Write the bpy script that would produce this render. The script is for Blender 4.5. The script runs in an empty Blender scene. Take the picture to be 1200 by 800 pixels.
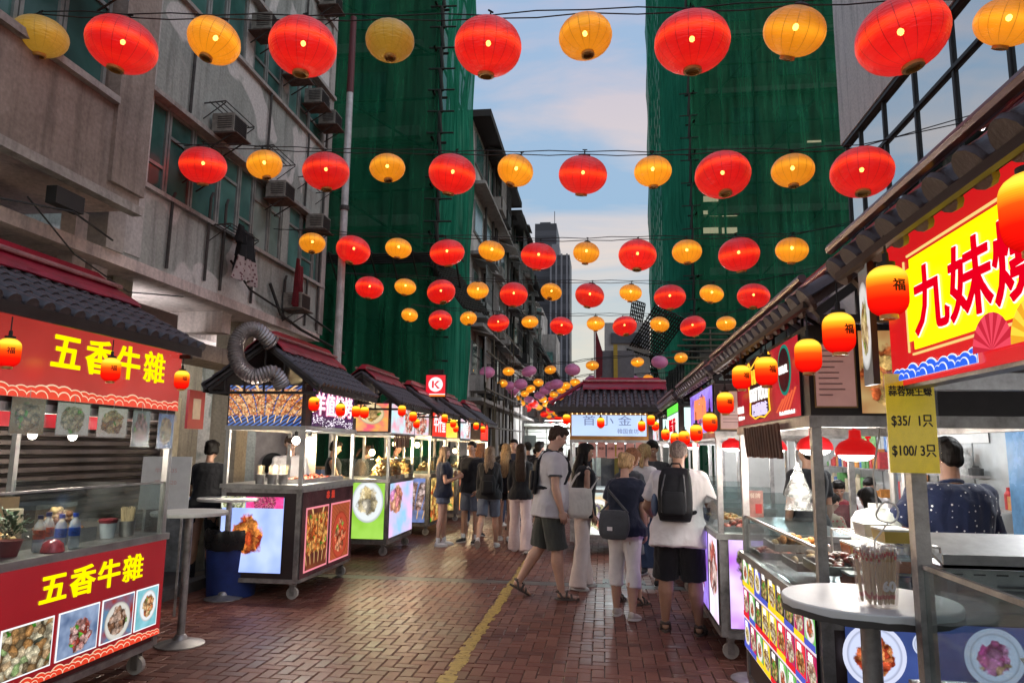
import bpy, bmesh, math, random
import numpy as np
from mathutils import Vector, Matrix, Euler
R = math.radians
PI = math.pi
S = bpy.context.scene
COL = S.collection
random.seed(7)

# ------------------------------------------------------------------ camera
CAMZ = 1.6
F = 840.0
YAW, PITCH, ROLL = 7.0, 8.5, 0.7
def cam_matrix(yaw, pitch, roll):
    return (Matrix.Rotation(R(yaw), 3, 'Z') @ Matrix.Rotation(R(90 + pitch), 3, 'X') @ Matrix.Rotation(R(roll), 3, 'Z'))
def project(m, p):
    v = m.transposed() @ (Vector(p) - Vector((0, 0, CAMZ)))
    return 600 + F * v.x / -v.z, 400 - F * v.y / -v.z
for _ in range(40):                       # street vanishing point sits at (707, 527) of 1200 x 800
    M3 = cam_matrix(YAW, PITCH, ROLL)
    u, v = project(M3, (0, 1e6, CAMZ))
    YAW += (707 - u) / F * 57.3 * 0.9
    PITCH += (527 - v) / F * 57.3 * 0.9
M3 = cam_matrix(YAW, PITCH, ROLL)
cam = bpy.data.cameras.new('camera')
cam.sensor_fit = 'HORIZONTAL'; cam.sensor_width = 36; cam.lens = F / 1200 * 36
cam.clip_start = 0.05; cam.clip_end = 4000
camo = bpy.data.objects.new('camera', cam); COL.objects.link(camo)
camo.matrix_world = Matrix.Translation((0, 0, CAMZ)) @ M3.to_4x4()
S.camera = camo
def ray(px, py):
    return M3 @ Vector(((px - 600) / F, (400 - py) / F, -1))
def PY(px, py, Y):
    d = ray(px, py); return Vector((0, 0, CAMZ)) + d * (Y / d.y)
def PXp(px, py, X):
    d = ray(px, py); return Vector((0, 0, CAMZ)) + d * (X / d.x)
def PG(px, py, Z=0.0):
    d = ray(px, py); return Vector((0, 0, CAMZ)) + d * ((Z - CAMZ) / d.z)

# ------------------------------------------------------------------ world and sun
SUN_EL, SUN_ROT = 42.0, 105.0
w = bpy.data.worlds.new('World'); S.world = w; w.use_nodes = True
nt = w.node_tree; nt.nodes.clear()
def N(t, **k):
    n = nt.nodes.new(t)
    for a, b in k.items(): setattr(n, a, b)
    return n
out = N('ShaderNodeOutputWorld'); bg = N('ShaderNodeBackground'); sky = N('ShaderNodeTexSky')
sky.sky_type = 'NISHITA'; sky.sun_disc = False; sky.sun_elevation = R(SUN_EL); sky.sun_rotation = R(SUN_ROT)
sky.air_density = 1.0; sky.dust_density = 1.2; sky.ozone_density = 3.5
tc = N('ShaderNodeTexCoord'); sep = N('ShaderNodeSeparateXYZ')
nt.links.new(tc.outputs['Generated'], sep.inputs[0])
# cloud layers: projected onto a high flat deck
mp = N('ShaderNodeMapping'); mp.inputs['Scale'].default_value = (1.2, 2.2, 5.0); mp.inputs['Rotation'].default_value = (0, 0.5, 0.3)
mp.inputs['Location'].default_value = (0.35, 0.1, 0.2)
nz = N('ShaderNodeTexNoise'); nz.inputs['Scale'].default_value = 2.3; nz.inputs['Detail'].default_value = 7; nz.inputs['Roughness'].default_value = 0.55
nz.inputs['Distortion'].default_value = 0.4
nt.links.new(tc.outputs['Generated'], mp.inputs[0]); nt.links.new(mp.outputs[0], nz.inputs['Vector'])
cr = N('ShaderNodeValToRGB'); cr.color_ramp.elements[0].position = 0.46; cr.color_ramp.elements[1].position = 0.68
cr.color_ramp.elements[0].color = (0, 0, 0, 1); cr.color_ramp.elements[1].color = (1, 1, 1, 1)
nt.links.new(nz.outputs['Fac'], cr.inputs[0])
# cloud colour by elevation: warm cream low, pinkish grey-white high
cc = N('ShaderNodeValToRGB')
e = cc.color_ramp.elements
e[0].position = 0.02; e[0].color = (7.6, 6.0, 4.3, 1)
e[1].position = 0.55; e[1].color = (4.4, 4.0, 4.8, 1)
m_ = e.new(0.22); m_.color = (7.2, 5.7, 4.5, 1)
nt.links.new(sep.outputs['Z'], cc.inputs[0])
tint = N('ShaderNodeValToRGB'); t = tint.color_ramp.elements
t[0].position = 0.0; t[0].color = (6.8, 6.0, 4.6, 1); t[1].position = 0.60; t[1].color = (2.8, 3.8, 5.4, 1)
q = t.new(0.14); q.color = (5.3, 5.3, 4.7, 1); q = t.new(0.30); q.color = (2.6, 3.9, 5.3, 1)
nt.links.new(sep.outputs['Z'], tint.inputs[0])
add = N('ShaderNodeMixRGB'); add.blend_type = 'MIX'; add.inputs['Fac'].default_value = 0.93
nt.links.new(sky.outputs[0], add.inputs['Color1']); nt.links.new(tint.outputs[0], add.inputs['Color2'])
mx = N('ShaderNodeMixRGB'); mul = N('ShaderNodeMath', operation='MULTIPLY'); mul.inputs[1].default_value = 0.8
nt.links.new(cr.outputs[0], mul.inputs[0]); nt.links.new(mul.outputs[0], mx.inputs['Fac'])
nt.links.new(add.outputs[0], mx.inputs['Color1']); nt.links.new(cc.outputs[0], mx.inputs['Color2'])
nt.links.new(mx.outputs[0], bg.inputs['Color']); bg.inputs['Strength'].default_value = 0.083
nt.links.new(bg.outputs[0], out.inputs['Surface'])
sun = bpy.data.lights.new('sun', 'SUN'); sun.energy = 0.52; sun.angle = R(55); sun.color = (1.0, 0.93, 0.88)
suno = bpy.data.objects.new('sun', sun); COL.objects.link(suno)
suno.rotation_euler = Euler((R(90 - SUN_EL), 0, R(180 - SUN_ROT)), 'XYZ'); suno.location = (0, 0, 40)
S.view_settings.view_transform = 'Standard'; S.view_settings.look = 'None'
S.view_settings.exposure = 0.74; S.view_settings.gamma = 1.0; S.view_settings.use_curve_mapping = False
S.cycles.max_bounces = 6; S.cycles.transparent_max_bounces = 12; S.cycles.diffuse_bounces = 3
S.cycles.glossy_bounces = 3; S.cycles.transmission_bounces = 4
S.cycles.sample_clamp_indirect = 3.0; S.cycles.use_denoising = True; S.cycles.caustics_reflective = False; S.cycles.caustics_refractive = False

# ------------------------------------------------------------------ object helpers
def tagset(o, label=None, cat=None, group=None, kind=None):
    if label: o['label'] = label
    if cat: o['category'] = cat
    if group: o['group'] = group
    if kind: o['kind'] = kind
    return o
def thing(name, label, cat, loc=(0, 0, 0), rz=0.0, group=None):
    o = bpy.data.objects.new(name, None); COL.objects.link(o); o.empty_display_size = 0.1
    o.location = loc; o.rotation_euler = (0, 0, rz)
    return tagset(o, label, cat, group)
def link(name, me, parent=None, loc=None):
    o = bpy.data.objects.new(name, me); COL.objects.link(o)
    if parent: o.parent = parent
    if loc: o.location = loc
    return o
def copy_tree(o, parent=None):
    c = o.copy(); COL.objects.link(c)
    if parent: c.parent = parent
    for ch in KIDS.get(o.name, []) or [x for x in o.children]:
        copy_tree(ch, c)
    return c
KIDS = {}

class MB:
    """collects shapes; build() links them as one mesh"""
    def __init__(s): s.v = []; s.f = []; s.m = []; s.uv = {}; s.mi = 0
    def add(s, vs, fs):
        b = len(s.v); s.v += [tuple(p) for p in vs]
        for f in fs: s.f.append(tuple(b + i for i in f)); s.m.append(s.mi)
        return s
    def mat(s, i): s.mi = i; return s
    def box(s, c, d, rz=0, rx=0, ry=0, taper=1.0):
        hx, hy, hz = d[0] / 2, d[1] / 2, d[2] / 2
        P = []
        for z, k in ((-hz, 1), (hz, taper)):
            P += [Vector((-hx * k, -hy * k, z)), Vector((hx * k, -hy * k, z)), Vector((hx * k, hy * k, z)), Vector((-hx * k, hy * k, z))]
        if rz or rx or ry:
            m = Euler((rx, ry, rz)).to_matrix(); P = [m @ p for p in P]
        C = Vector(c); P = [p + C for p in P]
        return s.add(P, [(3, 2, 1, 0), (4, 5, 6, 7), (0, 1, 5, 4), (1, 2, 6, 5), (2, 3, 7, 6), (3, 0, 4, 7)])
    def span(s, a, b):
        return s.box(((a[0] + b[0]) / 2, (a[1] + b[1]) / 2, (a[2] + b[2]) / 2), (abs(b[0] - a[0]), abs(b[1] - a[1]), abs(b[2] - a[2])))
    def cyl(s, a, b, r0, r1=None, n=10, caps=True):
        a = Vector(a); b = Vector(b); r1 = r0 if r1 is None else r1
        d = (b - a)
        if d.length < 1e-9: return s
        q = d.normalized().to_track_quat('Z', 'Y').to_matrix()
        P = []
        for c, r in ((a, r0), (b, r1)):
            for i in range(n):
                t = 2 * PI * i / n; P.append(c + q @ Vector((r * math.cos(t), r * math.sin(t), 0)))
        fs = [(i, (i + 1) % n, n + (i + 1) % n, n + i) for i in range(n)]
        if caps: fs += [tuple(range(n - 1, -1, -1)), tuple(range(n, 2 * n))]
        return s.add(P, fs)
    def bar(s, a, b, wd, ht=None):
        """rectangular bar between two points"""
        a = Vector(a); b = Vector(b); ht = ht or wd; d = b - a; L = d.length
        if L < 1e-6: return s
        d.normalize()
        up = Vector((0, 0, 1)) if abs(d.z) < 0.95 else Vector((0, 1, 0))
        x = d.cross(up).normalized() * wd / 2; y = x.cross(d).normalized() * ht / 2
        P = [a - x - y, a + x - y, a + x + y, a - x + y, b - x - y, b + x - y, b + x + y, b - x + y]
        return s.add(P, [(3, 2, 1, 0), (4, 5, 6, 7), (0, 1, 5, 4), (1, 2, 6, 5), (2, 3, 7, 6), (3, 0, 4, 7)])
    def lathe(s, prof, c=(0, 0, 0), n=20, axis=None, sx=1, sy=1):
        P = []; fs = []; C = Vector(c)
        q = axis if axis is not None else Matrix.Identity(3)
        for r, z in prof:
            for i in range(n):
                t = 2 * PI * i / n; P.append(C + q @ Vector((r * sx * math.cos(t), r * sy * math.sin(t), z)))
        k = len(prof)
        for j in range(k - 1):
            for i in range(n): fs.append((j * n + i, j * n + (i + 1) % n, (j + 1) * n + (i + 1) % n, (j + 1) * n + i))
        if prof[0][0] > 1e-5: fs.append(tuple(range(n - 1, -1, -1)))
        if prof[-1][0] > 1e-5: fs.append(tuple((k - 1) * n + i for i in range(n)))
        return s.add(P, fs)
    def ell(s, c, r, n=12, k=8, rot=None):
        prof = [(math.sin(PI * j / k), -math.cos(PI * j / k)) for j in range(k + 1)]
        P = []; fs = []; C = Vector(c); q = rot or Matrix.Identity(3)
        for a, z in prof:
            for i in range(n):
                t = 2 * PI * i / n; P.append(C + q @ Vector((a * math.cos(t) * r[0], a * math.sin(t) * r[1], z * r[2])))
        for j in range(k):
            for i in range(n): fs.append((j * n + i, j * n + (i + 1) % n, (j + 1) * n + (i + 1) % n, (j + 1) * n + i))
        return s.add(P, fs)
    def tube(s, pts, r, n=6):
        pts = [Vector(p) for p in pts]; rs = r if isinstance(r, (list, tuple)) else [r] * len(pts)
        P = []; fs = []; up = None
        for i, p in enumerate(pts):
            d = (pts[min(i + 1, len(pts) - 1)] - pts[max(i - 1, 0)]).normalized()
            if up is None: up = Vector((0, 0, 1)) if abs(d.z) < 0.9 else Vector((1, 0, 0))
            x = d.cross(up).normalized(); y = x.cross(d).normalized(); up = y
            for j in range(n):
                t = 2 * PI * j / n; P.append(p + (x * math.cos(t) + y * math.sin(t)) * rs[i])
        for i in range(len(pts) - 1):
            for j in range(n): fs.append((i * n + j, i * n + (j + 1) % n, (i + 1) * n + (j + 1) % n, (i + 1) * n + j))
        fs += [tuple(range(n)), tuple((len(pts) - 1) * n + j for j in range(n - 1, -1, -1))]
        return s.add(P, fs)
    def loft(s, rings, cap=True):
        n = len(rings[0]); P = [p for r in rings for p in r]; fs = []
        for j in range(len(rings) - 1):
            for i in range(n): fs.append((j * n + i, j * n + (i + 1) % n, (j + 1) * n + (i + 1) % n, (j + 1) * n + i))
        if cap: fs += [tuple(range(n - 1, -1, -1)), tuple((len(rings) - 1) * n + i for i in range(n))]
        return s.add(P, fs)
    def prism(s, pts, d):
        """polygon pts (3-D, planar) extruded by vector d"""
        n = len(pts); D = Vector(d); A = [Vector(p) for p in pts]; P = A + [p + D for p in A]
        return s.add(P, [tuple(range(n - 1, -1, -1)), tuple(range(n, 2 * n))] + [(i, (i + 1) % n, n + (i + 1) % n, n + i) for i in range(n)])
    def mesh(s, name, mats, smooth=False, fix=True):
        me = bpy.data.meshes.new(name); me.from_pydata(s.v, [], s.f)
        for m in (mats if isinstance(mats, (list, tuple)) else [mats]): me.materials.append(m)
        if len(me.materials) > 1: me.polygons.foreach_set('material_index', s.m)
        if fix:
            bm = bmesh.new(); bm.from_mesh(me)
            bmesh.ops.recalc_face_normals(bm, faces=bm.faces); bm.to_mesh(me); bm.free()
        if smooth:
            me.polygons.foreach_set('use_smooth', [True] * len(me.polygons))
            try: me.set_sharp_from_angle(angle=R(smooth if smooth is not True else 50))
            except Exception: pass
        me.update(); return me
    def build(s, name, mats, parent=None, smooth=False, loc=None):
        return link(name, s.mesh(name, mats, smooth), parent, loc)

# ------------------------------------------------------------------ materials
MATS = {}
ES = 0.76                                  # the lit panels against the camera exposure
def newmat(name):
    m = bpy.data.materials.new(name); m.use_nodes = True; m.node_tree.nodes.clear(); return m
class NT:
    def __init__(s, m): s.t = m.node_tree
    def n(s, t, ins=None, **k):
        x = s.t.nodes.new(t)
        for a, b in k.items(): setattr(x, a, b)
        for a, b in (ins or {}).items():
            if isinstance(b, bpy.types.NodeSocket): s.t.links.new(b, x.inputs[a])
            else: x.inputs[a].default_value = b
        return x
    def l(s, a, b): s.t.links.new(a, b)
    def math(s, op, a, b=0.0, c=None):
        x = s.n('ShaderNodeMath', {0: a, 1: b}, operation=op)
        if c is not None:
            if isinstance(c, bpy.types.NodeSocket): s.l(c, x.inputs[2])
            else: x.inputs[2].default_value = c
        return x.outputs[0]
    def ramp(s, fac, stops, interp='LINEAR'):
        x = s.n('ShaderNodeValToRGB', {0: fac}); x.color_ramp.interpolation = interp
        e = x.color_ramp.elements
        e[0].position = stops[0][0]; e[0].color = col4(stops[0][1]); e[1].position = stops[-1][0]; e[1].color = col4(stops[-1][1])
        for p, c in stops[1:-1]:
            q = e.new(p); q.color = col4(c)
        return x.outputs[0]
    def mix(s, f, a, b, bt='MIX'):
        return s.n('ShaderNodeMixRGB', {0: f, 1: a if isinstance(a, bpy.types.NodeSocket) else col4(a), 2: b if isinstance(b, bpy.types.NodeSocket) else col4(b)}, blend_type=bt).outputs[0]
def col4(c):
    if isinstance(c, (int, float)): return (c, c, c, 1)
    return (c[0], c[1], c[2], 1) if len(c) == 3 else tuple(c)
def hexc(h):
    h = h.lstrip('#'); r = [int(h[i:i + 2], 16) / 255 for i in (0, 2, 4)]
    return tuple(x / 12.92 if x <= 0.04045 else ((x + 0.055) / 1.055) ** 2.4 for x in r)
def surf(name, col, rough=0.6, metal=0.0, var=0.12, vscale=8.0, bump=0.0, bscale=60.0, emit=None, es=0.0, spec=0.5, alpha=1.0, obj=False):
    """plain surface with mottled colour and a little relief"""
    if name in MATS: return MATS[name]
    m = newmat(name); t = NT(m)
    o = t.n('ShaderNodeOutputMaterial'); b = t.n('ShaderNodeBsdfPrincipled', {'Roughness': rough, 'Metallic': metal, 'Specular IOR Level': spec})
    if isinstance(col, str): col = hexc(col)
    co = t.n('ShaderNodeTexCoord').outputs['Object']
    if var:
        nz = t.n('ShaderNodeTexNoise', {'Vector': co, 'Scale': vscale, 'Detail': 5.0, 'Roughness': 0.65})
        f = t.ramp(nz.outputs['Fac'], [(0.3, 1 - var * 1.6), (0.7, 1 + var)])
        c = t.mix(1.0, col, f, 'MULTIPLY'); t.l(c, b.inputs['Base Color'])
        rr = t.n('ShaderNodeMapRange', {'Value': nz.outputs['Fac'], 'To Min': max(0.03, rough - 0.12), 'To Max': min(1, rough + 0.12)})
        t.l(rr.outputs[0], b.inputs['Roughness'])
    else: b.inputs['Base Color'].default_value = col4(col)
    if bump:
        n2 = t.n('ShaderNodeTexNoise', {'Vector': co, 'Scale': bscale, 'Detail': 3.0})
        bp = t.n('ShaderNodeBump', {'Strength': bump, 'Distance': 0.01, 'Height': n2.outputs['Fac']}); t.l(bp.outputs[0], b.inputs['Normal'])
    if es: b.inputs['Emission Color'].default_value = col4(emit or col); b.inputs['Emission Strength'].default_value = es
    if alpha < 1: b.inputs['Alpha'].default_value = alpha
    t.l(b.outputs[0], o.inputs[0]); MATS[name] = m; return m
def glow(name, col, s=1.0):
    if name in MATS: return MATS[name]
    if isinstance(col, str): col = hexc(col)
    m = newmat(name); t = NT(m)
    o = t.n('ShaderNodeOutputMaterial'); e = t.n('ShaderNodeEmission', {'Color': col4(col), 'Strength': s * ES}); t.l(e.outputs[0], o.inputs[0])
    MATS[name] = m; return m
def glass(name='window_glass', tint=(0.8, 0.85, 0.85), tr=0.82, rough=0.06):
    if name in MATS: return MATS[name]
    m = newmat(name); t = NT(m)
    o = t.n('ShaderNodeOutputMaterial'); g = t.n('ShaderNodeBsdfGlossy', {'Color': (0.9, 0.9, 0.9, 1), 'Roughness': rough}); tp = t.n('ShaderNodeBsdfTransparent', {'Color': col4(tint)})
    fr = t.math('ADD', 0.035, t.math('MULTIPLY', t.math('POWER', t.n('ShaderNodeLayerWeight', {0: 0.5}).outputs['Facing'], 4.0), 0.7)); co = t.n('ShaderNodeTexCoord').outputs['Object']
    nz = t.n('ShaderNodeTexNoise', {'Vector': co, 'Scale': 3.0, 'Detail': 6.0, 'Roughness': 0.7})
    sm = t.ramp(nz.outputs['Fac'], [(0.45, 0.0), (0.75, 0.30)])          # smears and grease on the pane
    d = t.n('ShaderNodeBsdfDiffuse', {'Color': (0.6, 0.6, 0.58, 1)})
    a = t.n('ShaderNodeMixShader', {0: t.math('MULTIPLY', sm, 0.35), 1: tp.outputs[0], 2: d.outputs[0]})
    b = t.n('ShaderNodeMixShader', {0: fr, 1: a.outputs[0], 2: g.outputs[0]})
    t.l(b.outputs[0], o.inputs[0]); MATS[name] = m; return m
STEEL = surf('steel', (0.42, 0.41, 0.40), 0.38, 0.9, 0.18, 6, 0.05, 90)
STEEL_D = surf('worn_steel', (0.36, 0.34, 0.33), 0.42, 0.75, 0.3, 9, 0.1, 90)
DARK = surf('dark_frame', (0.035, 0.028, 0.028), 0.5, 0.2, 0.2)
BROWN = surf('brown_trim', (0.07, 0.045, 0.045), 0.5, 0.2, 0.25)
BLACK = surf('black_rubber', (0.015, 0.015, 0.016), 0.7, 0, 0.2)
WIRE = surf('black_wire', (0.02, 0.02, 0.02), 0.7, 0, 0)
WHITE = surf('white_plastic', (0.72, 0.70, 0.66), 0.45, 0, 0.08)
GLASS = glass()

def rot_to(d):
    return Vector(d).normalized().to_track_quat('Z', 'Y').to_matrix()
def text_mesh(body, size, mat, depth=0.006, offset=0.0, name='lettering', parent=None, mtx=None, align='CENTER', xs=1.0, res=3):
    """lettering as a real raised mesh; mtx maps text plane (x right, y up, z out) to parent space"""
    cu = bpy.data.curves.new('t', 'FONT'); cu.body = body; cu.size = size; cu.extrude = depth / 2; safe = min(offset, 0.008 * size); cu.offset = safe
    cu.align_x = align; cu.align_y = 'CENTER'; cu.resolution_u = res
    o = bpy.data.objects.new('t', cu); COL.objects.link(o)
    dg = bpy.context.evaluated_depsgraph_get(); me = bpy.data.meshes.new_from_object(o.evaluated_get(dg))
    bpy.data.objects.remove(o); bpy.data.curves.remove(cu)
    if offset > safe + 1e-5:                                   # heavier strokes: the glyph repeated a hair apart all round
        bm = bmesh.new(); tmp = me.copy(); prev = Vector((0, 0, 0))
        for k in range(10):
            d = Vector((math.cos(k * PI / 5), math.sin(k * PI / 5), 0)) * (offset - safe) + Vector((0, 0, 0.00008 * k)); tmp.transform(Matrix.Translation(d - prev)); prev = d; bm.from_mesh(tmp)
        bm.to_mesh(me); bm.free(); bpy.data.meshes.remove(tmp)
    if xs != 1.0: me.transform(Matrix.Diagonal((xs, 1, 1, 1)))
    if mtx is not None: me.transform(mtx)
    me.name = name; me.materials.clear(); me.materials.append(mat)
    return link(name, me, parent)
def frame_mtx(o, x, up):
    """4x4 whose x axis is x, y axis is up, z their cross product, origin o"""
    x = Vector(x).normalized(); y = Vector(up).normalized(); z = x.cross(y)
    m = Matrix((x, y, z)).transposed().to_4x4(); m.translation = Vector(o); return m
def panel(name, o, x, up, wd, ht, mat, parent, th=0.02, side=None):
    """flat board centred on o with UV 0..1 on its front (front normal = x cross up)"""
    x = Vector(x).normalized(); y = Vector(up).normalized(); z = x.cross(y); o = Vector(o)
    c = [o - x * wd / 2 - y * ht / 2, o + x * wd / 2 - y * ht / 2, o + x * wd / 2 + y * ht / 2, o - x * wd / 2 + y * ht / 2]
    P = c + [p - z * th for p in c]
    me = bpy.data.meshes.new(name)
    me.from_pydata([tuple(p) for p in P], [], [(0, 1, 2, 3), (7, 6, 5, 4), (4, 5, 1, 0), (5, 6, 2, 1), (6, 7, 3, 2), (7, 4, 0, 3)])
    me.materials.append(mat); me.materials.append(side or DARK)
    for p in me.polygons: p.material_index = 0 if p.index == 0 else 1
    uv = me.uv_layers.new(name='UVMap'); cs = [(0, 0), (1, 0), (1, 1), (0, 1)]
    for p in me.polygons:
        for k, li in enumerate(p.loop_indices): uv.data[li].uv = cs[k]
    me.update(); return link(name, me, parent)
# ================================================================== ground, bricks, kerb, line
def mat_brick():
    m = newmat('paving_brick'); t = NT(m)
    o = t.n('ShaderNodeOutputMaterial'); b = t.n('ShaderNodeBsdfPrincipled', {'Specular IOR Level': 0.32})
    g = t.n('ShaderNodeNewGeometry'); pos = g.outputs['Position']
    big = t.n('ShaderNodeTexNoise', {'Vector': pos, 'Scale': 0.7, 'Detail': 4.0}).outputs['Fac']
    fine = t.n('ShaderNodeTexNoise', {'Vector': pos, 'Scale': 45.0, 'Detail': 6.0, 'Roughness': 0.7}).outputs['Fac']
    oi = t.n('ShaderNodeObjectInfo')
    rnd = t.math('FRACT', t.math('ADD', g.outputs['Random Per Island'], oi.outputs['Random']))
    c = t.ramp(rnd, [(0.0, (0.10, 0.034, 0.024)), (0.35, (0.145, 0.050, 0.034)), (0.7, (0.168, 0.062, 0.042)), (1.0, (0.19, 0.080, 0.056))])
    c = t.mix(1.0, c, t.ramp(big, [(0.3, 0.7), (0.7, 1.1)]), 'MULTIPLY'); c = t.mix(1.0, c, t.ramp(fine, [(0.3, 0.78), (0.75, 1.18)]), 'MULTIPLY')
    spots = t.n('ShaderNodeTexVoronoi', {'Vector': pos, 'Scale': 5.5}).outputs['Distance']      # trodden gum
    c = t.mix(t.ramp(spots, [(0.035, 0.55), (0.06, 0.0)]), c, (0.04, 0.032, 0.03))
    t.l(c, b.inputs['Base Color'])
    r = t.n('ShaderNodeMapRange', {'Value': big, 'From Min': 0.3, 'From Max': 0.7, 'To Min': 0.36, 'To Max': 0.56}).outputs[0]
    r = t.math('ADD', r, t.math('MULTIPLY', t.math('SUBTRACT', rnd, 0.5), 0.12)); t.l(r, b.inputs['Roughness'])
    bp = t.n('ShaderNodeBump', {'Strength': 0.35, 'Distance': 0.004, 'Height': fine}); t.l(bp.outputs[0], b.inputs['Normal'])
    t.l(b.outputs[0], o.inputs[0]); return m
BRICK = mat_brick()
JOINT = surf('joint_sand', (0.03, 0.022, 0.02), 0.85, 0, 0.3, 12)
g = MB().add([(-400, -60, -0.012), (400, -60, -0.012), (400, 900, -0.012), (-400, 900, -0.012)], [(0, 1, 2, 3)]).build('ground', JOINT)
tagset(g, 'dark ground below the brick paving', kind='structure')
def mat_far_brick():
    m = newmat('far_paving'); t = NT(m)
    o = t.n('ShaderNodeOutputMaterial'); b = t.n('ShaderNodeBsdfPrincipled', {'Roughness': 0.42})
    pos = t.n('ShaderNodeNewGeometry').outputs['Position']
    bt = t.n('ShaderNodeTexBrick', {'Vector': pos, 'Color1': (0.13, 0.055, 0.042, 1), 'Color2': (0.17, 0.08, 0.06, 1), 'Mortar': (0.03, 0.022, 0.02, 1), 'Scale': 1.0, 'Mortar Size': 0.006, 'Brick Width': 0.2, 'Row Height': 0.1})
    t.l(bt.outputs[0], b.inputs['Base Color']); t.l(b.outputs[0], o.inputs[0]); return m
FARB = mat_far_brick()
YB = 17.0
p = MB().add([(-30, YB, 0), (30, YB, 0), (30, 120, 0), (-30, 120, 0)], [(0, 1, 2, 3)]).build('paving', FARB); tagset(p, 'distant brick paving', kind='structure')
pave = thing('pavement', 'reddish brown herringbone brick paving of the market street', None); pave['kind'] = 'structure'
def brick_geo(mb, x0, y0, sx, sy, dz=0, tilt=(0, 0)):
    g_ = 0.0035; b_ = 0.004
    x0 += g_; y0 += g_; x1 = x0 + sx - 2 * g_; y1 = y0 + sy - 2 * g_; zt = dz; zs = dz - b_; zb = -0.012
    cx, cy = (x0 + x1) / 2, (y0 + y1) / 2
    def T(x, y, z): return (x, y, z + (x - cx) * tilt[0] + (y - cy) * tilt[1])
    P = [(x0, y0, zb), (x1, y0, zb), (x1, y1, zb), (x0, y1, zb), T(x0, y0, zs), T(x1, y0, zs), T(x1, y1, zs), T(x0, y1, zs),
         T(x0 + b_, y0 + b_, zt), T(x1 - b_, y0 + b_, zt), T(x1 - b_, y1 - b_, zt), T(x0 + b_, y1 - b_, zt)]
    mb.add(P, [(8, 9, 10, 11)] + [(i, (i + 1) % 4, 4 + (i + 1) % 4, 4 + i) for i in range(4)] + [(4 + i, 4 + (i + 1) % 4, 8 + (i + 1) % 4, 8 + i) for i in range(4)])
U = 0.097
cells = []
BAND = (8.86, 9.10)
for i in range(-72, 61):
    for j in range(30, int(YB / U)):
        c = (i - j) % 4
        if c == 0: sx, sy = 2 * U, U
        elif c == 3: sx, sy = U, 2 * U
        else: continue
        x, y = i * U, j * U
        if y + sy > BAND[0] - 0.01 and y < BAND[1] + 0.01: 
            if y < BAND[0] - 0.01: sy = BAND[0] - y
            elif y + sy > BAND[1] and y >= BAND[1] - 0.08: sy = y + sy - BAND[1]; y = BAND[1]
            else: continue
            if sy < 0.03: continue
        cells.append((x, y, sx, sy))
vis = []
for c in cells:
    u_, v_ = project(M3, (c[0] + c[2] / 2, c[1] + c[3] / 2, 0)); 
    if c[1] < 9 and 190 < u_ < 880 and v_ < 806: vis.append((c[1] - (0.0 if 330 < u_ < 860 else 3), c))
vis.sort(key=lambda a: a[0]); vis = [c for a, c in vis if a > 0][:290]; vset = set(vis)
big = MB(); rb = random.Random(3)
for c in cells:
    t_ = (rb.gauss(0, 0.004), rb.gauss(0, 0.004)); dz = rb.gauss(0, 0.0007)
    if c in vset:
        mb = MB(); brick_geo(mb, -c[2] / 2, -c[3] / 2, c[2], c[3], dz, t_)
        me = mb.mesh('brick', BRICK, fix=False); link('brick', me, pave, (c[0] + c[2] / 2, c[1] + c[3] / 2, 0))
    else: brick_geo(big, c[0], c[1], c[2], c[3], dz, t_)
me = big.mesh('bricks_beyond', BRICK, fix=False); tagset(link('bricks_beyond', me, pave), kind='stuff')
CONC = surf('channel_concrete', (0.085, 0.072, 0.064), 0.55, 0, 0.35, 5, 0.3, 80)
MB().span((-4.5, BAND[0] + 0.006, -0.012), (6.5, BAND[1] - 0.006, -0.001)).build('channel_slab', CONC, pave)
IRON = surf('cast_iron', (0.05, 0.045, 0.04), 0.45, 0.6, 0.3, 20)
gr = MB()
gx, gy = -0.02, 9.12
gr.span((gx, gy, -0.004), (gx + 0.52, gy + 0.28, 0.003))
for i in range(12): gr.span((gx + 0.03 + i * 0.04, gy + 0.03, 0.003), (gx + 0.05 + i * 0.04, gy + 0.25, 0.009))
tagset(gr.build('drain_grate', IRON), 'small iron drain grate in the brick paving beyond the dark channel', 'drain grate')
# yellow line: paint over the bricks with ragged edges
def mat_line():
    m = newmat('worn_yellow_paint'); t = NT(m)
    o = t.n('ShaderNodeOutputMaterial'); b = t.n('ShaderNodeBsdfPrincipled', {'Roughness': 0.5})
    pos = t.n('ShaderNodeNewGeometry').outputs['Position']
    nz = t.n('ShaderNodeTexNoise', {'Vector': pos, 'Scale': 14.0, 'Detail': 6.0, 'Roughness': 0.7}).outputs['Fac']
    c = t.ramp(nz, [(0.3, (0.22, 0.14, 0.03)), (0.6, (0.42, 0.28, 0.055))])
    n2 = t.n('ShaderNodeTexNoise', {'Vector': pos, 'Scale': 30.0, 'Detail': 4.0}).outputs['Fac']
    a = t.ramp(n2, [(0.30, 0.0), (0.40, 1.0)]); t.l(c, b.inputs['Base Color']); t.l(a, b.inputs['Alpha']); t.l(b.outputs[0], o.inputs[0]); return m
ln = MB(); Pv = []; Fv = []; yy = 3.2; k = 0; rl = random.Random(5)
while yy < 40:
    st = rl.choice([0.06, 0.105, 0.105]); 
    a_ = -1.145 + rl.uniform(-0.018, 0.018); b_ = -1.045 + rl.uniform(-0.02, 0.02); base = len(Pv)
    Pv += [(a_, yy, 0.0045), (b_, yy, 0.0045), (b_ + rl.uniform(-.006, .006), yy + st - 0.003, 0.0045), (a_, yy + st - 0.003, 0.0045)]; Fv.append((base, base + 1, base + 2, base + 3)); yy += st
tagset(ln.add(Pv, Fv).build('road_line', mat_line()), 'worn yellow painted line along the paving', kind='structure')
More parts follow.
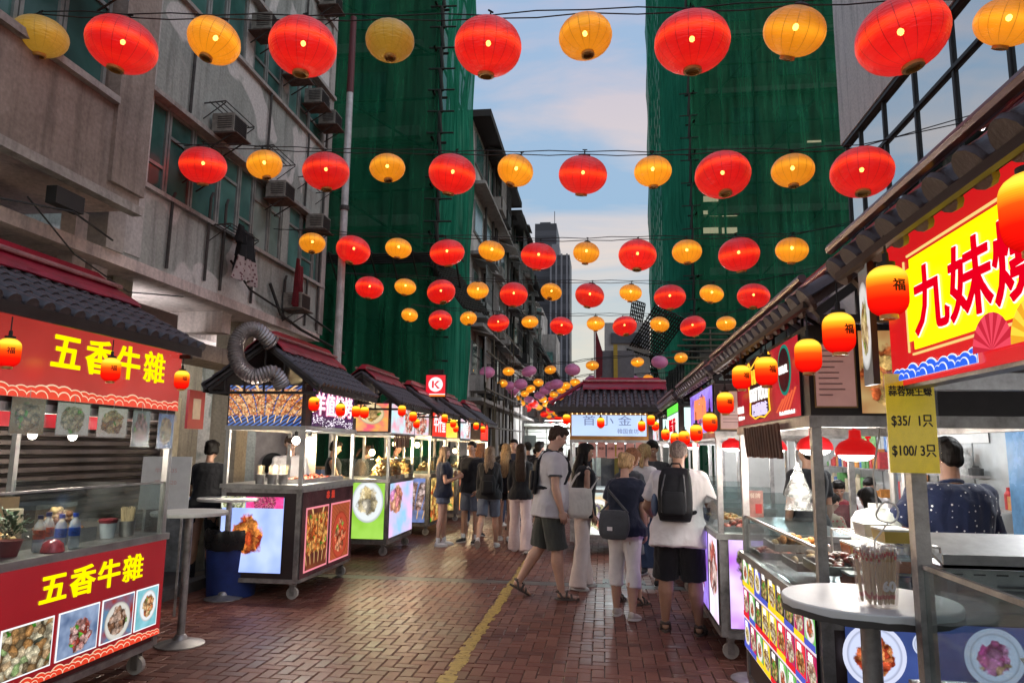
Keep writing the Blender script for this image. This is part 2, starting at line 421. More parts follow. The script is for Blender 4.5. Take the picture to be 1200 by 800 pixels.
# left kerb and raised pavement behind the stalls
KERB = surf('kerb_granite', (0.11, 0.10, 0.095), 0.55, 0, 0.3, 8, 0.3, 70)
kb = thing('kerb', 'low granite kerb behind the left row of stalls', None); kb['kind'] = 'structure'
for i in range(24): MB().span((-4.62, 3.0 + i * 0.9, -0.01), (-4.50, 3.892 + i * 0.9, 0.11)).build('kerb_stone', KERB, kb)
PAVE = surf('dark_paving', (0.07, 0.055, 0.05), 0.6, 0, 0.3, 3)
pv = MB().span((-9.5, 2, -0.01), (-4.622, 24.6, 0.10)).build('side_pavement', PAVE); tagset(pv, 'raised pavement below the left building', kind='structure')

# ================================================================== facades
def mat_concrete(name, base, stain, patch=None, seedv=0.0, rough=0.85, vs=0.5):
    m = newmat(name); t = NT(m)
    o = t.n('ShaderNodeOutputMaterial'); b = t.n('ShaderNodeBsdfPrincipled', {'Roughness': rough, 'Specular IOR Level': 0.25})
    pos = t.n('ShaderNodeVectorMath', {0: t.n('ShaderNodeNewGeometry').outputs['Position'], 1: (seedv, seedv * 2, 0)}, operation='ADD').outputs[0]
    n1 = t.n('ShaderNodeTexNoise', {'Vector': pos, 'Scale': vs, 'Detail': 8.0, 'Roughness': 0.7}).outputs['Fac']
    c = t.mix(t.ramp(n1, [(0.38, 0.0), (0.62, 1.0)]), base, stain)
    mp_ = t.n('ShaderNodeMapping', {0: pos, 'Scale': (3.2, 3.2, 0.22)})
    n2 = t.n('ShaderNodeTexNoise', {'Vector': mp_.outputs[0], 'Scale': 1.5, 'Detail': 7.0, 'Roughness': 0.65}).outputs['Fac']   # run-off streaks
    c = t.mix(1.0, c, t.ramp(n2, [(0.32, 0.62), (0.5, 1.0)]), 'MULTIPLY')
    if patch:
        n3 = t.n('ShaderNodeTexNoise', {'Vector': pos, 'Scale': 0.62, 'Detail': 3.0, 'Distortion': 0.6}).outputs['Fac']
        c = t.mix(t.ramp(n3, [(0.525, 0.0), (0.545, 1.0)]), c, patch)
    n4 = t.n('ShaderNodeTexNoise', {'Vector': pos, 'Scale': 22.0, 'Detail': 5.0}).outputs['Fac']
    c = t.mix(1.0, c, t.ramp(n4, [(0.3, 0.82), (0.7, 1.1)]), 'MULTIPLY')
    t.l(c, b.inputs['Base Color'])
    bp = t.n('ShaderNodeBump', {'Strength': 0.3, 'Distance': 0.02, 'Height': n4}); t.l(bp.outputs[0], b.inputs['Normal'])
    t.l(b.outputs[0], o.inputs[0]); return m
C_GREY = mat_concrete('grey_render', (0.42, 0.44, 0.41), (0.28, 0.30, 0.275), (0.62, 0.60, 0.575))
C_BROWN = mat_concrete('brown_render', (0.38, 0.32, 0.28), (0.22, 0.18, 0.155), None, 3.0)
C_PALE = mat_concrete('pale_soffit', (0.74, 0.62, 0.58), (0.56, 0.47, 0.44), None, 7.0)  # pinkish paleness stands in for stall light on the undersides
C_TRIM = mat_concrete('pale_trim', (0.45, 0.42, 0.39), (0.30, 0.28, 0.26), None, 11.0)
PIPE = surf('old_pipe', (0.05, 0.045, 0.042), 0.7, 0, 0.4, 6)
def tealglass():
    m = newmat('teal_glass'); t = NT(m)
    o = t.n('ShaderNodeOutputMaterial'); b = t.n('ShaderNodeBsdfPrincipled', {'Roughness': 0.16, 'Specular IOR Level': 0.7})
    g = t.n('ShaderNodeNewGeometry'); oi = t.n('ShaderNodeObjectInfo').outputs['Random']
    c = t.ramp(oi, [(0.0, (0.03, 0.09, 0.083)), (0.4, (0.06, 0.16, 0.145)), (0.75, (0.11, 0.24, 0.215)), (1.0, (0.28, 0.33, 0.31))])
    nz = t.n('ShaderNodeTexNoise', {'Vector': g.outputs['Position'], 'Scale': 1.8, 'Detail': 3.0}).outputs['Fac']
    c = t.mix(1.0, c, t.ramp(nz, [(0.35, 0.6), (0.65, 1.2)]), 'MULTIPLY'); t.l(c, b.inputs['Base Color'])
    bp = t.n('ShaderNodeBump', {'Strength': 0.06, 'Distance': 0.05, 'Height': nz}); t.l(bp.outputs[0], b.inputs['Normal'])
    t.l(b.outputs[0], o.inputs[0]); return m
TEAL = tealglass()
ALU = surf('old_aluminium', (0.30, 0.31, 0.30), 0.5, 0.4, 0.25, 4)
ALU_D = surf('dark_mullion', (0.05, 0.05, 0.052), 0.5, 0.4, 0.2)
def window_x(parent, X, y0, y1, z0, z1, nrm=1, fr=ALU, gl=TEAL, transom=0.72, th=0.05):
    """framed casement in a wall plane x = X (nrm +1 faces +x)"""
    f = MB(); s = 0.045
    f.span((X, y0, z0), (X + nrm * th, y0 + s, z1)); f.span((X, y1 - s, z0), (X + nrm * th, y1, z1))
    f.span((X, y0 + s, z0), (X + nrm * th, y1 - s, z0 + s)); f.span((X, y0 + s, z1 - s), (X + nrm * th, y1 - s, z1))
    if transom:
        zt = z0 + (z1 - z0) * transom; f.span((X, y0 + s, zt - s / 2), (X + nrm * (th - 0.008), y1 - s, zt + s / 2))
    w_ = f.build('window', fr, parent)
    MB().span((X + nrm * 0.005, y0 + s, z0 + s), (X + nrm * 0.018, y1 - s, z1 - s)).build('pane', gl, w_)
    return w_
bl = thing('apartment_building', 'stained grey concrete block with teal window bands above the left stalls', 'building', (0, 0, 0))
rw = random.Random(11)
XF = -6.0
lev = [3.9, 4.97, 6.30, 7.97, 9.30, 10.97, 12.30, 14.0, 15.3, 17.0]
wall = MB()
for a, b in ((3.95, 4.95), (6.32, 7.95), (9.32, 10.95), (12.32, 13.95), (15.3, 17.4)):
    wall.span((XF - 0.5, 7.72, a), (XF, 14.45, b))
wall.span((XF - 0.6, 7.9, 3.9), (XF - 0.31, 14.3, 17.4))
wall.span((-16, 14.15, 0.1), (XF - 0.55, 14.43, 17.4))                       # end wall
wall.build('wall', C_GREY, bl)
tr = MB()
for z in (4.95, 7.95, 10.95, 13.95): tr.span((XF - 0.3, 7.75, z), (XF + 0.07, 14.48, z + 0.06))
for z in (6.26, 9.26, 12.26): tr.span((XF - 0.3, 7.75, z), (XF + 0.12, 14.48, z + 0.07))
tr.span((XF - 0.3, 14.29, 3.95), (XF + 0.05, 14.51, 17.4)); tr.span((XF - 0.2, 7.7, 3.95), (XF + 0.06, 8.02, 17.4))
tr.build('ledge', C_TRIM, bl)
MB().span((XF - 0.1, 8.022, 4.0), (XF + 0.012, 8.42, 17.3)).build('painted_strip', mat_concrete('white_strip', (0.62, 0.60, 0.58), (0.45, 0.44, 0.42), None, 13.0), bl)
for a, b in ((5.01, 6.26), (8.01, 9.26), (11.01, 12.26)):
    y = 8.1
    while y < 14.15:
        wd = rw.choice([0.5, 0.62, 0.62, 0.75]); 
        if y + wd > 14.27: wd = 14.27 - y
        if wd < 0.2: break
        window_x(bl, XF - 0.07, y, y + wd - 0.02, a, b, 1, ALU, TEAL, rw.choice([0.7, 0.7, 0.0, 0.3])); y += wd
        if rw.random() < 0.08: 
            MB().span((XF - 0.2, y, a), (XF - 0.01, y + 0.26, b)).build('pier', C_GREY, bl); y += 0.28
# canopy slab and shop level
can = MB()
can.prism([(XF + 0.02, 3.0, 3.80), (XF + 0.02, 14.45, 3.80), (XF + 0.02, 14.45, 3.95), (XF + 0.02, 3.0, 3.95)], (-3.4, 0, 0))
can.prism([(XF - 1.2, 3.0, 3.50), (XF - 1.2, 14.4, 3.50), (XF - 1.2, 14.4, 3.80), (XF - 1.2, 3.0, 3.80)], (-0.3, 0, 0))
for y in (5.0, 7.9, 11.0, 13.9): can.span((-8.9, y, 3.45), (XF - 0.25, y + 0.28, 3.8))
can.build('canopy', C_PALE, bl)
# protruding bay nearest the camera
bay = MB(); XB = -5.5
bay.span((XB - 3.4, 1.5, 4.36), (XB, 7.62, 4.52)); bay.span((XB - 0.22, 1.5, 4.52), (XB, 7.05, 5.42)); bay.span((XB - 0.22, 1.5, 7.0), (XB, 7.05, 8.3))
bay.span((XB - 0.45, 7.05, 4.52), (XB + 0.05, 7.64, 17)); bay.span((XB - 0.6, 1.5, 4.5), (XB - 0.42, 7.1, 17)); bay.span((XB - 0.22, 1.5, 9.9), (XB, 7.05, 11.2))
bay.build('bay', C_BROWN, bl)
MB().span((XB - 0.3, 1.5, 5.42), (XB + 0.08, 7.04, 5.50)).span((XB - 0.1, 1.5, 4.30), (XB + 0.035, 7.66, 4.40)).build('sill', C_TRIM, bl)
MB().span((XB - 3.3, 1.5, 4.352), (XB - 0.12, 7.6, 4.357)).span((XF - 0.4, 7.5, 3.5), (XF - 0.2, 7.72, 4.36)).build('soffit', C_PALE, bl)
for z0, z1 in ((5.51, 7.0), (8.3, 9.88)):
    y = 2.0
    while y < 7.0:
        wd = rw.choice([0.55, 0.7, 0.7]); wd = min(wd, 7.03 - y)
        if wd < 0.15: break
        window_x(bl, XB - 0.14, y, y + wd - 0.02, z0, z1, 1, ALU, TEAL, rw.choice([0.7, 0.0, 0.5])); y += wd
# ground floor: back wall, columns, roller shutter, doorway
gf = MB(); gf.span((-8.6, 2, 0.1), (-8.4, 15.2, 3.8)); gf.span((-9, 15.0, 0.1), (-6.4, 15.27, 3.8))
for y in (5.2, 8.5, 12.0): gf.span((-6.9, y, 0.1), (-6.4, y + 0.4, 3.8))
gf.build('shop_wall', mat_concrete('cream_wall', (0.36, 0.32, 0.25), (0.26, 0.22, 0.17), None, 5.0), bl)
SHUT = surf('brown_shutter', (0.085, 0.066, 0.060), 0.45, 0.5, 0.3, 3)
sh = MB(); z = 0.12
while z < 3.0:
    sh.prism([(-5.75, 5.75, z), (-5.70, 5.75, z + 0.02), (-5.70, 5.75, z + 0.065), (-5.75, 5.75, z + 0.088)], (0, 2.95, 0)); z += 0.09
sh.span((-5.85, 5.7, 3.0), (-5.6, 8.75, 3.3)); sh.span((-5.8, 5.66, 0.1), (-5.66, 5.75, 3.0)); sh.span((-5.8, 8.70, 0.1), (-5.66, 8.79, 3.0))
st_ = sh.build('roller_shutter', SHUT); tagset(st_, 'closed brown roller shutter behind the five-spice beef stall', 'roller shutter')
# fascia boards, duct and notices under the canopy
MB().span((-6.75, 8.4, 2.9), (-6.1, 14.8, 3.15)).build('fascia', C_BROWN, bl)
MB().span((-6.42, 9.35, 0.1), (-6.36, 10.2, 2.3)).build('shop_door', surf('cream_door', (0.42, 0.38, 0.28), 0.5, 0, 0.2), bl)
MB().span((-6.5, 8.92, 2.05), (-6.38, 9.3, 2.6)).build('wall_vent', surf('vent_dark', (0.10, 0.09, 0.06), 0.6), bl)
rn = MB().mat(0).span((-6.40, 10.4, 1.85), (-6.36, 10.85, 2.45)).mat(1).span((-6.365, 10.52, 2.0), (-6.352, 10.73, 2.32)).build('notice', [surf('red_board', (0.32, 0.02, 0.03), 0.5), surf('pale_print', (0.5, 0.42, 0.36), 0.6)])
tagset(rn, 'red notice board with pale print on the wall behind the skewer stall', 'notice')
# pipes on the facade
for i, (y, z0, z1) in enumerate([(8.95, 4.0, 5.0), (10.35, 4.0, 5.4), (9.9, 4.05, 5.35), (12.6, 3.95, 4.7), (14.2, 4.0, 9.0), (9.2, 6.4, 7.9), (11.6, 6.4, 7.9), (13.3, 6.4, 7.9), (11.1, 9.4, 10.9), (12.9, 9.4, 10.9), (11.35, 4.0, 4.9), (13.6, 4.0, 4.9)]):
    MB().tube([(XF + 0.04, y, z0), (XF + 0.05, y, z1), (XF + 0.05, y + 0.05, z1 + 0.1)], 0.022).build('drain_pipe', PIPE, bl)
cabs = MB()
cabs.tube([(-5.45, 2.5, 4.0), (-5.45, 4.2, 3.72), (-5.48, 5.6, 3.8), (-5.5, 6.6, 4.0), (-5.55, 7.3, 3.9)], 0.012, 5)
cabs.tube([(-5.5, 6.0, 3.95), (-5.6, 6.8, 3.6), (-5.95, 8.2, 3.5), (-5.96, 9.4, 3.7)], 0.009, 5)
cabs.tube([(-5.95, 10.6, 4.55), (-5.9, 11.2, 4.2), (-5.92, 12.4, 4.1), (-5.94, 13.6, 4.25), (-5.93, 15.0, 4.1)], 0.02, 5)
cabs.tube([(-5.95, 12.0, 4.5), (-5.9, 12.4, 4.0), (-5.85, 13.2, 3.85), (-5.85, 15.6, 3.7)], 0.03, 5)
cabs.span((-5.62, 6.35, 4.02), (-5.5, 6.75, 4.2))
tagset(cabs.build('cables', WIRE), 'black sagging cables clipped along the left facade', 'cables')
# laundry brackets and racks
def rack(y, z, w_=0.8, d=0.35):
    m = MB(); X = XF
    for yy in (y, y + w_): m.bar((X, yy, z), (X + d, yy, z + 0.02), 0.016); m.bar((X, yy, z - 0.25), (X + d, yy, z), 0.012)
    for k in range(4): m.bar((X + d * (k + 1) / 4, y, z + 0.02), (X + d * (k + 1) / 4, y + w_, z + 0.02), 0.012)
    return m
rk = [(9.6, 6.75, 0.9, 'first laundry rack below the second row of windows'), (11.2, 6.75, 0.9, 'second laundry rack, half way along the facade'), (13.0, 6.9, 0.9, 'last laundry rack, close to the building corner'), (10.0, 4.95, .9, 'laundry rack with the black clothes below the teal windows')]
for y, z, w_, lb in rk: tagset(rack(y, z, w_).build('laundry_rack', PIPE), 'thin black iron ' + lb, 'laundry rack', 'laundry racks on the left facade')
FAB_B = surf('black_cloth', (0.012, 0.012, 0.014), 0.9, 0, 0.2); FAB_P = None
def cloth(x, y0, y1, z0, z1, name, mat, seed, wave=0.05, flare=1.0):
    r = random.Random(seed); m = MB(); P = []; n = 14; k = 8
    for s_ in (0, 1):
        for j in range(k + 1):
            v = j / k; wdt = (y1 - y0) * (1 + (flare - 1) * v); yc = (y0 + y1) / 2
            for i in range(n + 1):
                u = i / n; P.append((x + wave * math.sin(u * 17 + seed + v * 1.5) * (0.3 + v) + s_ * 0.014, yc - wdt / 2 + u * wdt, z1 + (z0 - z1) * v + 0.03 * math.sin(u * 9 + seed) * v))
    f = []; st = (n + 1) * (k + 1)
    for j in range(k):
        for i in range(n):
            a = j * (n + 1) + i; f.append((a, a + 1, a + n + 2, a + n + 1)); f.append((st + a, st + a + n + 1, st + a + n + 2, st + a + 1))
    for j in range(k):
        for i in (0, n): a = j * (n + 1) + i; f.append((a, a + n + 1, st + a + n + 1, st + a))
    for i in range(n):
        for j in (0, k): a = j * (n + 1) + i; f.append((a, a + 1, st + a + 1, st + a))
    return m.add(P, f).mesh(name, mat, True)
PATT = newmat('floral_cloth'); t = NT(PATT); b = t.n('ShaderNodeBsdfPrincipled', {'Roughness': 0.9}); 
vo = t.n('ShaderNodeTexVoronoi', {'Vector': t.n('ShaderNodeTexCoord').outputs['Object'], 'Scale': 16.0})
t.l(t.mix(t.ramp(vo.outputs['Distance'], [(0.28, 1.0), (0.36, 0.0)]), (0.36, 0.29, 0.28), (0.13, 0.05, 0.06)), b.inputs['Base Color']); t.l(b.outputs[0], t.n('ShaderNodeOutputMaterial').inputs[0])
def garment(name, lab, parts):
    o = thing(name, lab, 'clothes', (0, 0, 0))
    for nm, me in parts: link(nm, me, o)
    return o
lau = garment('hanging_laundry', 'black top and pale floral skirt drying below the teal windows', [
    ('top', cloth(-5.70, 10.30, 10.85, 4.55, 5.02, 'top', FAB_B, 1, 0.06)), ('sleeve', cloth(-5.62, 10.16, 10.32, 4.75, 5.02, 'sleeve', FAB_B, 2)),
    ('skirt', cloth(-5.66, 10.28, 10.82, 4.18, 4.56, 'skirt', PATT, 3, 0.05, 1.25)), ('hem_lining', cloth(-5.76, 10.4, 10.75, 4.3, 4.6, 'hem_lining', FAB_B, 4))])
RED_C = surf('dull_red_cloth', (0.16, 0.012, 0.02), 0.9, 0, 0.3)
garment('hanging_laundry', 'dull red cloth drying beside the windows, small and narrow', [('cloth', cloth(-5.72, 12.55, 12.85, 4.3, 5.0, 'cloth', RED_C, 7)), ('strap', cloth(-5.70, 12.5, 12.6, 4.2, 5.1, 'strap', RED_C, 8))])
# air conditioners
AC_W = surf('ac_casing', (0.26, 0.24, 0.21), 0.6, 0.1, 0.3, 7); AC_D = surf('ac_grille', (0.035, 0.03, 0.03), 0.7, 0, 0.3)
def make_ac(dark=0):
    o = thing('air_conditioner', 'x', 'air conditioner', (0, 0, 0), 0, 'window air conditioners on the old facades')
    MB().box((0.24, 0, 0.2), (0.46, 0.55, 0.38)).build('casing', AC_W, o)
    g_ = MB().box((0.476, 0, 0.2), (0.012, 0.48, 0.31))
    for k in range(8): g_.box((0.486, 0, 0.07 + k * 0.037), (0.01, 0.44, 0.008))
    for k in range(6): g_.box((0.28, -0.279, 0.09 + k * 0.045), (0.3, 0.008, 0.014))
    g_.build('grille', AC_D, o)
    b_ = MB()
    for y in (-0.24, 0.24): b_.bar((0, y, -0.005), (0.5, y, -0.005), 0.03); b_.bar((0, y, -0.3), (0.48, y, -0.01), 0.022)
    b_.build('bracket', PIPE, o); MB().box((0.26, 0, -0.03), (0.6, 0.62, 0.02)).build('drip_tray', surf('rust_tray', (0.13, 0.09, 0.075), 0.8, 0.1, 0.4, 9), o)
    return o
ac0 = make_ac()
acs = [(-5.98, 9.35, 5.55, 'small pale air conditioner beside the white strip of the left facade'), (-5.95, 9.95, 6.35, 'air conditioner above the first run of teal windows'),
       (-5.95, 11.8, 5.98, 'air conditioner hanging just over the teal windows, above the black laundry'), (-5.95, 12.2, 8.55, 'air conditioner on the upper facade, third row'), (-5.95, 13.15, 8.45, 'air conditioner on the upper facade beside another one'),
       (-5.95, 13.9, 8.35, 'air conditioner near the corner of the left building'), (-5.95, 10.9, 8.65, 'big rusty air conditioner high on the left facade'), (-5.95, 13.6, 10.9, 'topmost air conditioner near the building corner'), (-5.95, 11.9, 10.6, 'topmost air conditioner in the middle of the left facade'),
       (-5.95, 12.75, 4.15, 'low air conditioner beside the dull red cloth'), (-5.95, 13.55, 5.95, 'air conditioner on the teal windows nearest the building corner'), (-5.45, 6.4, 6.5, 'dark air conditioner high on the brown bay')]
for i, (x, y, z, lb) in enumerate(acs):
    o = ac0 if i == 0 else copy_tree(ac0); o.location = (x, y, z); o['label'] = lb; o.scale = (0.78, 0.74, 0.78)
# tall grey pole
pl = thing('steel_pole', 'tall slim grey pole with a dark red top at the left building corner', 'pole', (-4.7, 12.2, 0))
MB().cyl((0, 0, 0.1), (0, 0, 8.2), 0.075, 0.062, 14).build('shaft', surf('pole_grey', (0.55, 0.54, 0.54), 0.5, 0.3, 0.2), pl)
MB().cyl((0, 0, 8.2), (0, 0, 9.75), 0.066, 0.058, 14).build('cap_section', surf('pole_red', (0.12, 0.02, 0.025), 0.6), pl)
MB().cyl((0, 0, 0), (0, 0, 0.1), 0.14, 0.13, 14).cyl((0, 0, 5.9), (0, 0, 5.98), 0.085, 0.085, 14).build('collar', PIPE, pl)

# ================================================================== green netted towers
def mat_net(name, c0, c1, op=0.82, sc=1.0):
    m = newmat(name); t = NT(m); o = t.n('ShaderNodeOutputMaterial')
    pos = t.n('ShaderNodeNewGeometry').outputs['Position']
    mp_ = t.n('ShaderNodeMapping', {0: pos, 'Scale': (1.2 * sc, 1.2 * sc, 0.06)})
    n1 = t.n('ShaderNodeTexNoise', {'Vector': mp_.outputs[0], 'Scale': 3.0, 'Detail': 8.0, 'Roughness': 0.7}).outputs['Fac']
    n2 = t.n('ShaderNodeTexNoise', {'Vector': pos, 'Scale': 0.45, 'Detail': 5.0}).outputs['Fac']
    c = t.mix(t.ramp(n1, [(0.35, 0.0), (0.65, 1.0)]), c0, c1)
    c = t.mix(1.0, c, t.ramp(n2, [(0.3, 0.75), (0.7, 1.15)]), 'MULTIPLY')
    d = t.n('ShaderNodeBsdfDiffuse', {'Color': c}); tl = t.n('ShaderNodeBsdfTranslucent', {'Color': c})
    mm = t.n('ShaderNodeMixShader', {0: 0.3, 1: d.outputs[0], 2: tl.outputs[0]})
    tp = t.n('ShaderNodeBsdfTransparent')
    a = t.math('ADD', t.math('MULTIPLY', n1, 0.25), op - 0.15)
    bp = t.n('ShaderNodeBump', {'Strength': 0.5, 'Distance': 0.15, 'Height': n1}); t.l(bp.outputs[0], d.inputs['Normal'])
    x = t.n('ShaderNodeMixShader', {0: a, 1: tp.outputs[0], 2: mm.outputs[0]}); t.l(x.outputs[0], o.inputs[0]); return m
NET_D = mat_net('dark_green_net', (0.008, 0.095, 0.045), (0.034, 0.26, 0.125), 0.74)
NET_L = mat_net('bright_green_net', (0.010, 0.15, 0.085), (0.05, 0.36, 0.22), 0.90, 3.2)  # same net in a lighter colour, as if the street face were skylit
BAMB = surf('bamboo', (0.11, 0.09, 0.055), 0.7, 0, 0.3, 3); BAMB_G = surf('bamboo_dark', (0.020, 0.022, 0.016), 0.8, 0, 0.3, 3)
def net_sheet(name, a, b, z0, z1, mat, parent, amp=0.12, seed=0, ny=60, nz=60, out=(1, 0)):
    """wrinkled hanging sheet between plan points a and b"""
    r = random.Random(seed); P = []; f = []
    ph = [r.uniform(0, 6) for _ in range(6)]
    for j in range(nz + 1):
        v = j / nz; z = z0 + (z1 - z0) * v
        for i in range(ny + 1):
            u = i / ny
            k = amp * (0.5 * math.sin(u * 23 + ph[0] + v * 2) + 0.35 * math.sin(u * 51 + ph[1] - v * 3) + 0.25 * math.sin(u * 97 + ph[2]) + 0.6 * abs(math.sin(v * (z1 - z0) / 3.0 * PI)) * math.sin(u * 11 + ph[3]))
            k += amp * 0.8 * abs(math.sin(v * (z1 - z0) / 6.0 * PI))
            P.append((a[0] + (b[0] - a[0]) * u + out[0] * k, a[1] + (b[1] - a[1]) * u + out[1] * k, z))
    for j in range(nz):
        for i in range(ny): q = j * (ny + 1) + i; f.append((q, q + 1, q + ny + 2, q + ny + 1))
    m = MB().add(P, f); me = m.mesh(name, mat, True, fix=False); return link(name, me, parent)
def tower(label, xs, xe, yn, yf, H, street, zb):
    """scaffolded tower: street face at x = xs, far side at x = xe"""
    o = thing('scaffolded_tower', label, 'building', (0, 0, 0))
    sg = 1 if xe > xs else -1                                             # direction away from the street
    ins = 1.1
    core = MB(); core.span((xs + sg * ins, yn + ins, 0), (xe, yf - 0.5, H)); core.build('core', mat_concrete('tower_concrete_' + ('r' if sg > 0 else 'l'), (0.20, 0.19, 0.16), (0.12, 0.11, 0.10), None, 2.0), o)
    sl = MB(); z = zb + 0.6
    while z < H: sl.span((xs + sg * (ins - 0.25), yn + ins - 0.3, z), (xe, yn + ins - 0.01, z + 0.35)); z += 3.0
    sl.build('floor_slab', C_TRIM, o)
    wn = MB().mat(0); z = zb + 1.6; r_ = random.Random(int(abs(xs) * 10))
    rows = []
    while z < H - 2: rows.append(z); z += 3.0
    for z in rows:
        x = xs + sg * (ins + 1.0)
        while (xe - x) * sg > 1.5 and abs(x - xs) < 11:
            wn.span((x, yn + ins - 0.06, z), (x + sg * 1.3, yn + ins - 0.005, z + 1.4)); x += sg * 2.3
    wn.build('window_band', TEAL, o)
    sc = MB(); y = yn; nx = 0
    x = xs
    while abs(x - xs) < min(abs(xe - xs), 12): sc.cyl((x, yn + 0.12, 0), (x, yn + 0.12, H), 0.05, n=5, caps=False); x += sg * 1.5
    y = yn
    while y < yf: sc.cyl((xs + sg * 0.12, y, 0), (xs + sg * 0.12, y, H), 0.05, n=5, caps=False); y += 1.6
    z = 2.0
    while z < H:
        sc.cyl((xs - sg * 0.2, yn + 0.15, z), (xs + sg * 12, yn + 0.15, z + 0.05), 0.045, n=5, caps=False)
        sc.cyl((xs + sg * 0.15, yn - 0.3, z), (xs + sg * 0.15, yf, z), 0.045, n=5, caps=False); z += 1.5
    for k in range(8):
        z = 1 + k * H / 8; sc.cyl((xs + sg * 0.3, yn + 0.2, z), (xs + sg * 6, yn + 0.2, z + H / 7), 0.045, n=5, caps=False)
    sc.build('bamboo_scaffold', BAMB_G, o)
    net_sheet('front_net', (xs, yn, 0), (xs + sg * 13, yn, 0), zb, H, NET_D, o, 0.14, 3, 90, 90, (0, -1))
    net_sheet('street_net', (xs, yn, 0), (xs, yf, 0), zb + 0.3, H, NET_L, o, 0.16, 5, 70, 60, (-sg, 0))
    cp = MB()
    for k in range(34): 
        z = zb + k * (H - zb) / 34 ; cp.cyl((xs - sg * 0.1, yn - 0.12, z), (xs - sg * 0.02, yn - 0.16, z + (H - zb) / 34), 0.055, n=6)
        cp.cyl((xs - sg * 0.5, yn - 0.16, z), (xs + sg * 0.35, yn - 0.16, z + 0.03), 0.03, n=5)
    cp.build('corner_pole', BAMB_G, o)
    return o
tL = tower('left tower block wrapped in dark green scaffold netting', -5.0, -19, 20.6, 25.6, 26, 1, 2.0)
net_sheet('lower_net', (-4.6, 20.2, 0), (-11, 20.2, 0), 0.5, 6.6, NET_D, tL, 0.25, 9, 60, 30, (0, -1))
lp = MB()
for k in range(5): lp.cyl((-12, 19.6 + k * 0.22, 7.15 - k * 0.02), (-4.3, 19.6 + k * 0.22, 7.15), 0.04, n=5)
for k in range(12): lp.cyl((-11 + k * 0.62, 19.4, 7.2), (-11 + k * 0.62, 20.8, 7.2), 0.03, n=5); lp.cyl((-11 + k * 0.62, 20.5, 6.3), (-11 + k * 0.62, 19.4, 7.2), 0.03, n=5)
lp.build('platform', BAMB_G, tL)
tR = tower('right tower block wrapped in dark green scaffold netting', 4.2, 22, 33.0, 62.0, 44, 1, 6.2)
net_sheet('lower_net', (3.6, 32.6, 0), (16, 32.6, 0), 0.5, 5.6, NET_D, tR, 0.3, 19, 60, 30, (0, -1))
lp = MB()
for k in range(7): lp.cyl((4.0 - k * 0.25, 32.2 - k * 0.14, 7.0 - k * 0.28), (17, 32.2 - k * 0.14, 6.9 - k * 0.28), 0.05, n=5)
for k in range(12): lp.cyl((4.6 + k * 1.05, 31.2, 5.2), (4.8 + k * 1.05, 32.7, 7.1), 0.05, n=5)
lp.build('platform', BAMB, tR)
def catch_fan(name, label, o, u, v, nu, nv, mat):
    """sloping bamboo catch platform: lattice of poles with gaps"""
    m = MB(); o = Vector(o); u = Vector(u); v = Vector(v); r_ = random.Random(4)
    for i in range(nu + 1):
        a = o + u * (i / nu); m.cyl(a - v * 0.03 * r_.random(), a + v * (1 + 0.05 * r_.random()), 0.035, n=5)
    for j in range(nv + 1):
        a = o + v * (j / nv) + Vector((0, 0, 0.05)); m.cyl(a - u * 0.02, a + u * (1 + 0.03 * r_.random()), 0.035, n=5)
    return tagset(m.build(name, mat), label, 'scaffold')
def fan4(label, A, B, D, nu, nv):
    A, B, D = PY(*A), PY(*B), PY(*D); catch_fan('catch_platform', label, A, B - A, D - A, nu, nv, BAMB_G)
fan4('sloping bamboo catch platform reaching out from the right netted tower', (768, 358, 31.0), (803, 375, 31.5), (734, 412, 34.5), 13, 15)
fan4('narrow bamboo catch platform against the sky edge of the right tower', (741, 352, 36.0), (756, 357, 36), (734, 404, 39), 7, 13)
fan4('lower bamboo catch platform of the right tower, down to the pavilion roof', (735, 410, 34.0), (766, 420, 34), (752, 470, 36.5), 12, 12)
fan4('bamboo catch platform sloping out of the left netted tower', (505, 309, 20.2), (534, 318, 21.5), (544, 361, 19.6), 9, 16)
# lit windows glimpsed through the right netting
lw = MB()
for px, py in ((833, 233), (833, 250), (833, 270), (855, 250), (855, 270), (955, 168)):
    c = PY(px, py, 34.05); lw.box(c, (0.7, 0.03, 0.28))
for o_ in [lw.build('lit_window', surf('lit_room', (0.5, 0.45, 0.3), 0.6, emit=(0.8, 0.7, 0.45), es=0.8), tR)]: o_['kind'] = 'stuff'

# ================================================================== modern building on the right
mb_ = thing('modern_building', 'modern block with a grey fascia and tall reflective windows on the right', 'building', (0, 0, 0))
FASC = mat_concrete('grey_cladding', (0.80, 0.74, 0.71), (0.72, 0.67, 0.65), None, 9.0, 0.6)
MB().span((5.08, 0, 8.1), (9, 15.3, 12.5)).build('fascia', FASC, mb_)
MB().span((5.3, 0, 0), (9, 15.0, 8.1)).build('core', surf('dark_core', (0.02, 0.025, 0.025), 0.6), mb_)
def mirror():
    m = newmat('mirror_glass'); t = NT(m); o = t.n('ShaderNodeOutputMaterial')
    g = t.n('ShaderNodeBsdfGlossy', {'Color': (0.80, 0.86, 0.87, 1), 'Roughness': 0.03})
    nz = t.n('ShaderNodeTexNoise', {'Vector': t.n('ShaderNodeNewGeometry').outputs['Position'], 'Scale': 0.6}).outputs['Fac']
    bp = t.n('ShaderNodeBump', {'Strength': 0.04, 'Distance': 0.2, 'Height': nz}); t.l(bp.outputs[0], g.inputs['Normal'])
    d = t.n('ShaderNodeBsdfDiffuse', {'Color': (0.01, 0.03, 0.03, 1)}); x = t.n('ShaderNodeMixShader', {0: 0.75, 1: d.outputs[0], 2: g.outputs[0]}); t.l(x.outputs[0], o.inputs[0]); return m
MIRR = mirror()
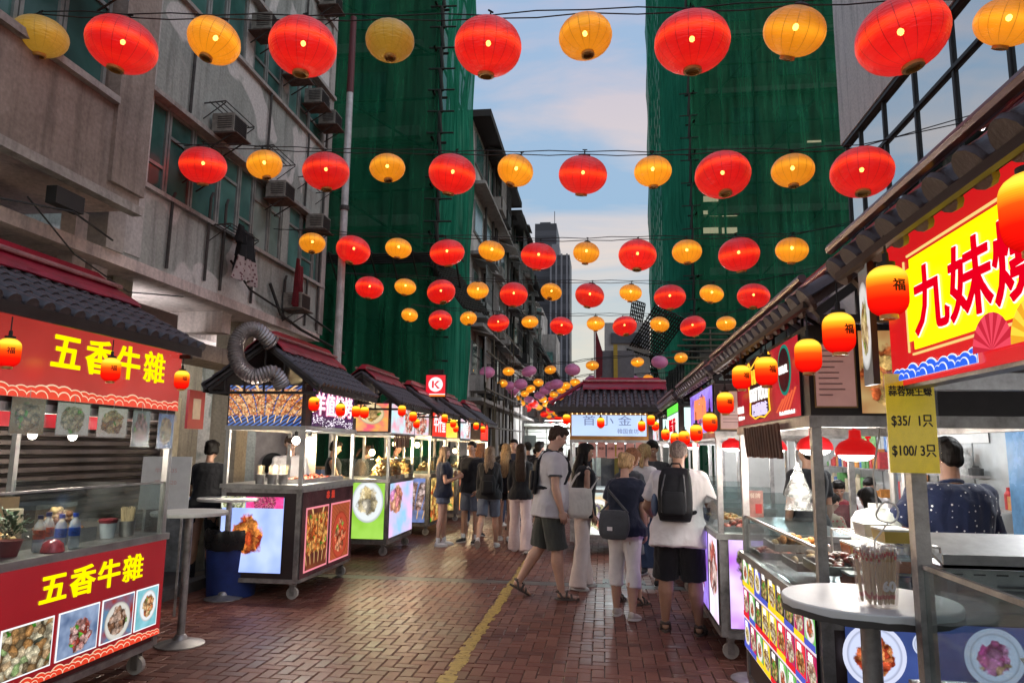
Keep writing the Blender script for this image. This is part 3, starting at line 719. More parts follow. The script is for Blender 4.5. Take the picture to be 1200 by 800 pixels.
ys = [0.5, 2.0, 3.5, 5.0, 6.4, 7.8, 9.2, 10.6, 11.9, 13.2, 14.4, 15.2]
for i in range(len(ys) - 1):
    for z0, z1 in ((7.25, 8.1), (4.3, 7.2), (1.6, 4.25)):
        window_x(mb_, 5.2, ys[i], ys[i + 1], z0, z1, -1, ALU_D, MIRR, 0, 0.03)
mu = MB()
for y in ys: mu.span((5.145, y - 0.03, 1.5), (5.2, y + 0.03, 8.1))
mu.span((5.13, 0, 7.2), (5.21, 15.2, 7.26)); mu.span((5.1, 0, 8.02), (5.2, 15.25, 8.098)); mu.span((5.13, 0, 4.24), (5.21, 15.2, 4.31))
mu.build('mullion', ALU_D, mb_)

# ================================================================== old tenements further along the left
def tenement(name, label, xf, y0, y1, H, depth=12, seed=0, floor_h=2.8, mat=None, trees=False):
    o = thing(name, label, 'building', (0, 0, 0)); r = random.Random(seed)
    mat = mat or C_GREY
    MB().span((xf - depth, y0, 0), (xf, y1, H)).build('wall', mat, o)
    MB().span((xf - depth - 0.2, y0 - 0.25, H), (xf + 0.75, y1 + 0.2, H + 0.28)).build('roof', surf('roof_dark', (0.05, 0.045, 0.045), 0.8), o)
    led = MB(); z = 3.6; fl = 0
    while z < H - 1.5:
        led.span((xf, y0, z - 0.25), (xf + 0.55, y1, z - 0.12)); y = y0 + 0.5
        while y < y1 - 1.4:
            k = r.random()
            wd = r.choice([1.1, 1.4, 1.8])
            f = MB().span((xf, y, z + 0.8), (xf + 0.06, y + wd, z + 2.1)); wv = f.build('window', ALU, o)
            MB().span((xf + 0.061, y + 0.06, z + 0.86), (xf + 0.07, y + wd - 0.06, z + 2.04)).build('pane', TEAL, wv)
            if k < 0.5:                                                   # caged balcony
                c = MB(); a, b_, d = y - 0.1, y + wd + 0.1, 0.6
                c.span((xf, a, z + 0.15), (xf + d, b_, z + 0.22)); c.span((xf, a, z + 0.22), (xf + d, a + 0.05, z + 0.75)); c.span((xf + d - 0.05, a, z + 0.22), (xf + d, b_, z + 0.75))
                for q in range(6): c.bar((xf + d - 0.02, a + (b_ - a) * q / 5, z + 0.75), (xf + d - 0.02, a + (b_ - a) * q / 5, z + 2.2), 0.04)
                c.bar((xf + d - 0.02, a, z + 1.5), (xf + d - 0.02, b_, z + 1.5), 0.04); c.bar((xf + d - 0.02, a, z + 2.2), (xf + d - 0.02, b_, z + 2.2), 0.04)
                c.prism([(xf, a, z + 2.5), (xf, b_, z + 2.5), (xf + 0.9, b_, z + 2.25), (xf + 0.9, a, z + 2.25)], (0, 0, 0.04)); c.build('balcony_cage', r.choice([PIPE, C_TRIM, ALU]), o)
            elif k < 0.8:
                aw = MB().prism([(xf, y - 0.1, z + 2.45), (xf, y + wd + 0.1, z + 2.45), (xf + 0.8, y + wd + 0.1, z + 2.15), (xf + 0.8, y - 0.1, z + 2.15)], (0, 0, 0.05)); aw.build('awning', r.choice([PIPE, C_TRIM, C_BROWN]), o)
            if r.random() < 0.45: MB().span((xf, y + 0.2, z + 0.3), (xf + 0.45, y + 0.75, z + 0.68)).build('wall_unit', r.choice([AC_W, C_TRIM]), o)
            y += wd + r.uniform(0.35, 0.9)
        z += floor_h; fl += 1
    led.build('ledge', C_TRIM, o)
    pp = MB()
    for k in range(5):
        y = r.uniform(y0, y1); pp.cyl((xf + 0.12, y, 0.5), (xf + 0.12, y, H), 0.06, n=5)
    pp.build('drain_pipe', PIPE, o)
    return o
C_T2 = mat_concrete('tenement_dark', (0.50, 0.48, 0.45), (0.30, 0.285, 0.265), (0.6, 0.58, 0.55), 21.0)
C_T3 = mat_concrete('tenement_mid', (0.42, 0.39, 0.36), (0.26, 0.24, 0.22), (0.55, 0.52, 0.48), 31.0)
tenement('tenement_building', 'old dark tenement with caged balconies beyond the left green netting', -5.0, 26.2, 36.6, 14.4, seed=1, mat=C_T2)
tenement('tenement_building', 'second old tenement down the left side, one roof step lower', -5.0, 37.0, 46.8, 14.0, seed=2, mat=C_T2)
tenement('tenement_building', 'pale tenement with tiered balconies farther down the left side', -5.2, 47.5, 54.5, 13.0, seed=3, mat=C_T3)
tenement('tenement_building', 'last pale tenement on the left before the dark towers', -5.6, 56.0, 84.0, 9.6, seed=4, mat=C_T3)
# bare scaffold poles standing at the foot of the tenements
bs = MB(); rr = random.Random(8)
for k in range(13):
    y = 26.5 + k * 0.85; x = -4.4 + rr.uniform(-.3, .2); bs.cyl((x, y, 0), (x + rr.uniform(-.25, .25), y, rr.uniform(3.5, 8)), 0.03, n=5)
for z in (2.4, 3.8, 5.2, 6.6): bs.cyl((-4.3, 26.3, z), (-4.25, 37.5, z + 0.1), 0.045, n=5)
tagset(bs.build('bamboo_scaffold', BAMB), 'bare bamboo poles standing in front of the old tenement', 'scaffold')
# distant blocks
def mat_fins():
    m = newmat('tower_fins'); t = NT(m); o = t.n('ShaderNodeOutputMaterial'); b = t.n('ShaderNodeBsdfPrincipled', {'Roughness': 0.5})
    s_ = t.n('ShaderNodeSeparateXYZ', {0: t.n('ShaderNodeNewGeometry').outputs['Position']})
    f = t.math('FRACT', t.math('MULTIPLY', s_.outputs['Z'], 0.31)); t.l(t.mix(t.ramp(f, [(0.6, 0.0), (0.62, 1.0)]), (0.04, 0.042, 0.055), (0.07, 0.072, 0.09)), b.inputs['Base Color']); t.l(b.outputs[0], o.inputs[0]); return m
FINS = mat_fins()
d1 = thing('dark_tower', 'tall dark slab tower behind the tenements', 'building'); MB().span((-15.4, 160, 0), (-10.4, 172, 53.3)).build('shaft', FINS, d1); MB().span((-17.5, 161, 0), (-15.4, 172, 46)).build('side_shaft', FINS, d1)
MB().span((-14.5, 163, 53.3), (-12, 168, 54.6)).cyl((-10.9, 161, 53), (-10.9, 161, 56.5), 0.08).build('roof_plant', FINS, d1)
d2 = thing('striped_tower', 'lower grey tower with vertical stripes beside the dark slab tower', 'building'); MB().span((-11.2, 150, 0), (-6.9, 160, 43)).build('shaft', FINS, d2)
fn = MB(); st = surf('pale_fin', (0.22, 0.22, 0.25), 0.6)
for k in range(4): fn.span((-11.1 + k * 1.15, 149.7, 0), (-10.75 + k * 1.15, 149.99, 43.2))
fn.build('fin', st, d2); MB().span((-10.9, 152, 43), (-9.3, 158, 46)).build('roof_plant', st, d2)
d3 = thing('stepped_block', 'pale weathered stepped block in front of the striped tower', 'building')
MB().span((-13.5, 96, 0), (-8.2, 106, 20.8)).span((-8.2, 97, 0), (-6.3, 106, 17.2)).span((-12.5, 97, 20.8), (-9.6, 104, 23.6)).build('wall', C_T3, d3)
for z in range(4, 20, 3):
    for x in (-12.6, -10.9, -9.2, -7.6):
        if x > -8.2 and z > 15: continue
        wv = MB().span((x, 95.9, z), (x + 0.9, 96.0 + (0.99 if x > -8.2 else 0), z + 1.6)).build('window', TEAL, d3)
for z in range(6, 20, 3): MB().span((-13.6, 94.9, z - 0.3), (-8.1, 95.99, z + 0.1)).build('ledge', C_TRIM, d3)
d4 = thing('brick_block', 'small brown far block at the end of the street', 'building'); MB().span((-5.2, 120, 0), (-2.0, 128, 12.5)).build('wall', mat_concrete('brown_far', (0.22, 0.13, 0.10), (0.15, 0.10, 0.08), None, 2.5), d4)
for z in range(4, 12, 3):
    for x in (-4.7, -3.4): MB().span((x, 119.9, z), (x + 0.8, 119.99, z + 1.3)).build('window', TEAL, d4)
d5 = thing('far_block', 'pale low far block under the cream sky at the end of the street', 'building'); MB().span((-2.4, 140, 0), (3, 150, 10.5)).build('wall', C_T3, d5)
for z in range(3, 10, 3):
    for x in range(-2, 3): MB().span((x, 139.9, z), (x + 0.6, 139.99, z + 1.3)).build('window', TEAL, d5)
# billboard pier with the yellow strip and red flag
bb = thing('billboard_pier', 'tall grey hoarding with a yellow vertical strip behind the pavilion stall', 'billboard')
MB().span((-0.1, 30.3, 0), (1.3, 31.6, 5.75)).build('hoarding', surf('hoarding_grey', (0.16, 0.15, 0.16), 0.6), bb)
MB().span((0.45, 30.2, 0), (0.62, 30.296, 6.0)).build('strip', surf('yellow_strip', (0.45, 0.30, 0.03), 0.5, 0, 0.1), bb)
b2 = thing('white_annex', 'white box building topped by a dark sign strip behind the hoarding', 'building')
MB().span((0.1, 34, 0), (2.2, 38, 7.6)).build('wall', surf('annex_white', (0.50, 0.47, 0.44), 0.6), b2); MB().span((0.4, 33.9, 6.6), (1.8, 33.99, 7.1)).build('sign_strip', surf('strip_grey', (0.12, 0.12, 0.13), 0.6), b2)
fl_ = thing('flag', 'narrow dark red flag on a white mast behind the pavilion stall', 'flag', (-0.32, 29.5, 0)); MB().cyl((0, 0, 0), (0, 0, 6.7), 0.04, n=8).build('mast', WHITE, fl_)
MB().prism([(0.03, 0, 6.6), (0.32, 0.02, 5.6), (0.3, 0.03, 4.6), (0.04, 0, 4.4)], (0, 0.02, 0)).build('banner', RED_C, fl_)
# pale lit market hall closing the street
hl = thing('market_hall', 'low pale building with dark windows lit greenish white across the street end', 'building')
HALL = surf('hall_white', (0.55, 0.58, 0.52), 0.6, 0, 0.12, 2)
MB().span((-12, 45, 0), (4.0, 50, 3.0)).build('wall', HALL, hl)
for k in range(13): MB().span((-11.9 + k * 1.2, 44.93, 0.6), (-11.86 + k * 1.2, 44.995, 2.95)).build('joint', surf('joint_dark', (0.12, 0.13, 0.12), 0.7), hl)
for z in (1.9, 2.3, 2.65): MB().span((-12, 44.95, z), (4, 44.99, z + 0.03)).build('rail', MATS['joint_dark'], hl)
for k, x in enumerate((-8.3, -7.4, -6.6, -4.9, -3.2, -1.5)): MB().span((x, 44.85, 1.75), (x + 0.75, 44.94, 2.45)).build('window', surf('hall_window', (0.045, 0.055, 0.05), 0.4), hl)
MB().span((-12.2, 44.3, 3.0), (4.2, 50.2, 3.16)).build('roof', HALL, hl)
# ================================================================== festival lanterns
def mat_lantern(name, col, edge, s, tr=0.12, top=(0.5, 0.05, 0.08), gores=18, band=1.0):
    m = newmat(name); t = NT(m); o = t.n('ShaderNodeOutputMaterial')
    co = t.n('ShaderNodeTexCoord').outputs['Object']; sp = t.n('ShaderNodeSeparateXYZ', {0: co})
    ang = t.math('ARCTAN2', sp.outputs['Y'], sp.outputs['X'])
    fr = t.math('FRACT', t.math('MULTIPLY', t.math('ADD', ang, PI), gores / (2 * PI)))
    rib = t.ramp(t.math('ABSOLUTE', t.math('SUBTRACT', fr, 0.5)), [(0.46, 1.0), (0.488, 0.22)])
    z = sp.outputs['Z']
    bnd = t.math('POWER', 2.718, t.math('MULTIPLY', t.math('MULTIPLY', z, z), -900.0 if False else -520.0))        # sheen across the middle of the silk, put into the emission
    glowz = t.ramp(t.n('ShaderNodeMapRange', {'Value': z, 'From Min': -0.26, 'From Max': 0.26}).outputs[0], [(0.0, 0.95), (0.45, 1.0), (0.75, 0.62), (1.0, 0.42)])
    nz = t.n('ShaderNodeTexNoise', {'Vector': co, 'Scale': 5.0, 'Detail': 3.0}).outputs['Fac']
    lw = t.n('ShaderNodeLayerWeight', {0: 0.4}).outputs['Facing']
    k = t.math('MULTIPLY', glowz, t.math('ADD', 0.8, t.math('MULTIPLY', nz, 0.4)))
    k = t.math('MULTIPLY', k, t.math('ADD', 1.0, t.math('MULTIPLY', bnd, 0.75 * band)))
    k = t.math('MULTIPLY', k, t.math('SUBTRACT', 1.0, t.math('MULTIPLY', lw, 0.45)))
    k = t.math('MULTIPLY', k, t.math('ADD', 0.84, t.math('MULTIPLY', t.n('ShaderNodeObjectInfo').outputs['Random'], 0.30)))
    c = t.mix(t.math('MULTIPLY', bnd, 0.6 * band), col, edge)
    c = t.mix(1.0, c, rib, 'MULTIPLY')
    em = t.n('ShaderNodeEmission', {'Color': c, 'Strength': t.math('MULTIPLY', k, s)})
    d = t.n('ShaderNodeBsdfPrincipled', {'Base Color': col4(top), 'Roughness': 0.35, 'Sheen Weight': 0.3})
    t.l(t.n('ShaderNodeBump', {'Strength': 0.7, 'Distance': 0.02, 'Height': t.n('ShaderNodeTexNoise', {'Vector': t.n('ShaderNodeMapping', {0: co, 'Scale': (1, 1, 5)}).outputs[0], 'Scale': 11.0, 'Detail': 3.0}).outputs['Fac']}).outputs[0], d.inputs['Normal'])
    a = t.n('ShaderNodeAddShader', {0: em.outputs[0], 1: d.outputs[0]}); tp = t.n('ShaderNodeBsdfTransparent', {'Color': (1, 0.6, 0.35, 1)})
    x = t.n('ShaderNodeMixShader', {0: 1 - tr, 1: tp.outputs[0], 2: a.outputs[0]}); t.l(x.outputs[0], o.inputs[0]); return m
L_RED = mat_lantern('red_silk', (0.62, 0.005, 0.003), (0.95, 0.055, 0.004), 0.70, 0.13, (0.32, 0.010, 0.02))
L_YEL = mat_lantern('yellow_silk', (0.80, 0.27, 0.006), (1.0, 0.46, 0.02), 0.64, 0.16, (0.40, 0.20, 0.02), 16, 0.6)
L_DIM = mat_lantern('dim_yellow_silk', (0.50, 0.26, 0.02), (0.5, 0.3, 0.04), 0.30, 0.10, (0.45, 0.28, 0.05), 16, 0.2)  # unlit lanterns, yet the silk is given a faint glow
L_PUR = mat_lantern('purple_silk', (0.30, 0.085, 0.17), (0.5, 0.18, 0.30), 0.30, 0.05, (0.42, 0.12, 0.26), 16, 0.3)
BULB = glow('lantern_bulb', (1.0, 0.62, 0.22), 26.0)
GOLD = surf('gold_trim', (0.62, 0.36, 0.10), 0.4, 0.2, 0.2)
def lantern_meshes(rx, rz, mat, hi=True):
    n = 54 if hi else 28; k = 16 if hi else 10; g_ = 18
    P = []; fs = []
    for j in range(k + 1):
        a = 0.21 + (PI - 0.42) * j / k; sr = math.sin(a); z = -math.cos(a) / math.cos(0.21) * rz
        for i in range(n):
            t_ = 2 * PI * i / n; r_ = rx * (sr ** 0.92) * (1 - 0.012 * abs(math.sin(t_ * g_ / 2 + PI / 2)) ** 6)
            P.append((r_ * math.cos(t_), r_ * math.sin(t_), z))
    for j in range(k):
        for i in range(n): fs.append((j * n + i, j * n + (i + 1) % n, (j + 1) * n + (i + 1) % n, (j + 1) * n + i))
    sh = MB().add(P, fs).mesh('shade', mat, True)
    r0 = rx * math.sin(0.21) ** 0.92
    cap = MB().lathe([(r0 * 1.03, rz - 0.008), (r0 * 1.05, rz + 0.012), (r0 * 0.8, rz + 0.02), (0.01, rz + 0.03)], n=18).mesh('top_cap', BROWN, True)
    rim = MB().lathe([(r0 * 1.03, -rz + 0.01), (r0 * 1.04, -rz - 0.025), (r0 * 0.72, -rz - 0.03), (r0 * 0.7, -rz + 0.0)], n=18).mesh('bottom_rim', GOLD, True)
    bulb = MB().ell((0, 0, 0.03), (0.022, 0.022, 0.026), 10, 8).mesh('bulb', BULB, True)
    cord = MB().cyl((0, 0, rz + 0.02), (0, 0, rz + 0.075), 0.008, n=5).bar((-0.03, 0, rz + 0.075), (0.03, 0, rz + 0.075), 0.012).mesh('hook', WIRE)
    return sh, cap, rim, bulb, cord
LM = {}
for key, (rx, rz, mt) in dict(R=(0.302, 0.235, L_RED), Y=(0.232, 0.172, L_YEL), D=(0.232, 0.172, L_DIM), P=(0.29, 0.205, L_PUR)).items():
    LM[key] = lantern_meshes(rx, rz, mt)
    LM[key + 's'] = lantern_meshes(rx, rz, mt, False)
RX = dict(R=0.302, Y=0.232, D=0.232, P=0.29)
rows = [
 (5.9, 'nearest', [(47, 43, 'D', 35), (143, 53, 'R', 45), (251, 48, 'Y', 34), (355, 55, 'R', 43), (457, 48, 'D', 31), (572, 55, 'R', 42), (686, 43, 'Y', 33), (811, 50, 'R', 45), (931, 37, 'Y', 36), (1057, 42, 'R', 51), (1181, 26, 'Y', 35)]),
 (9.0, 'second', [(-12, 191, 'R', 16), (238, 194, 'R', 29), (310, 193, 'Y', 22), (382, 201, 'R', 29), (454, 197, 'Y', 22), (530, 204, 'R', 29), (604, 200, 'Y', 22), (683, 205, 'R', 29), (765, 201, 'Y', 22), (847, 205, 'R', 32), (929, 200, 'Y', 24), (1010, 202, 'R', 34)]),
 (12.1, 'third', [(366, 285, 'Y', 16), (414, 293, 'R', 21), (467, 291, 'Y', 16), (524, 296, 'R', 21), (576, 294, 'Y', 16), (631, 300, 'R', 21), (687, 296, 'Y', 15.5), (747, 299, 'R', 22), (805, 295, 'Y', 17), (866, 298, 'R', 23), (928, 293, 'Y', 18)]),
 (15.2, 'fourth', [(433, 337, 'R', 17), (475, 336, 'Y', 13), (517, 342, 'R', 17), (560, 340, 'Y', 13), (602, 345, 'R', 16.5), (646, 342, 'Y', 12.5), (691, 346, 'R', 17), (739, 343, 'Y', 13), (785, 348, 'R', 18), (834, 344, 'Y', 13.5), (883, 347, 'R', 18)]),
 (18.2, 'fifth', [(480, 369, 'Y', 10), (516, 375, 'R', 14), (549, 373, 'Y', 10), (584, 378, 'R', 13), (621, 377, 'Y', 10), (658, 382, 'R', 13.5), (698, 379, 'Y', 10.5), (732, 382, 'R', 14), (773, 380, 'Y', 11), (812, 382, 'R', 14.5), (851, 379, 'Y', 11)]),
 (27.0, 'sixth', [(548, 434, 'Y', 7.2), (571, 436, 'P', 9.2), (596, 435, 'Y', 7), (620, 435, 'P', 9), (645, 433, 'Y', 6.8), (671, 433, 'P', 9), (694, 428, 'Y', 7.6), (747, 424, 'Y', 7.5), (773, 424, 'P', 9.5), (798, 419, 'Y', 7.5)]),
 (31.0, 'seventh', [(568, 450, 'P', 8), (589, 449, 'Y', 6), (610, 450, 'P', 8), (631, 448, 'Y', 6), (652, 450, 'P', 8), (674, 448, 'Y', 6), (693, 446, 'P', 8), (743, 446, 'P', 7.5), (760, 444, 'Y', 6.3)]),
 (35.5, 'eighth', [(602, 457, 'P', 7), (622, 455.5, 'Y', 5.4), (639, 457, 'P', 7), (658, 457, 'Y', 5.5), (676, 458, 'P', 7)]),
 (39.5, 'ninth', [(599, 462, 'P', 6.2), (615, 461, 'Y', 5), (632, 463, 'P', 6.2), (649, 462, 'Y', 5), (665, 463, 'P', 6.2)]),
 (43.5, 'tenth', [(611, 472, 'Y', 4.6), (625, 473, 'R', 6), (640, 473, 'Y', 4.5), (654, 474, 'R', 6), (668, 472, 'Y', 4.4)]),
 (48.0, 'eleventh', [(618, 478.5, 'R', 5.3), (632, 477.5, 'Y', 4.1), (645, 479, 'R', 5.2), (658, 478, 'Y', 4)]),
 (53.0, 'twelfth', [(626, 483.5, 'Y', 3.8), (638, 485, 'R', 4.8), (651, 484.5, 'Y', 3.7), (663, 486, 'R', 4.8)]),
 (59.0, 'thirteenth', [(631, 488, 'R', 4.3), (643, 487.5, 'Y', 3.4), (654, 489, 'R', 4.3), (666, 489, 'Y', 3.4)]),
 (33.2, 'hidden seventh', [(579, 455, 'Y', 5.6), (597, 452, 'P', 7.4), (645, 452, 'P', 7.2), (663, 452, 'Y', 5.6), (686, 454, 'Y', 5.6)]),
 (41.5, 'low tenth', [(606, 467, 'Y', 4.8), (620, 468, 'P', 5.8), (636, 467.5, 'Y', 4.8), (648, 468, 'R', 5.6), (661, 468, 'Y', 4.8), (674, 467, 'R', 5.6)]),
 (46.0, 'low eleventh', [(613, 476, 'R', 5.4), (628, 475, 'Y', 4.4), (649, 475.5, 'R', 5.2), (663, 475, 'Y', 4.2), (671, 479, 'R', 5.2)]),
 (51.0, 'low twelfth', [(622, 481.5, 'R', 4.9), (644, 482, 'Y', 3.9), (657, 482.5, 'R', 4.9), (668, 484, 'Y', 3.9)]),
 (66.0, 'farthest', [(636, 491, 'Y', 3), (646, 492, 'R', 3.8), (657, 492, 'Y', 3)]),
]
ORD = ['first', 'second', 'third', 'fourth', 'fifth', 'sixth', 'seventh', 'eighth', 'ninth', 'tenth', 'eleventh', 'twelfth']
cn = dict(R='big red', Y='glowing yellow', D='unlit mustard yellow', P='dull purple')
rl = random.Random(21)
for Y, rn_, lst in rows:
    count = {}; pts = []
    for (px, py, k, r) in lst:
        c = PY(px, py, Y); s_ = r * c.y * 1.02 / F / RX[k] * (1 / math.cos(R(YAW)) if False else 1.0); s_ = max(0.75, min(1.25, s_))
        count[k] = count.get(k, 0) + 1
        nm = dict(R='red', Y='yellow', D='yellow', P='purple')[k]
        o = thing(nm + '_lantern', f'{cn[k]} lantern, {ORD[count[k] - 1]} {cn[k].split()[-1]} one from the left on the {rn_} wire', 'lantern', c, rl.uniform(0, 6), 'festival lanterns strung over the street')
        o.rotation_euler = (rl.gauss(0, 0.13), rl.gauss(0, 0.13) + (0.16 if k in 'YD' and Y < 6 else 0), rl.uniform(0, 6)); o.scale = (s_, s_, s_ * rl.uniform(0.93, 1.08))
        mm = LM[k if Y < 16 else k + 's']
        for nm_, me in zip(('shade', 'top_cap', 'bottom_rim', 'bulb', 'hook'), mm):
            if nm_ == 'bulb' and k in 'DP': continue
            if Y > 40 and nm_ in ('hook', 'bulb'): continue
            link(nm_, me, o)
        pts.append(Vector((c.x, c.y, c.z + RX[k] * 0.75 * s_ + 0.05)))
    if Y < 45:
        pts.sort(key=lambda p: p.x)
        x0, x1 = (-5.95, 4.9) if Y < 16 else (-5.0, 4.3)
        zz = sum(p.z for p in pts) / len(pts)
        for q in range(2):
            line = [Vector((x0, Y - 0.1 + q * 0.2, zz + 0.25 + q * 0.05))]
            for i, p in enumerate(pts):
                if p.x < x0 + 0.2 or p.x > x1 - 0.1: continue
                line.append(p + Vector((0, 0, 0.0 + (0.03 if q else 0))))
                if i < len(pts) - 1 and pts[i + 1].x < x1 - 0.1: m_ = (p + pts[i + 1]) / 2; line.append(m_ + Vector((0, 0, (-0.02 if q == 0 else 0.05))))
            line.append(Vector((x1, Y, zz + 0.3 - q * 0.1)))
            tagset(MB().tube(line, 0.007 if Y < 20 else 0.012, 4).build('lantern_wire', WIRE), f'{"thin" if q else "thicker"} black wire carrying the {rn_} row of lanterns', 'wire')
# ---- small barrel lanterns with a brushed character, hung from the eaves
def mat_barrel():
    m = newmat('barrel_lantern_paper'); t = NT(m); o = t.n('ShaderNodeOutputMaterial')
    co = t.n('ShaderNodeTexCoord').outputs['Object']; sp = t.n('ShaderNodeSeparateXYZ', {0: co})
    v = t.n('ShaderNodeMapRange', {'Value': sp.outputs['Z'], 'From Min': -0.075, 'From Max': 0.075}).outputs[0]
    c = t.ramp(v, [(0.0, (0.62, 0.002, 0.002)), (0.30, (0.85, 0.008, 0.002)), (0.55, (0.95, 0.06, 0.004)), (0.72, (1.0, 0.28, 0.01)), (0.86, (1.0, 0.62, 0.05)), (1.0, (1.0, 0.5, 0.05))])
    k = t.ramp(v, [(0.0, 0.75), (0.5, 1.0), (0.8, 1.25), (1.0, 0.9)])
    lw = t.n('ShaderNodeLayerWeight', {0: 0.35}).outputs['Facing']
    k = t.math('MULTIPLY', k, t.math('SUBTRACT', 1.0, t.math('MULTIPLY', lw, 0.5)))
    hor = t.math('ADD', 0.92, t.math('MULTIPLY', t.math('SINE', t.math('MULTIPLY', sp.outputs['Z'], 1300.0)), 0.06))
    e = t.n('ShaderNodeEmission', {'Color': c, 'Strength': t.math('MULTIPLY', t.math('MULTIPLY', k, hor), 1.25)}); t.l(e.outputs[0], o.inputs[0]); return m
BARREL = mat_barrel(); INK = surf('brushed_ink', (0.07, 0.018, 0.0), 0.8, 0, 0)
prof = [(0.022, -0.074)] + [(0.058 * (1 - abs(s_) ** 5 * 0.42), s_ * 0.070) for s_ in [x / 7 for x in range(-7, 8)]] + [(0.024, 0.074)]
B_SH = MB().lathe(prof, n=28).mesh('shade', BARREL, True)
B_CAP = MB().lathe([(0.026, 0.071), (0.026, 0.086), (0.010, 0.088), (0.009, 0.115), (0.002, 0.118)], n=14).mesh('top_cap', BLACK, True)
B_RIM = MB().lathe([(0.026, -0.070), (0.027, -0.084), (0.018, -0.086), (0.018, -0.072)], n=14).mesh('bottom_rim', GOLD, True)
B_CORD = MB().cyl((0, 0, 0.11), (0, 0, 0.19), 0.0035, n=5).mesh('cord', WIRE)
_t = text_mesh('福', 0.038, INK, 0.003, 0.0006, 'character', None, Matrix.Translation((0.012, -0.0575, 0.004)) @ Matrix.Rotation(R(90), 4, 'X'))
B_CH = _t.data; bpy.data.objects.remove(_t)
for v in B_CH.vertices:                                                   # wrap the glyph round the barrel
    a = v.co.x / 0.058; r_ = -v.co.y + 0.0035; v.co.x = r_ * math.sin(a); v.co.y = -r_ * math.cos(a)
def barrel(c, label, s_=1.0, rz=0.0, ch=True, lit=True, cord=None):
    o = thing('barrel_lantern', label, 'lantern', c, rz, 'small barrel lanterns hung from the stall eaves'); o.scale = (s_ * 0.93, s_ * 0.93, s_ * 0.95)
    for nm_, me in (('shade', B_SH), ('top_cap', B_CAP), ('bottom_rim', B_RIM), ('cord', B_CORD)): link(nm_, me, o)
    if ch: link('character', B_CH, o)
    return o
for i, (px, py, s_, lb) in enumerate([(10, 413, 1.0, 'cut by the edge at the near end of the beef stall'), (130, 433, 1.0, 'hanging in front of the yellow beef stall characters'), (213, 445, 0.93, 'at the far corner of the beef stall'),
    (368, 473, 1.0, 'at the near corner of the skewer stall'), (399, 480, 1.0, 'in the middle of the neon barbecue sign'), (417, 482, .95, 'half hidden behind another by the neon sign'), (427, 483, 1.0, 'beside the yellow burger poster'),
    (471, 481, 1.1, 'over the pink collage sign'), (484, 488, 1.1, 'over the far half of the pink collage sign'), (488, 496, 1, 'lower one of a pair by the collage sign'), (521, 490, 1.1, 'over the red sign with white characters'), (531, 496, 1.1, 'just past the red sign'), (534, 502, 1, 'lowest past the red sign'), (558, 499, 1.2, 'on the last stall of the left row'), (566, 503, 1.1, 'farthest of the left row')]):
    barrel(PXp(px, py, -2.93), 'glowing red barrel lantern ' + lb, s_, R(40), i < 5)
for i, (px, py, s_, lb) in enumerate([(1213, 248, 1.06, 'largest, over the big yellow sign and cut by the edge'), (1040, 341, 1.0, 'beside the big yellow sign'), (983, 390, 0.97, 'in front of the framed menu sheet'), (947, 417, 0.93, 'next to the halal badge'),
    (898, 435, 1.0, 'in front of the fast food sign'), (869, 442, 0.98, 'left of the fast food letters'), (850, 472, 1.0, 'below the dark eave of the purple screen stall'), (832, 495, 1.0, 'in front of the purple screens'), (816, 507, 1.0, 'at the corner of the green topped sign'),
    (802, 513, 1.0, 'below the green topped sign'), (791, 514, .95, 'overlapping another below the green topped sign'), (780, 509, 1.0, 'between the pavilion and the right row'), (768, 499, 1.0, 'near the pavilion corner post')]):
    barrel(PXp(px, py, 0.80), 'glowing red barrel lantern ' + lb, s_, R(8 if i > 1 else 0), i not in (3,))
for px, py, lb in [(763, 492, 'highest at the right end of the pavilion stall'), (752, 499, 'at the right end of the pavilion sign'), (704, 495, 'in front of the pale pavilion sign'), (664, 491, 'at the left end of the pavilion stall')]:
    barrel(PY(px, py, 11.25), 'glowing red barrel lantern ' + lb, 1.1, R(5), False)
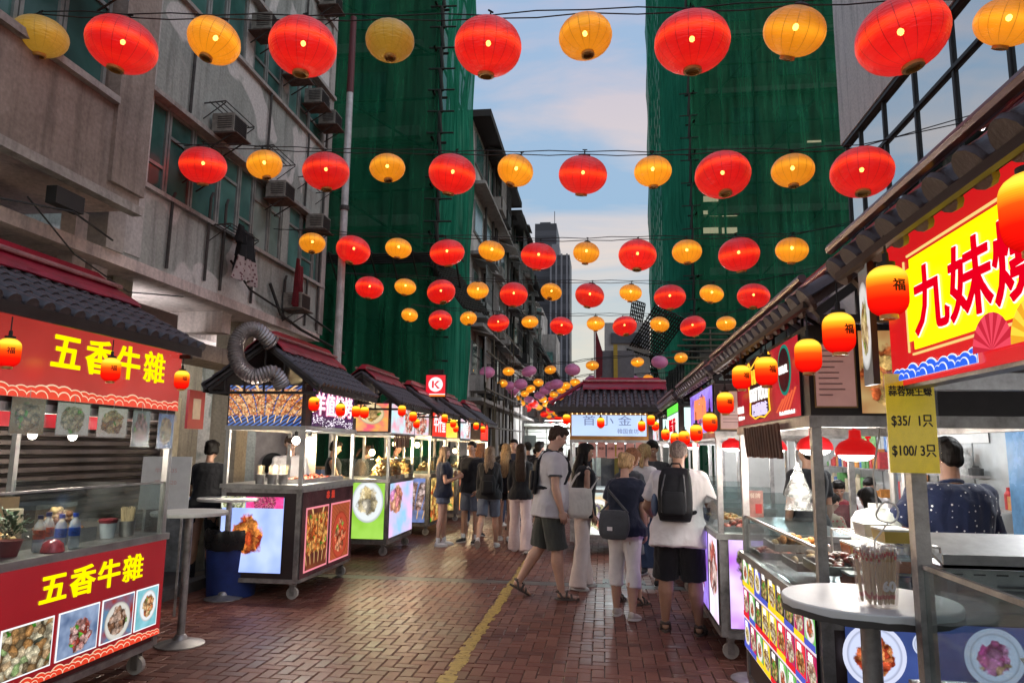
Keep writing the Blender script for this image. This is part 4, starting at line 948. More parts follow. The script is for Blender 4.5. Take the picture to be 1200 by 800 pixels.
# ================================================================== stalls
def mat_food(name, bg=(0.2, 0.3, 0.5), plate=None, cols=((0.8, 0.25, 0.05), (0.9, 0.5, 0.2), (0.4, 0.08, 0.02)), c=(0.5, 0.5), r=0.33, sc=9.0, s=1.0, asp=1.0, bg2=None, seed=0.0, garnish=(0.15, 0.5, 0.05), stripes=None, skew=False):
    """printed or lit photograph of a dish: plate, heap of pieces, blurred backdrop"""
    if name in MATS: return MATS[name]
    m = newmat(name); t = NT(m); o = t.n('ShaderNodeOutputMaterial')
    uv = t.n('ShaderNodeTexCoord').outputs['UV']
    p = t.n('ShaderNodeMapping', {0: uv, 'Location': (seed, seed * 1.7, 0), 'Scale': (asp, 1, 1)}).outputs[0]
    q = t.n('ShaderNodeMapping', {0: uv, 'Location': (-c[0] * asp, -c[1], 0), 'Scale': (asp, 1, 1)}).outputs[0]
    wob = t.n('ShaderNodeTexNoise', {'Vector': p, 'Scale': 5.0, 'Detail': 4.0}).outputs['Fac']
    d = t.n('ShaderNodeVectorMath', {0: q}, operation='LENGTH').outputs['Value']
    dn = t.math('ADD', d, t.math('MULTIPLY', t.math('SUBTRACT', wob, 0.5), 0.34))
    nb = t.n('ShaderNodeTexNoise', {'Vector': p, 'Scale': 2.2, 'Detail': 2.0}).outputs['Fac']
    b2 = bg2 or tuple(min(1, x * 2.2 + 0.05) for x in bg)
    col = t.mix(t.ramp(nb, [(0.35, 0.0), (0.65, 1.0)]), bg, b2)
    if stripes:
        w_ = t.n('ShaderNodeTexWave', {'Vector': t.n('ShaderNodeMapping', {0: uv, 'Rotation': (0, 0, 0.7)}).outputs[0], 'Scale': 5.0, 'Distortion': 0.3}).outputs['Fac']
        col = t.mix(t.ramp(w_, [(0.45, 0.0), (0.55, 1.0)]), col, stripes)
    if plate:
        col = t.mix(t.ramp(d, [(r + 0.125, 1.0), (r + 0.14, 0.0)]), col, tuple(x * 0.62 for x in plate))
        col = t.mix(t.ramp(d, [(r + 0.085, 1.0), (r + 0.12, 0.0)]), col, plate)
    pd = t.n('ShaderNodeVectorMath', {0: p, 1: t.n('ShaderNodeVectorMath', {0: t.n('ShaderNodeTexNoise', {'Vector': p, 'Scale': sc * 0.9, 'Detail': 3.0}).outputs['Color'], 'Scale': 0.16}, operation='SCALE').outputs[0]}, operation='ADD').outputs[0]
    vo = t.n('ShaderNodeTexVoronoi', {'Vector': pd, 'Scale': sc, 'Randomness': 1.0}); v2 = t.n('ShaderNodeTexVoronoi', {'Vector': pd, 'Scale': sc * 2.7, 'Randomness': 1.0})
    pick = t.n('ShaderNodeSeparateColor', {0: vo.outputs['Color']}).outputs[0]
    f = t.ramp(pick, [(0.0, cols[2]), (0.3, cols[0]), (0.6, cols[1]), (0.92, cols[1]), (0.95, garnish), (1.0, garnish)])
    sh = t.ramp(vo.outputs['Distance'], [(0.0, 1.25), (0.35, 0.9), (0.75, 0.28)])
    f = t.mix(1.0, f, sh, 'MULTIPLY'); f = t.mix(1.0, f, t.ramp(v2.outputs['Distance'], [(0.0, 1.35), (0.4, 0.85), (0.7, 0.6)]), 'MULTIPLY')
    n2 = t.n('ShaderNodeTexNoise', {'Vector': p, 'Scale': 38.0, 'Detail': 4.0}).outputs['Fac']
    f = t.mix(1.0, f, t.ramp(n2, [(0.3, 0.7), (0.7, 1.35)]), 'MULTIPLY')
    if skew:
        sx_ = t.n('ShaderNodeSeparateXYZ', {0: uv})
        st = t.math('FRACT', t.math('MULTIPLY', t.math('ADD', sx_.outputs['X'], t.math('MULTIPLY', t.math('MULTIPLY', t.math('SUBTRACT', sx_.outputs['X'], 0.5), sx_.outputs['Y']), -0.7)), skew))
        stick = t.ramp(t.math('ABSOLUTE', t.math('SUBTRACT', st, 0.5)), [(0.05, 1.0), (0.08, 0.0)])
        low = t.ramp(sx_.outputs['Y'], [(0.42, 1.0), (0.5, 0.0)]); edge = t.ramp(sx_.outputs['Y'], [(0.06, 0.0), (0.1, 1.0)])
        col = t.mix(t.math('MULTIPLY', stick, edge), col, (0.75, 0.45, 0.18))
        msk = t.math('MULTIPLY', t.ramp(t.math('ABSOLUTE', t.math('SUBTRACT', st, 0.5)), [(0.40, 1.0), (0.47, 0.0)]), t.ramp(t.math('ADD', sx_.outputs['Y'], t.math('MULTIPLY', wob, 0.2)), [(0.34, 0.0), (0.38, 1.0)]))
        msk = t.math('MULTIPLY', msk, t.ramp(sx_.outputs['Y'], [(0.88, 1.0), (0.93, 0.0)]))
        col = t.mix(msk, col, f)
    else: col = t.mix(t.ramp(dn, [(r - 0.02, 1.0), (r + 0.01, 0.0)]), col, f)
    e = t.n('ShaderNodeEmission', {'Color': col, 'Strength': s * ES * 0.9}); gl = t.n('ShaderNodeBsdfGlossy', {'Color': (0.06, 0.06, 0.06, 1), 'Roughness': 0.12})
    a = t.n('ShaderNodeAddShader', {0: e.outputs[0], 1: gl.outputs[0]}); t.l(a.outputs[0], o.inputs[0]); MATS[name] = m; return m
def lit(name, col, s=1.0, var=0.15, sc=1.2):
    """back-lit printed film"""
    if name in MATS: return MATS[name]
    if isinstance(col, str): col = hexc(col)
    m = newmat(name); t = NT(m); o = t.n('ShaderNodeOutputMaterial')
    nz = t.n('ShaderNodeTexNoise', {'Vector': t.n('ShaderNodeTexCoord').outputs['Object'], 'Scale': sc, 'Detail': 2.0}).outputs['Fac']
    c = t.mix(1.0, col, t.ramp(nz, [(0.3, 1 - var), (0.7, 1 + var)]), 'MULTIPLY')
    e = t.n('ShaderNodeEmission', {'Color': c, 'Strength': s * ES}); gl = t.n('ShaderNodeBsdfGlossy', {'Color': (0.09, 0.09, 0.09, 1), 'Roughness': 0.22}); t.l(t.n('ShaderNodeBump', {'Strength': 0.5, 'Distance': 0.02, 'Height': nz}).outputs[0], gl.inputs['Normal'])
    a = t.n('ShaderNodeAddShader', {0: e.outputs[0], 1: gl.outputs[0]}); t.l(a.outputs[0], o.inputs[0]); MATS[name] = m; return m
TILE = surf('grey_roof_tile', (0.085, 0.075, 0.085), 0.42, 0.1, 0.35, 6, 0.2, 60)
TILE_R = surf('brown_roof_tile', (0.085, 0.052, 0.052), 0.42, 0.1, 0.35, 6, 0.2, 60)
RIDGE = surf('crimson_ridge', (0.34, 0.010, 0.034), 0.36, 0.15, 0.3, 3, 0.3, 25)
RIDGE_T = surf('ridge_tube', (0.45, 0.22, 0.22), 0.35, 0.3, 0.2)
def rib_mesh(Ls, mat, rr=0.042, seg=6):
    """one column of half-round roof tiles running down the slope along +y..-y"""
    m = MB(); n = 7; P = []; fs = []
    for k in range(seg):
        a, b = k * Ls / seg, (k + 1) * Ls / seg
        base = len(P)
        for (yy, r_) in ((a, rr), (b + 0.012, rr * 0.86)):
            for i in range(n):
                t_ = PI * i / (n - 1); P.append((r_ * math.cos(t_), yy, r_ * math.sin(t_) * 0.95 + (0.004 if yy == a else -0.002)))
        for i in range(n - 1): fs.append((base + i, base + i + 1, base + n + i + 1, base + n + i))
        fs.append(tuple(base + i for i in range(n)))
    m.add(P, fs); m.cyl((0, 0.004, 0.0), (0, -0.012, 0.0), rr * 1.12, rr * 1.05, 14)
    return m.mesh('roof_tile', mat, 35)
def add_roof(o, L, D, ez=2.24, rz=2.72, over=0.34, oend=0.22, tile=TILE, pitch=0.115, red=0.30, back=True, hip=0.0):
    rr_t = 0.042; ebh = 0.07 if tile is not TILE_R else 0.03
    if tile is TILE_R: rr_t, pitch = 0.050, 0.15
    yr = D * 0.5; x0, x1 = -L / 2 - oend, L / 2 + oend
    ef, eb = -over, D + over
    for (ey, sg) in (((ef, 1), (eb, -1)) if back else ((ef, 1),)):
        run = abs(yr - ey); Ls = math.hypot(run, rz - ez); ang = math.atan2(rz - ez, run)
        d = Vector((0, sg * run, rz - ez)).normalized(); nrm = Vector((0, -sg * (rz - ez), run)).normalized()
        a0, a1 = Vector((x0, ey, ez)), Vector((x1, ey, ez))
        MB().prism([a0, a1, a1 + d * Ls, a0 + d * Ls + Vector((hip, 0, 0))], -nrm * 0.03).build('roof_deck', tile, o)
        me = rib_mesh(Ls, tile, rr_t); n = int((x1 - x0) / pitch)
        for i in range(n + 1):
            r_ = link('roof_tile', me, o, (x0 + (x1 - x0) * (i + 0.0) / n, ey, ez + 0.004)); r_.rotation_euler = (ang if sg > 0 else -ang, 0, 0)
            if hip and i * (x1 - x0) / n < hip: r_.scale = (1, max(0.03, i * (x1 - x0) / n / hip), 1)
            if sg < 0: r_.rotation_euler = Euler((ang, 0, PI), 'XYZ')
        # crimson flashing over the upper tiles, lip turned up
        f = MB(); w0 = Ls * (1 - red); nn = 16; P = []
        for i in range(nn + 1):
            x = x0 + hip - 0.02 + (x1 - x0 - hip + 0.04) * i / nn; wv = 0.012 * math.sin(i * 2.3) + 0.01 * math.sin(i * 5.1)
            for s_, h in ((w0 + wv, 0.055), (w0 + 0.05, 0.075), (Ls, 0.085)):
                P.append(Vector((x, ey, ez)) + d * s_ + nrm * h)
        f.add(P, [(i * 3 + j, i * 3 + j + 1, (i + 1) * 3 + j + 1, (i + 1) * 3 + j) for i in range(nn) for j in range(2)])
        fo = f.build('ridge_flashing', RIDGE, o); sm = fo.modifiers.new('s', 'SOLIDIFY'); sm.thickness = 0.012
        MB().tube([Vector((x0 + hip - 0.03, ey, ez)) + d * (Ls * 0.97) + nrm * 0.11, Vector((x1 + 0.03, ey, ez)) + d * (Ls * 0.97) + nrm * 0.11], 0.018, 8).build('ridge_tube', RIDGE_T, o)
        MB().prism([Vector((x0, ey - sg * 0.015, ez - ebh)), Vector((x1, ey - sg * 0.015, ez - ebh)), Vector((x1, ey - sg * 0.015, ez - 0.005)), Vector((x0, ey - sg * 0.015, ez - 0.005))], (0, sg * 0.02, 0)).build('eave_board', DARK, o)
    if tile is TILE_R: MB().tube([Vector((x0 - 0.02, ef - 0.02, ez + 0.085)), Vector((x1 + 0.02, ef - 0.02, ez + 0.085))], 0.018, 8).build('eave_pipe', surf('eave_pipe_maroon', (0.13, 0.06, 0.065), 0.35, 0.3, 0.2), o)
    if hip: MB().prism([Vector((x0, ef, ez)), Vector((x0, eb, ez)), Vector((x0 + hip, yr, rz))], (0.01, 0, -0.03)).build('hip_face', tile, o)
    if hip: MB().tube([Vector((x0, ef, ez + 0.04)), Vector((x0 + hip, yr, rz + 0.07))], 0.035, 8).build('hip_ridge', RIDGE, o)
    MB().box((hip / 2, yr, rz + 0.10), (x1 - x0 - hip + 0.1, 0.12, 0.09), taper=0.8).build('ridge_cap', RIDGE, o)
    for x in ((x0 + 0.03, x1 - 0.03) if not hip else (x1 - 0.03,)):                                     # open trusses at the gables
        g_ = MB(); g_.bar((x, ef + 0.04, ez - 0.05), (x, yr, rz - 0.04), 0.035); g_.bar((x, eb - 0.04, ez - 0.05), (x, yr, rz - 0.04), 0.035); g_.bar((x, ef + 0.05, ez - 0.07), (x, eb - 0.05, ez - 0.07), 0.03)
        k = 5
        for i in range(1, k + 1):
            y = ef + (eb - ef) * i / (k + 1); h = (rz - ez) * (1 - abs(y - yr) / (yr - ef)); g_.bar((x, y, ez - 0.07), (x, y, ez + h - 0.05), 0.018)
        g_.build('gable_truss', DARK, o)
def add_castor(o, x, y, white=True):
    c = MB().box((x, y, 0.17), (0.07, 0.06, 0.05)).box((x - 0.026, y, 0.10), (0.008, 0.05, 0.13)).box((x + 0.026, y, 0.10), (0.008, 0.05, 0.13)).build('castor', STEEL_D, o)
    MB().cyl((x - 0.018, y, 0.062), (x + 0.018, y, 0.062), 0.062, n=16).build('wheel', surf('castor_tyre_pale', (0.42, 0.38, 0.34), 0.6) if white else BLACK, c)
def stall(name, label, loc, rz, L, D, ct=0.95, hz=(1.80, 2.30), body=BROWN, header=DARK, tile=TILE, roof=True, glass_h=0.36, ez=2.24, rzh=2.72, over=0.22, oend=0.22, post=STEEL, zb=0.2, back=True, cabd=None, hip=0.0):
    cd = cabd or D
    o = thing(name, label, 'food stall', loc, rz)
    MB().span((-L / 2 + 0.012, 0.012, zb), (L / 2 - 0.012, cd - 0.012, ct - 0.03)).build('cabinet', body, o)
    f = MB()
    for x in (-L / 2, L / 2 - 0.05): f.span((x, 0, zb - 0.02), (x + 0.05, 0.05, ct - 0.05)); f.span((x, cd - 0.05, zb - 0.02), (x + 0.05, cd, ct - 0.05))
    for z in (zb - 0.03, ct - 0.09): 
        f.span((-L / 2 + 0.05, -0.003, z), (L / 2 - 0.05, 0.045, z + 0.045)); f.span((-L / 2 - 0.003, 0.05, z), (-L / 2 + 0.04, cd - 0.05, z + 0.045)); f.span((L / 2 - 0.04, 0.05, z), (L / 2 + 0.003, cd - 0.05, z + 0.045))
    f.build('edge_frame', STEEL_D, o)
    MB().span((-L / 2 - 0.02, -0.02, ct - 0.045), (L / 2 + 0.02, cd + 0.02, ct)).build('counter_top', STEEL, o)
    for x in (-L / 2 + 0.022, L / 2 - 0.022):
        for y in (0.022, D - 0.022): MB().span((x - 0.021, y - 0.021, ct if (y < 0.1 or cd == D) else 0.0), (x + 0.021, y + 0.021, hz[0])).build('post', post, o)
    fr = MB()
    for z in (hz[0] - 0.03,): 
        fr.span((-L / 2 - 0.01, -0.01, z), (L / 2 + 0.01, 0.04, z + 0.05)); fr.span((-L / 2 - 0.01, D - 0.04, z), (L / 2 + 0.01, D + 0.01, z + 0.05)); fr.span((-L / 2 - 0.01, 0.04, z), (-L / 2 + 0.04, D - 0.04, z + 0.05)); fr.span((L / 2 - 0.04, 0.04, z), (L / 2 + 0.01, D - 0.04, z + 0.05))
    fr.build('top_rail', post, o)
    h = MB()
    h.span((-L / 2, 0.0, hz[0] + 0.02), (L / 2, 0.05, hz[1])); h.span((-L / 2, D - 0.05, hz[0] + 0.02), (L / 2, D, hz[1])); h.span((-L / 2, 0.05, hz[0] + 0.02), (-L / 2 + 0.05, D - 0.05, hz[1])); h.span((L / 2 - 0.05, 0.05, hz[0] + 0.02), (L / 2, D - 0.05, hz[1]))
    h.build('header_box', header, o)
    MB().span((-L / 2 + 0.05, 0.05, hz[1] - 0.06), (L / 2 - 0.05, D - 0.05, hz[1] - 0.03)).build('inner_ceiling', surf('stall_ceiling', (0.16, 0.13, 0.12), 0.6, 0, 0.2), o)
    if glass_h:
        for a, b in (((-L / 2 + 0.045, 0.016, ct), (L / 2 - 0.045, 0.022, ct + glass_h)), ((-L / 2 + 0.016, 0.045, ct), (-L / 2 + 0.022, cd - 0.045, ct + glass_h)), ((L / 2 - 0.022, 0.045, ct), (L / 2 - 0.016, cd - 0.045, ct + glass_h))):
            MB().span(a, b).build('glass_pane', GLASS, o)
        MB().span((-L / 2 + 0.045, 0.012, ct + glass_h), (L / 2 - 0.045, 0.026, ct + glass_h + 0.014)).build('glass_rail', post, o)
    for x in (-L / 2 + 0.1, L / 2 - 0.1):
        for y in (0.08, cd - 0.08): add_castor(o, x, y)
    if roof: add_roof(o, L, D, ez, rzh, over, oend, tile, back=back, hip=hip)
    return o
XN, UP = (1, 0, 0), (0, 0, 1)
def front(o, name, xc, zc, wd, ht, mat, dy=-0.012, th=0.01, side=None): return panel(name, (xc, dy, zc), (1, 0, 0), UP, wd, ht, mat, o, th, side)
def near_l(o, L, name, yc, zc, wd, ht, mat, dx=0.012, th=0.01, side=None): return panel(name, (-L / 2 - dx, yc, zc), (0, -1, 0), UP, wd, ht, mat, o, th, side)
def near_r(o, L, name, yc, zc, wd, ht, mat, dx=0.012, th=0.01, side=None): return panel(name, (L / 2 + dx, yc, zc), (0, 1, 0), UP, wd, ht, mat, o, th, side)
def ftext(o, body, xc, zc, size, mat, dy=-0.016, off=0.0, xs=1.0, depth=0.006, name='lettering', align='CENTER'):
    return text_mesh(body, size, mat, depth, off, name, o, frame_mtx((xc, dy, zc), (1, 0, 0), UP), align, xs)
def clouds(o, x0, x1, z0, r, mred, mcream, dy, seed=0, parent=None):
    """printed rows of scalloped clouds along the foot of a sign"""
    rr_ = random.Random(seed); m = MB(); x = x0 + r * 0.6; lay = 0
    def hd(mi, cx, rad, y):
        m.mat(mi); n = 12; pts = []
        for i in range(n + 1):
            t_ = PI * i / n; px = cx + rad * math.cos(t_); pts.append((max(x0, min(x1, px)), y, z0 + rad * math.sin(t_) * 0.9))
        m.prism(pts, (0, 0.001, 0))
    while x < x1:
        rad = r * rr_.uniform(0.7, 1.15); y = dy - 0.0012 * (lay % 3)
        hd(1, x, rad, y); hd(0, x, rad * 0.90, y - 0.0014); hd(1, x, rad * 0.60, y - 0.0028); hd(0, x, rad * 0.50, y - 0.0042)
        x += rad * 0.95; lay += 1
    return tagset(m.build('cloud_border', [mred, mcream], o), kind='stuff')
Y_T = glow('sign_yellow', (0.95, 0.78, 0.0), 1.0); RED_S = lit('sign_red', (0.42, 0.036, 0.028), 0.85, 0.3); RED_B = lit('sign_red_deep', (0.30, 0.010, 0.016), 0.75, 0.2); RED_BR = lit('cloud_red', (0.72, 0.05, 0.02), 0.9)
CREAM = glow('cloud_cream', (0.9, 0.62, 0.42), 0.85); WH_E = glow('sign_white', (0.85, 0.85, 0.88), 1.0)
meat = ((0.55, 0.16, 0.07), (0.80, 0.42, 0.28), (0.22, 0.05, 0.03))
F1 = mat_food('print_offal', (0.5, 0.3, 0.12), None, ((0.6, 0.3, 0.1), (0.9, 0.8, 0.55), (0.12, 0.14, 0.1)), (0.5, 0.5), 0.8, 6, 0.85, 1.25, seed=1, garnish=(0.1, 0.45, 0.04))
F2 = mat_food('print_beef_bowl', (0.10, 0.16, 0.30), None, ((0.6, 0.10, 0.06), (0.95, 0.6, 0.55), (0.25, 0.04, 0.03)), (0.55, 0.42), 0.36, 8, 0.85, 1.2, (0.35, 0.45, 0.65), 2)
F3 = mat_food('print_tripe', (0.35, 0.03, 0.02), (0.75, 0.72, 0.66), ((0.45, 0.22, 0.12), (0.75, 0.52, 0.4), (0.1, 0.05, 0.03)), (0.5, 0.42), 0.33, 7, 0.85, 1.1, (0.12, 0.25, 0.4), 3)
F4 = mat_food('print_noodle', (0.15, 0.45, 0.50), (0.85, 0.88, 0.9), ((0.85, 0.3, 0.08), (0.95, 0.6, 0.3), (0.6, 0.1, 0.05)), (0.55, 0.55), 0.27, 9, 0.9, 1.0, (0.3, 0.65, 0.75), 4)
# ---- stall 1: five-spice beef offal, nearest on the left
L1 = 2.45
s1 = stall('beef_stall', 'red five-spice beef offal stall with yellow characters, nearest on the left side', (-3.2, 3.84, 0), R(90), L1, 1.3, 0.96, (1.80, 2.36), surf('stall_maroon', (0.09, 0.012, 0.014), 0.5, 0, 0.2), DARK, TILE, zb=0.2, ez=2.33, rzh=2.74, over=0.15, oend=0.02)
front(s1, 'sign_board', 0, 2.10, L1 + 0.02, 0.50, RED_S)
for i_, c_ in enumerate('五香牛雜'): ftext(s1, c_, 0.05 + i_ * 0.285, 2.125, 0.235, Y_T, -0.016, 0.005 if i_ < 3 else 0.002, 1.08, name='character')
clouds(s1, -L1 / 2, L1 / 2, 1.852, 0.085, RED_BR, CREAM, -0.0145, 2)
fp = front(s1, 'front_panel', 0, 0.585, L1, 0.66, RED_B)
for i_, c_ in enumerate('五香牛雜'): ftext(s1, c_, 0.14 + i_ * 0.24, 0.755, 0.185, Y_T, -0.016, 0.004 if i_ < 3 else 0.0015, 1.2, name='character')
clouds(s1, -L1 / 2, L1 / 2 - 0.005, 0.258, 0.06, RED_BR, CREAM, -0.0145, 5)
for x, wd, mt in ((-0.47, 0.34, F3), (-0.02, 0.36, F1), (0.38, 0.33, F2), (0.74, 0.30, F3), (1.045, 0.23, F4)):
    pf = MB().box((x, -0.0155, 0.47), (wd + 0.016, 0.005, 0.276)).build('photo_frame', WH_E, s1); panel('photo', (x, -0.0185, 0.47), (1, 0, 0), UP, wd, 0.26, mt, pf, 0.001)
PBLUE = F1
# ---- stall 2: skewers and barbecue
K_SK = mat_food('screen_skewers', (0.04, 0.10, 0.32), None, ((0.75, 0.22, 0.06), (0.98, 0.55, 0.25), (0.35, 0.06, 0.02)), (0.5, 0.55), 0.5, 17, 1.3, 1.8, (0.06, 0.12, 0.35), 1, stripes=(0.02, 0.015, 0.03), skew=12, garnish=(0.9, 0.35, 0.1))
K_CH = mat_food('screen_fried_chicken', (0.28, 0.38, 0.80), None, ((0.70, 0.10, 0.02), (0.95, 0.32, 0.06), (0.35, 0.03, 0.01)), (0.42, 0.48), 0.26, 9, 1.35, 1.1, (0.42, 0.52, 0.95), 5, garnish=(0.9, 0.3, 0.1))
K_PK = mat_food('screen_pink', (0.75, 0.03, 0.18), None, ((0.9, 0.05, 0.25), (0.98, 0.2, 0.4), (0.2, 0.01, 0.03)), (0.5, 0.5), 0.9, 12, 1.0, 3, seed=2, garnish=(0.9, 0.4, 0.3))
K_GR = mat_food('screen_greens', (0.55, 0.65, 0.35), None, ((0.75, 0.75, 0.35), (0.85, 0.85, 0.7), (0.35, 0.5, 0.1)), (0.5, 0.5), 0.9, 9, 1.0, 2, seed=7, garnish=(0.02, 0.02, 0.02))
K_S1 = mat_food('photo_skewer_rack', (0.08, 0.02, 0.015), None, ((0.85, 0.2, 0.04), (0.95, 0.45, 0.12), (0.3, 0.03, 0.01)), (0.5, 0.5), 0.5, 12, 1.0, 1, (0.2, 0.05, 0.02), 3, skew=6)
K_S2 = mat_food('photo_squid_plate', (0.12, 0.02, 0.015), (0.45, 0.06, 0.03), ((0.9, 0.12, 0.05), (0.95, 0.4, 0.2), (0.4, 0.02, 0.01)), (0.5, 0.42), 0.3, 10, 1.0, 1, (0.3, 0.04, 0.02), 9, stripes=(0.5, 0.12, 0.04))
L2 = 1.62
s2 = stall('skewer_stall', 'barbecue skewer stall with bright food screens and a pink neon sign, second on the left', (-3.2, 8.27, 0), R(90), L2, 0.9, 1.19, (1.80, 2.27), surf('stall_dark', (0.035, 0.02, 0.02), 0.5), BROWN, TILE, glass_h=0, ez=2.24, rzh=2.72, oend=0.12)
near_l(s2, L2, 'sign_screen', 0.46, 2.035, 0.84, 0.44, K_SK)
near_l(s2, L2, 'front_screen', 0.53, 0.665, 0.70, 0.78, K_CH, 0.010)
near_l(s2, L2, 'strip_screen', 0.395, 1.0, 0.42, 0.12, K_PK, 0.016); near_l(s2, L2, 'strip_screen', 0.75, 1.0, 0.27, 0.12, K_GR, 0.016)
NEON = glow('neon_pink', (1.0, 0.28, 0.40), 1.6); NEON_W = glow('neon_white', (0.95, 0.85, 0.95), 1.4); NEON_D = lit('neon_backing', (0.07, 0.02, 0.09), 0.8, 0.5, 9)
front(s2, 'sign_board', 0.0, 2.035, L2 - 0.3, 0.42, NEON_D)
ftext(s2, '羊值燒烤', 0.0, 2.06, 0.27, NEON, -0.016, 0.012, 1.1); ftext(s2, '羊值燒烤', 0.0, 2.06, 0.27, NEON_W, -0.021, 0.0, 1.1)
spk = MB(); rs = random.Random(2)
for i in range(220): x = rs.uniform(-0.64, 0.64); z = rs.uniform(1.835, 1.93) + 0.03 * math.sin(x * 9); spk.box((x, -0.014, z), (0.008, 0.003, 0.008))
tagset(spk.build('led_dots', NEON_W, s2), kind='stuff')
front(s2, 'front_panel', 0, 0.66, L2 - 0.06, 0.90, lit('dark_red_print', (0.035, 0.012, 0.014), 0.9, 0.5, 3))
for x, mt in ((-0.36, K_S1), (0.36, K_S2)):
    pf = MB().box((x, -0.016, 0.60), (0.64, 0.006, 0.68)).build('photo_frame', glow('frame_pink', (0.85, 0.25, 0.3), 0.9), s2); panel('photo', (x, -0.0195, 0.60), (1, 0, 0), UP, 0.60, 0.64, mt, pf, 0.001)
ftext(s2, '串  燒', 0.0, 1.04, 0.10, glow('dim_red', (0.6, 0.05, 0.03), 0.8), -0.017)
# ---- stall 3: snacks with green and pastel panels
K_BG = mat_food('poster_burger', (0.85, 0.55, 0.08), (0.75, 0.6, 0.35), ((0.7, 0.3, 0.08), (0.95, 0.6, 0.25), (0.35, 0.4, 0.05)), (0.5, 0.62), 0.24, 6, 1.0, 1.0, (0.85, 0.12, 0.18), 4)
K_SP = mat_food('poster_soup', (0.28, 0.58, 0.05), (0.80, 0.85, 0.85), ((0.85, 0.65, 0.3), (0.95, 0.8, 0.5), (0.9, 0.85, 0.75)), (0.5, 0.66), 0.24, 5, 1.0, 0.8, (0.38, 0.70, 0.10), 6, garnish=(0.85, 0.4, 0.1))
K_PS = mat_food('poster_pastel', (0.30, 0.55, 0.80), None, ((0.9, 0.3, 0.25), (0.95, 0.55, 0.3), (0.75, 0.3, 0.6)), (0.25, 0.7), 0.26, 6, 1.15, 1.0, (0.78, 0.50, 0.80), 8)
K_CO = mat_food('poster_collage', (0.85, 0.40, 0.50), None, ((0.9, 0.25, 0.15), (0.95, 0.7, 0.6), (0.6, 0.1, 0.1)), (0.75, 0.5), 0.5, 8, 1.1, 2.6, (0.55, 0.80, 0.85), 3)
K_SX = mat_food('poster_satay', (0.10, 0.10, 0.12), None, ((0.45, 0.25, 0.2), (0.8, 0.6, 0.55), (0.12, 0.05, 0.05)), (0.4, 0.5), 0.5, 9, 1.0, 0.8, (0.2, 0.3, 0.7), 2, skew=5)
K_ND = mat_food('poster_noodles', (0.5, 0.15, 0.04), None, ((0.85, 0.35, 0.08), (0.95, 0.65, 0.2), (0.5, 0.08, 0.02)), (0.5, 0.5), 0.9, 7, 1.1, 1.0, seed=5)
L3 = 1.42
s3 = stall('snack_stall', 'snack stall with a lime green soup poster and pastel front, third on the left', (-3.2, 11.35, 0), R(90), L3, 0.9, 1.12, (1.80, 2.27), STEEL_D, BROWN, TILE, glass_h=0.3, oend=0.12)
near_l(s3, L3, 'sign_board', 0.30, 2.05, 0.52, 0.42, K_BG); near_l(s3, L3, 'poster', 0.31, 0.66, 0.52, 0.82, K_SP)
front(s3, 'sign_board', -0.05, 2.04, L3 - 0.06, 0.44, K_CO); front(s3, 'poster', 0, 0.66, L3 - 0.1, 0.80, K_PS)
fb = MB()
for k in range(16): fb.box((-0.55 + k * 0.052, -0.02 - 0.012 * (k % 2), 1.70), (0.05, 0.01, 0.20))
fb.build('valance', surf('valance_brown', (0.16, 0.075, 0.05), 0.8, 0, 0.3), s3)
# ---- stalls 4, 5, 6 and 7
s4 = stall('satay_stall', 'satay stall with an orange noodle poster beside the chatting couple, fourth on the left', (-3.2, 13.9, 0), R(90), 1.3, 0.9, 1.12, (1.80, 2.27), STEEL_D, BROWN, TILE, glass_h=0.3, oend=0.12)
near_l(s4, 1.3, 'sign_board', 0.35, 2.04, 0.6, 0.42, K_CO); near_l(s4, 1.3, 'poster', 0.33, 0.64, 0.5, 0.80, K_SX); front(s4, 'poster', 0, 0.64, 1.16, 0.80, K_ND)
front(s4, 'sign_board', 0, 2.04, 1.2, 0.44, lit('sign_scarlet', (0.75, 0.03, 0.015), 1.1)); ftext(s4, '牛什皇', 0, 2.04, 0.34, WH_E, -0.016, 0.008)
s5 = stall('grill_stall', 'small stall with yellow and red lit header behind the chatting couple, fifth on the left', (-3.2, 16.6, 0), R(90), 1.3, 0.9, 1.12, (1.80, 2.27), STEEL_D, BROWN, TILE, glass_h=0.3, oend=0.12)
near_l(s5, 1.3, 'sign_board', 0.35, 2.04, 0.6, 0.42, lit('sign_lemon', (0.9, 0.62, 0.05), 1.1)); front(s5, 'sign_board', 0, 2.04, 1.2, 0.44, K_CO); front(s5, 'poster', 0, 0.64, 1.16, 0.8, K_BG); near_l(s5, 1.3, 'poster', 0.4, 0.64, 0.6, 0.8, K_ND)
ftext(s5, '小食', 0, 2.04, 0.34, WH_E, -0.016, 0.008)
s6 = stall('corner_stall', 'last stall of the left row, mostly hidden by the walking crowd', (-3.2, 19.3, 0), R(90), 1.3, 0.9, 1.12, (1.80, 2.27), STEEL_D, BROWN, TILE, glass_h=0.3, oend=0.12)
front(s6, 'sign_board', 0, 2.04, 1.2, 0.44, MATS['sign_scarlet']); front(s6, 'poster', 0, 0.64, 1.16, 0.8, F4)
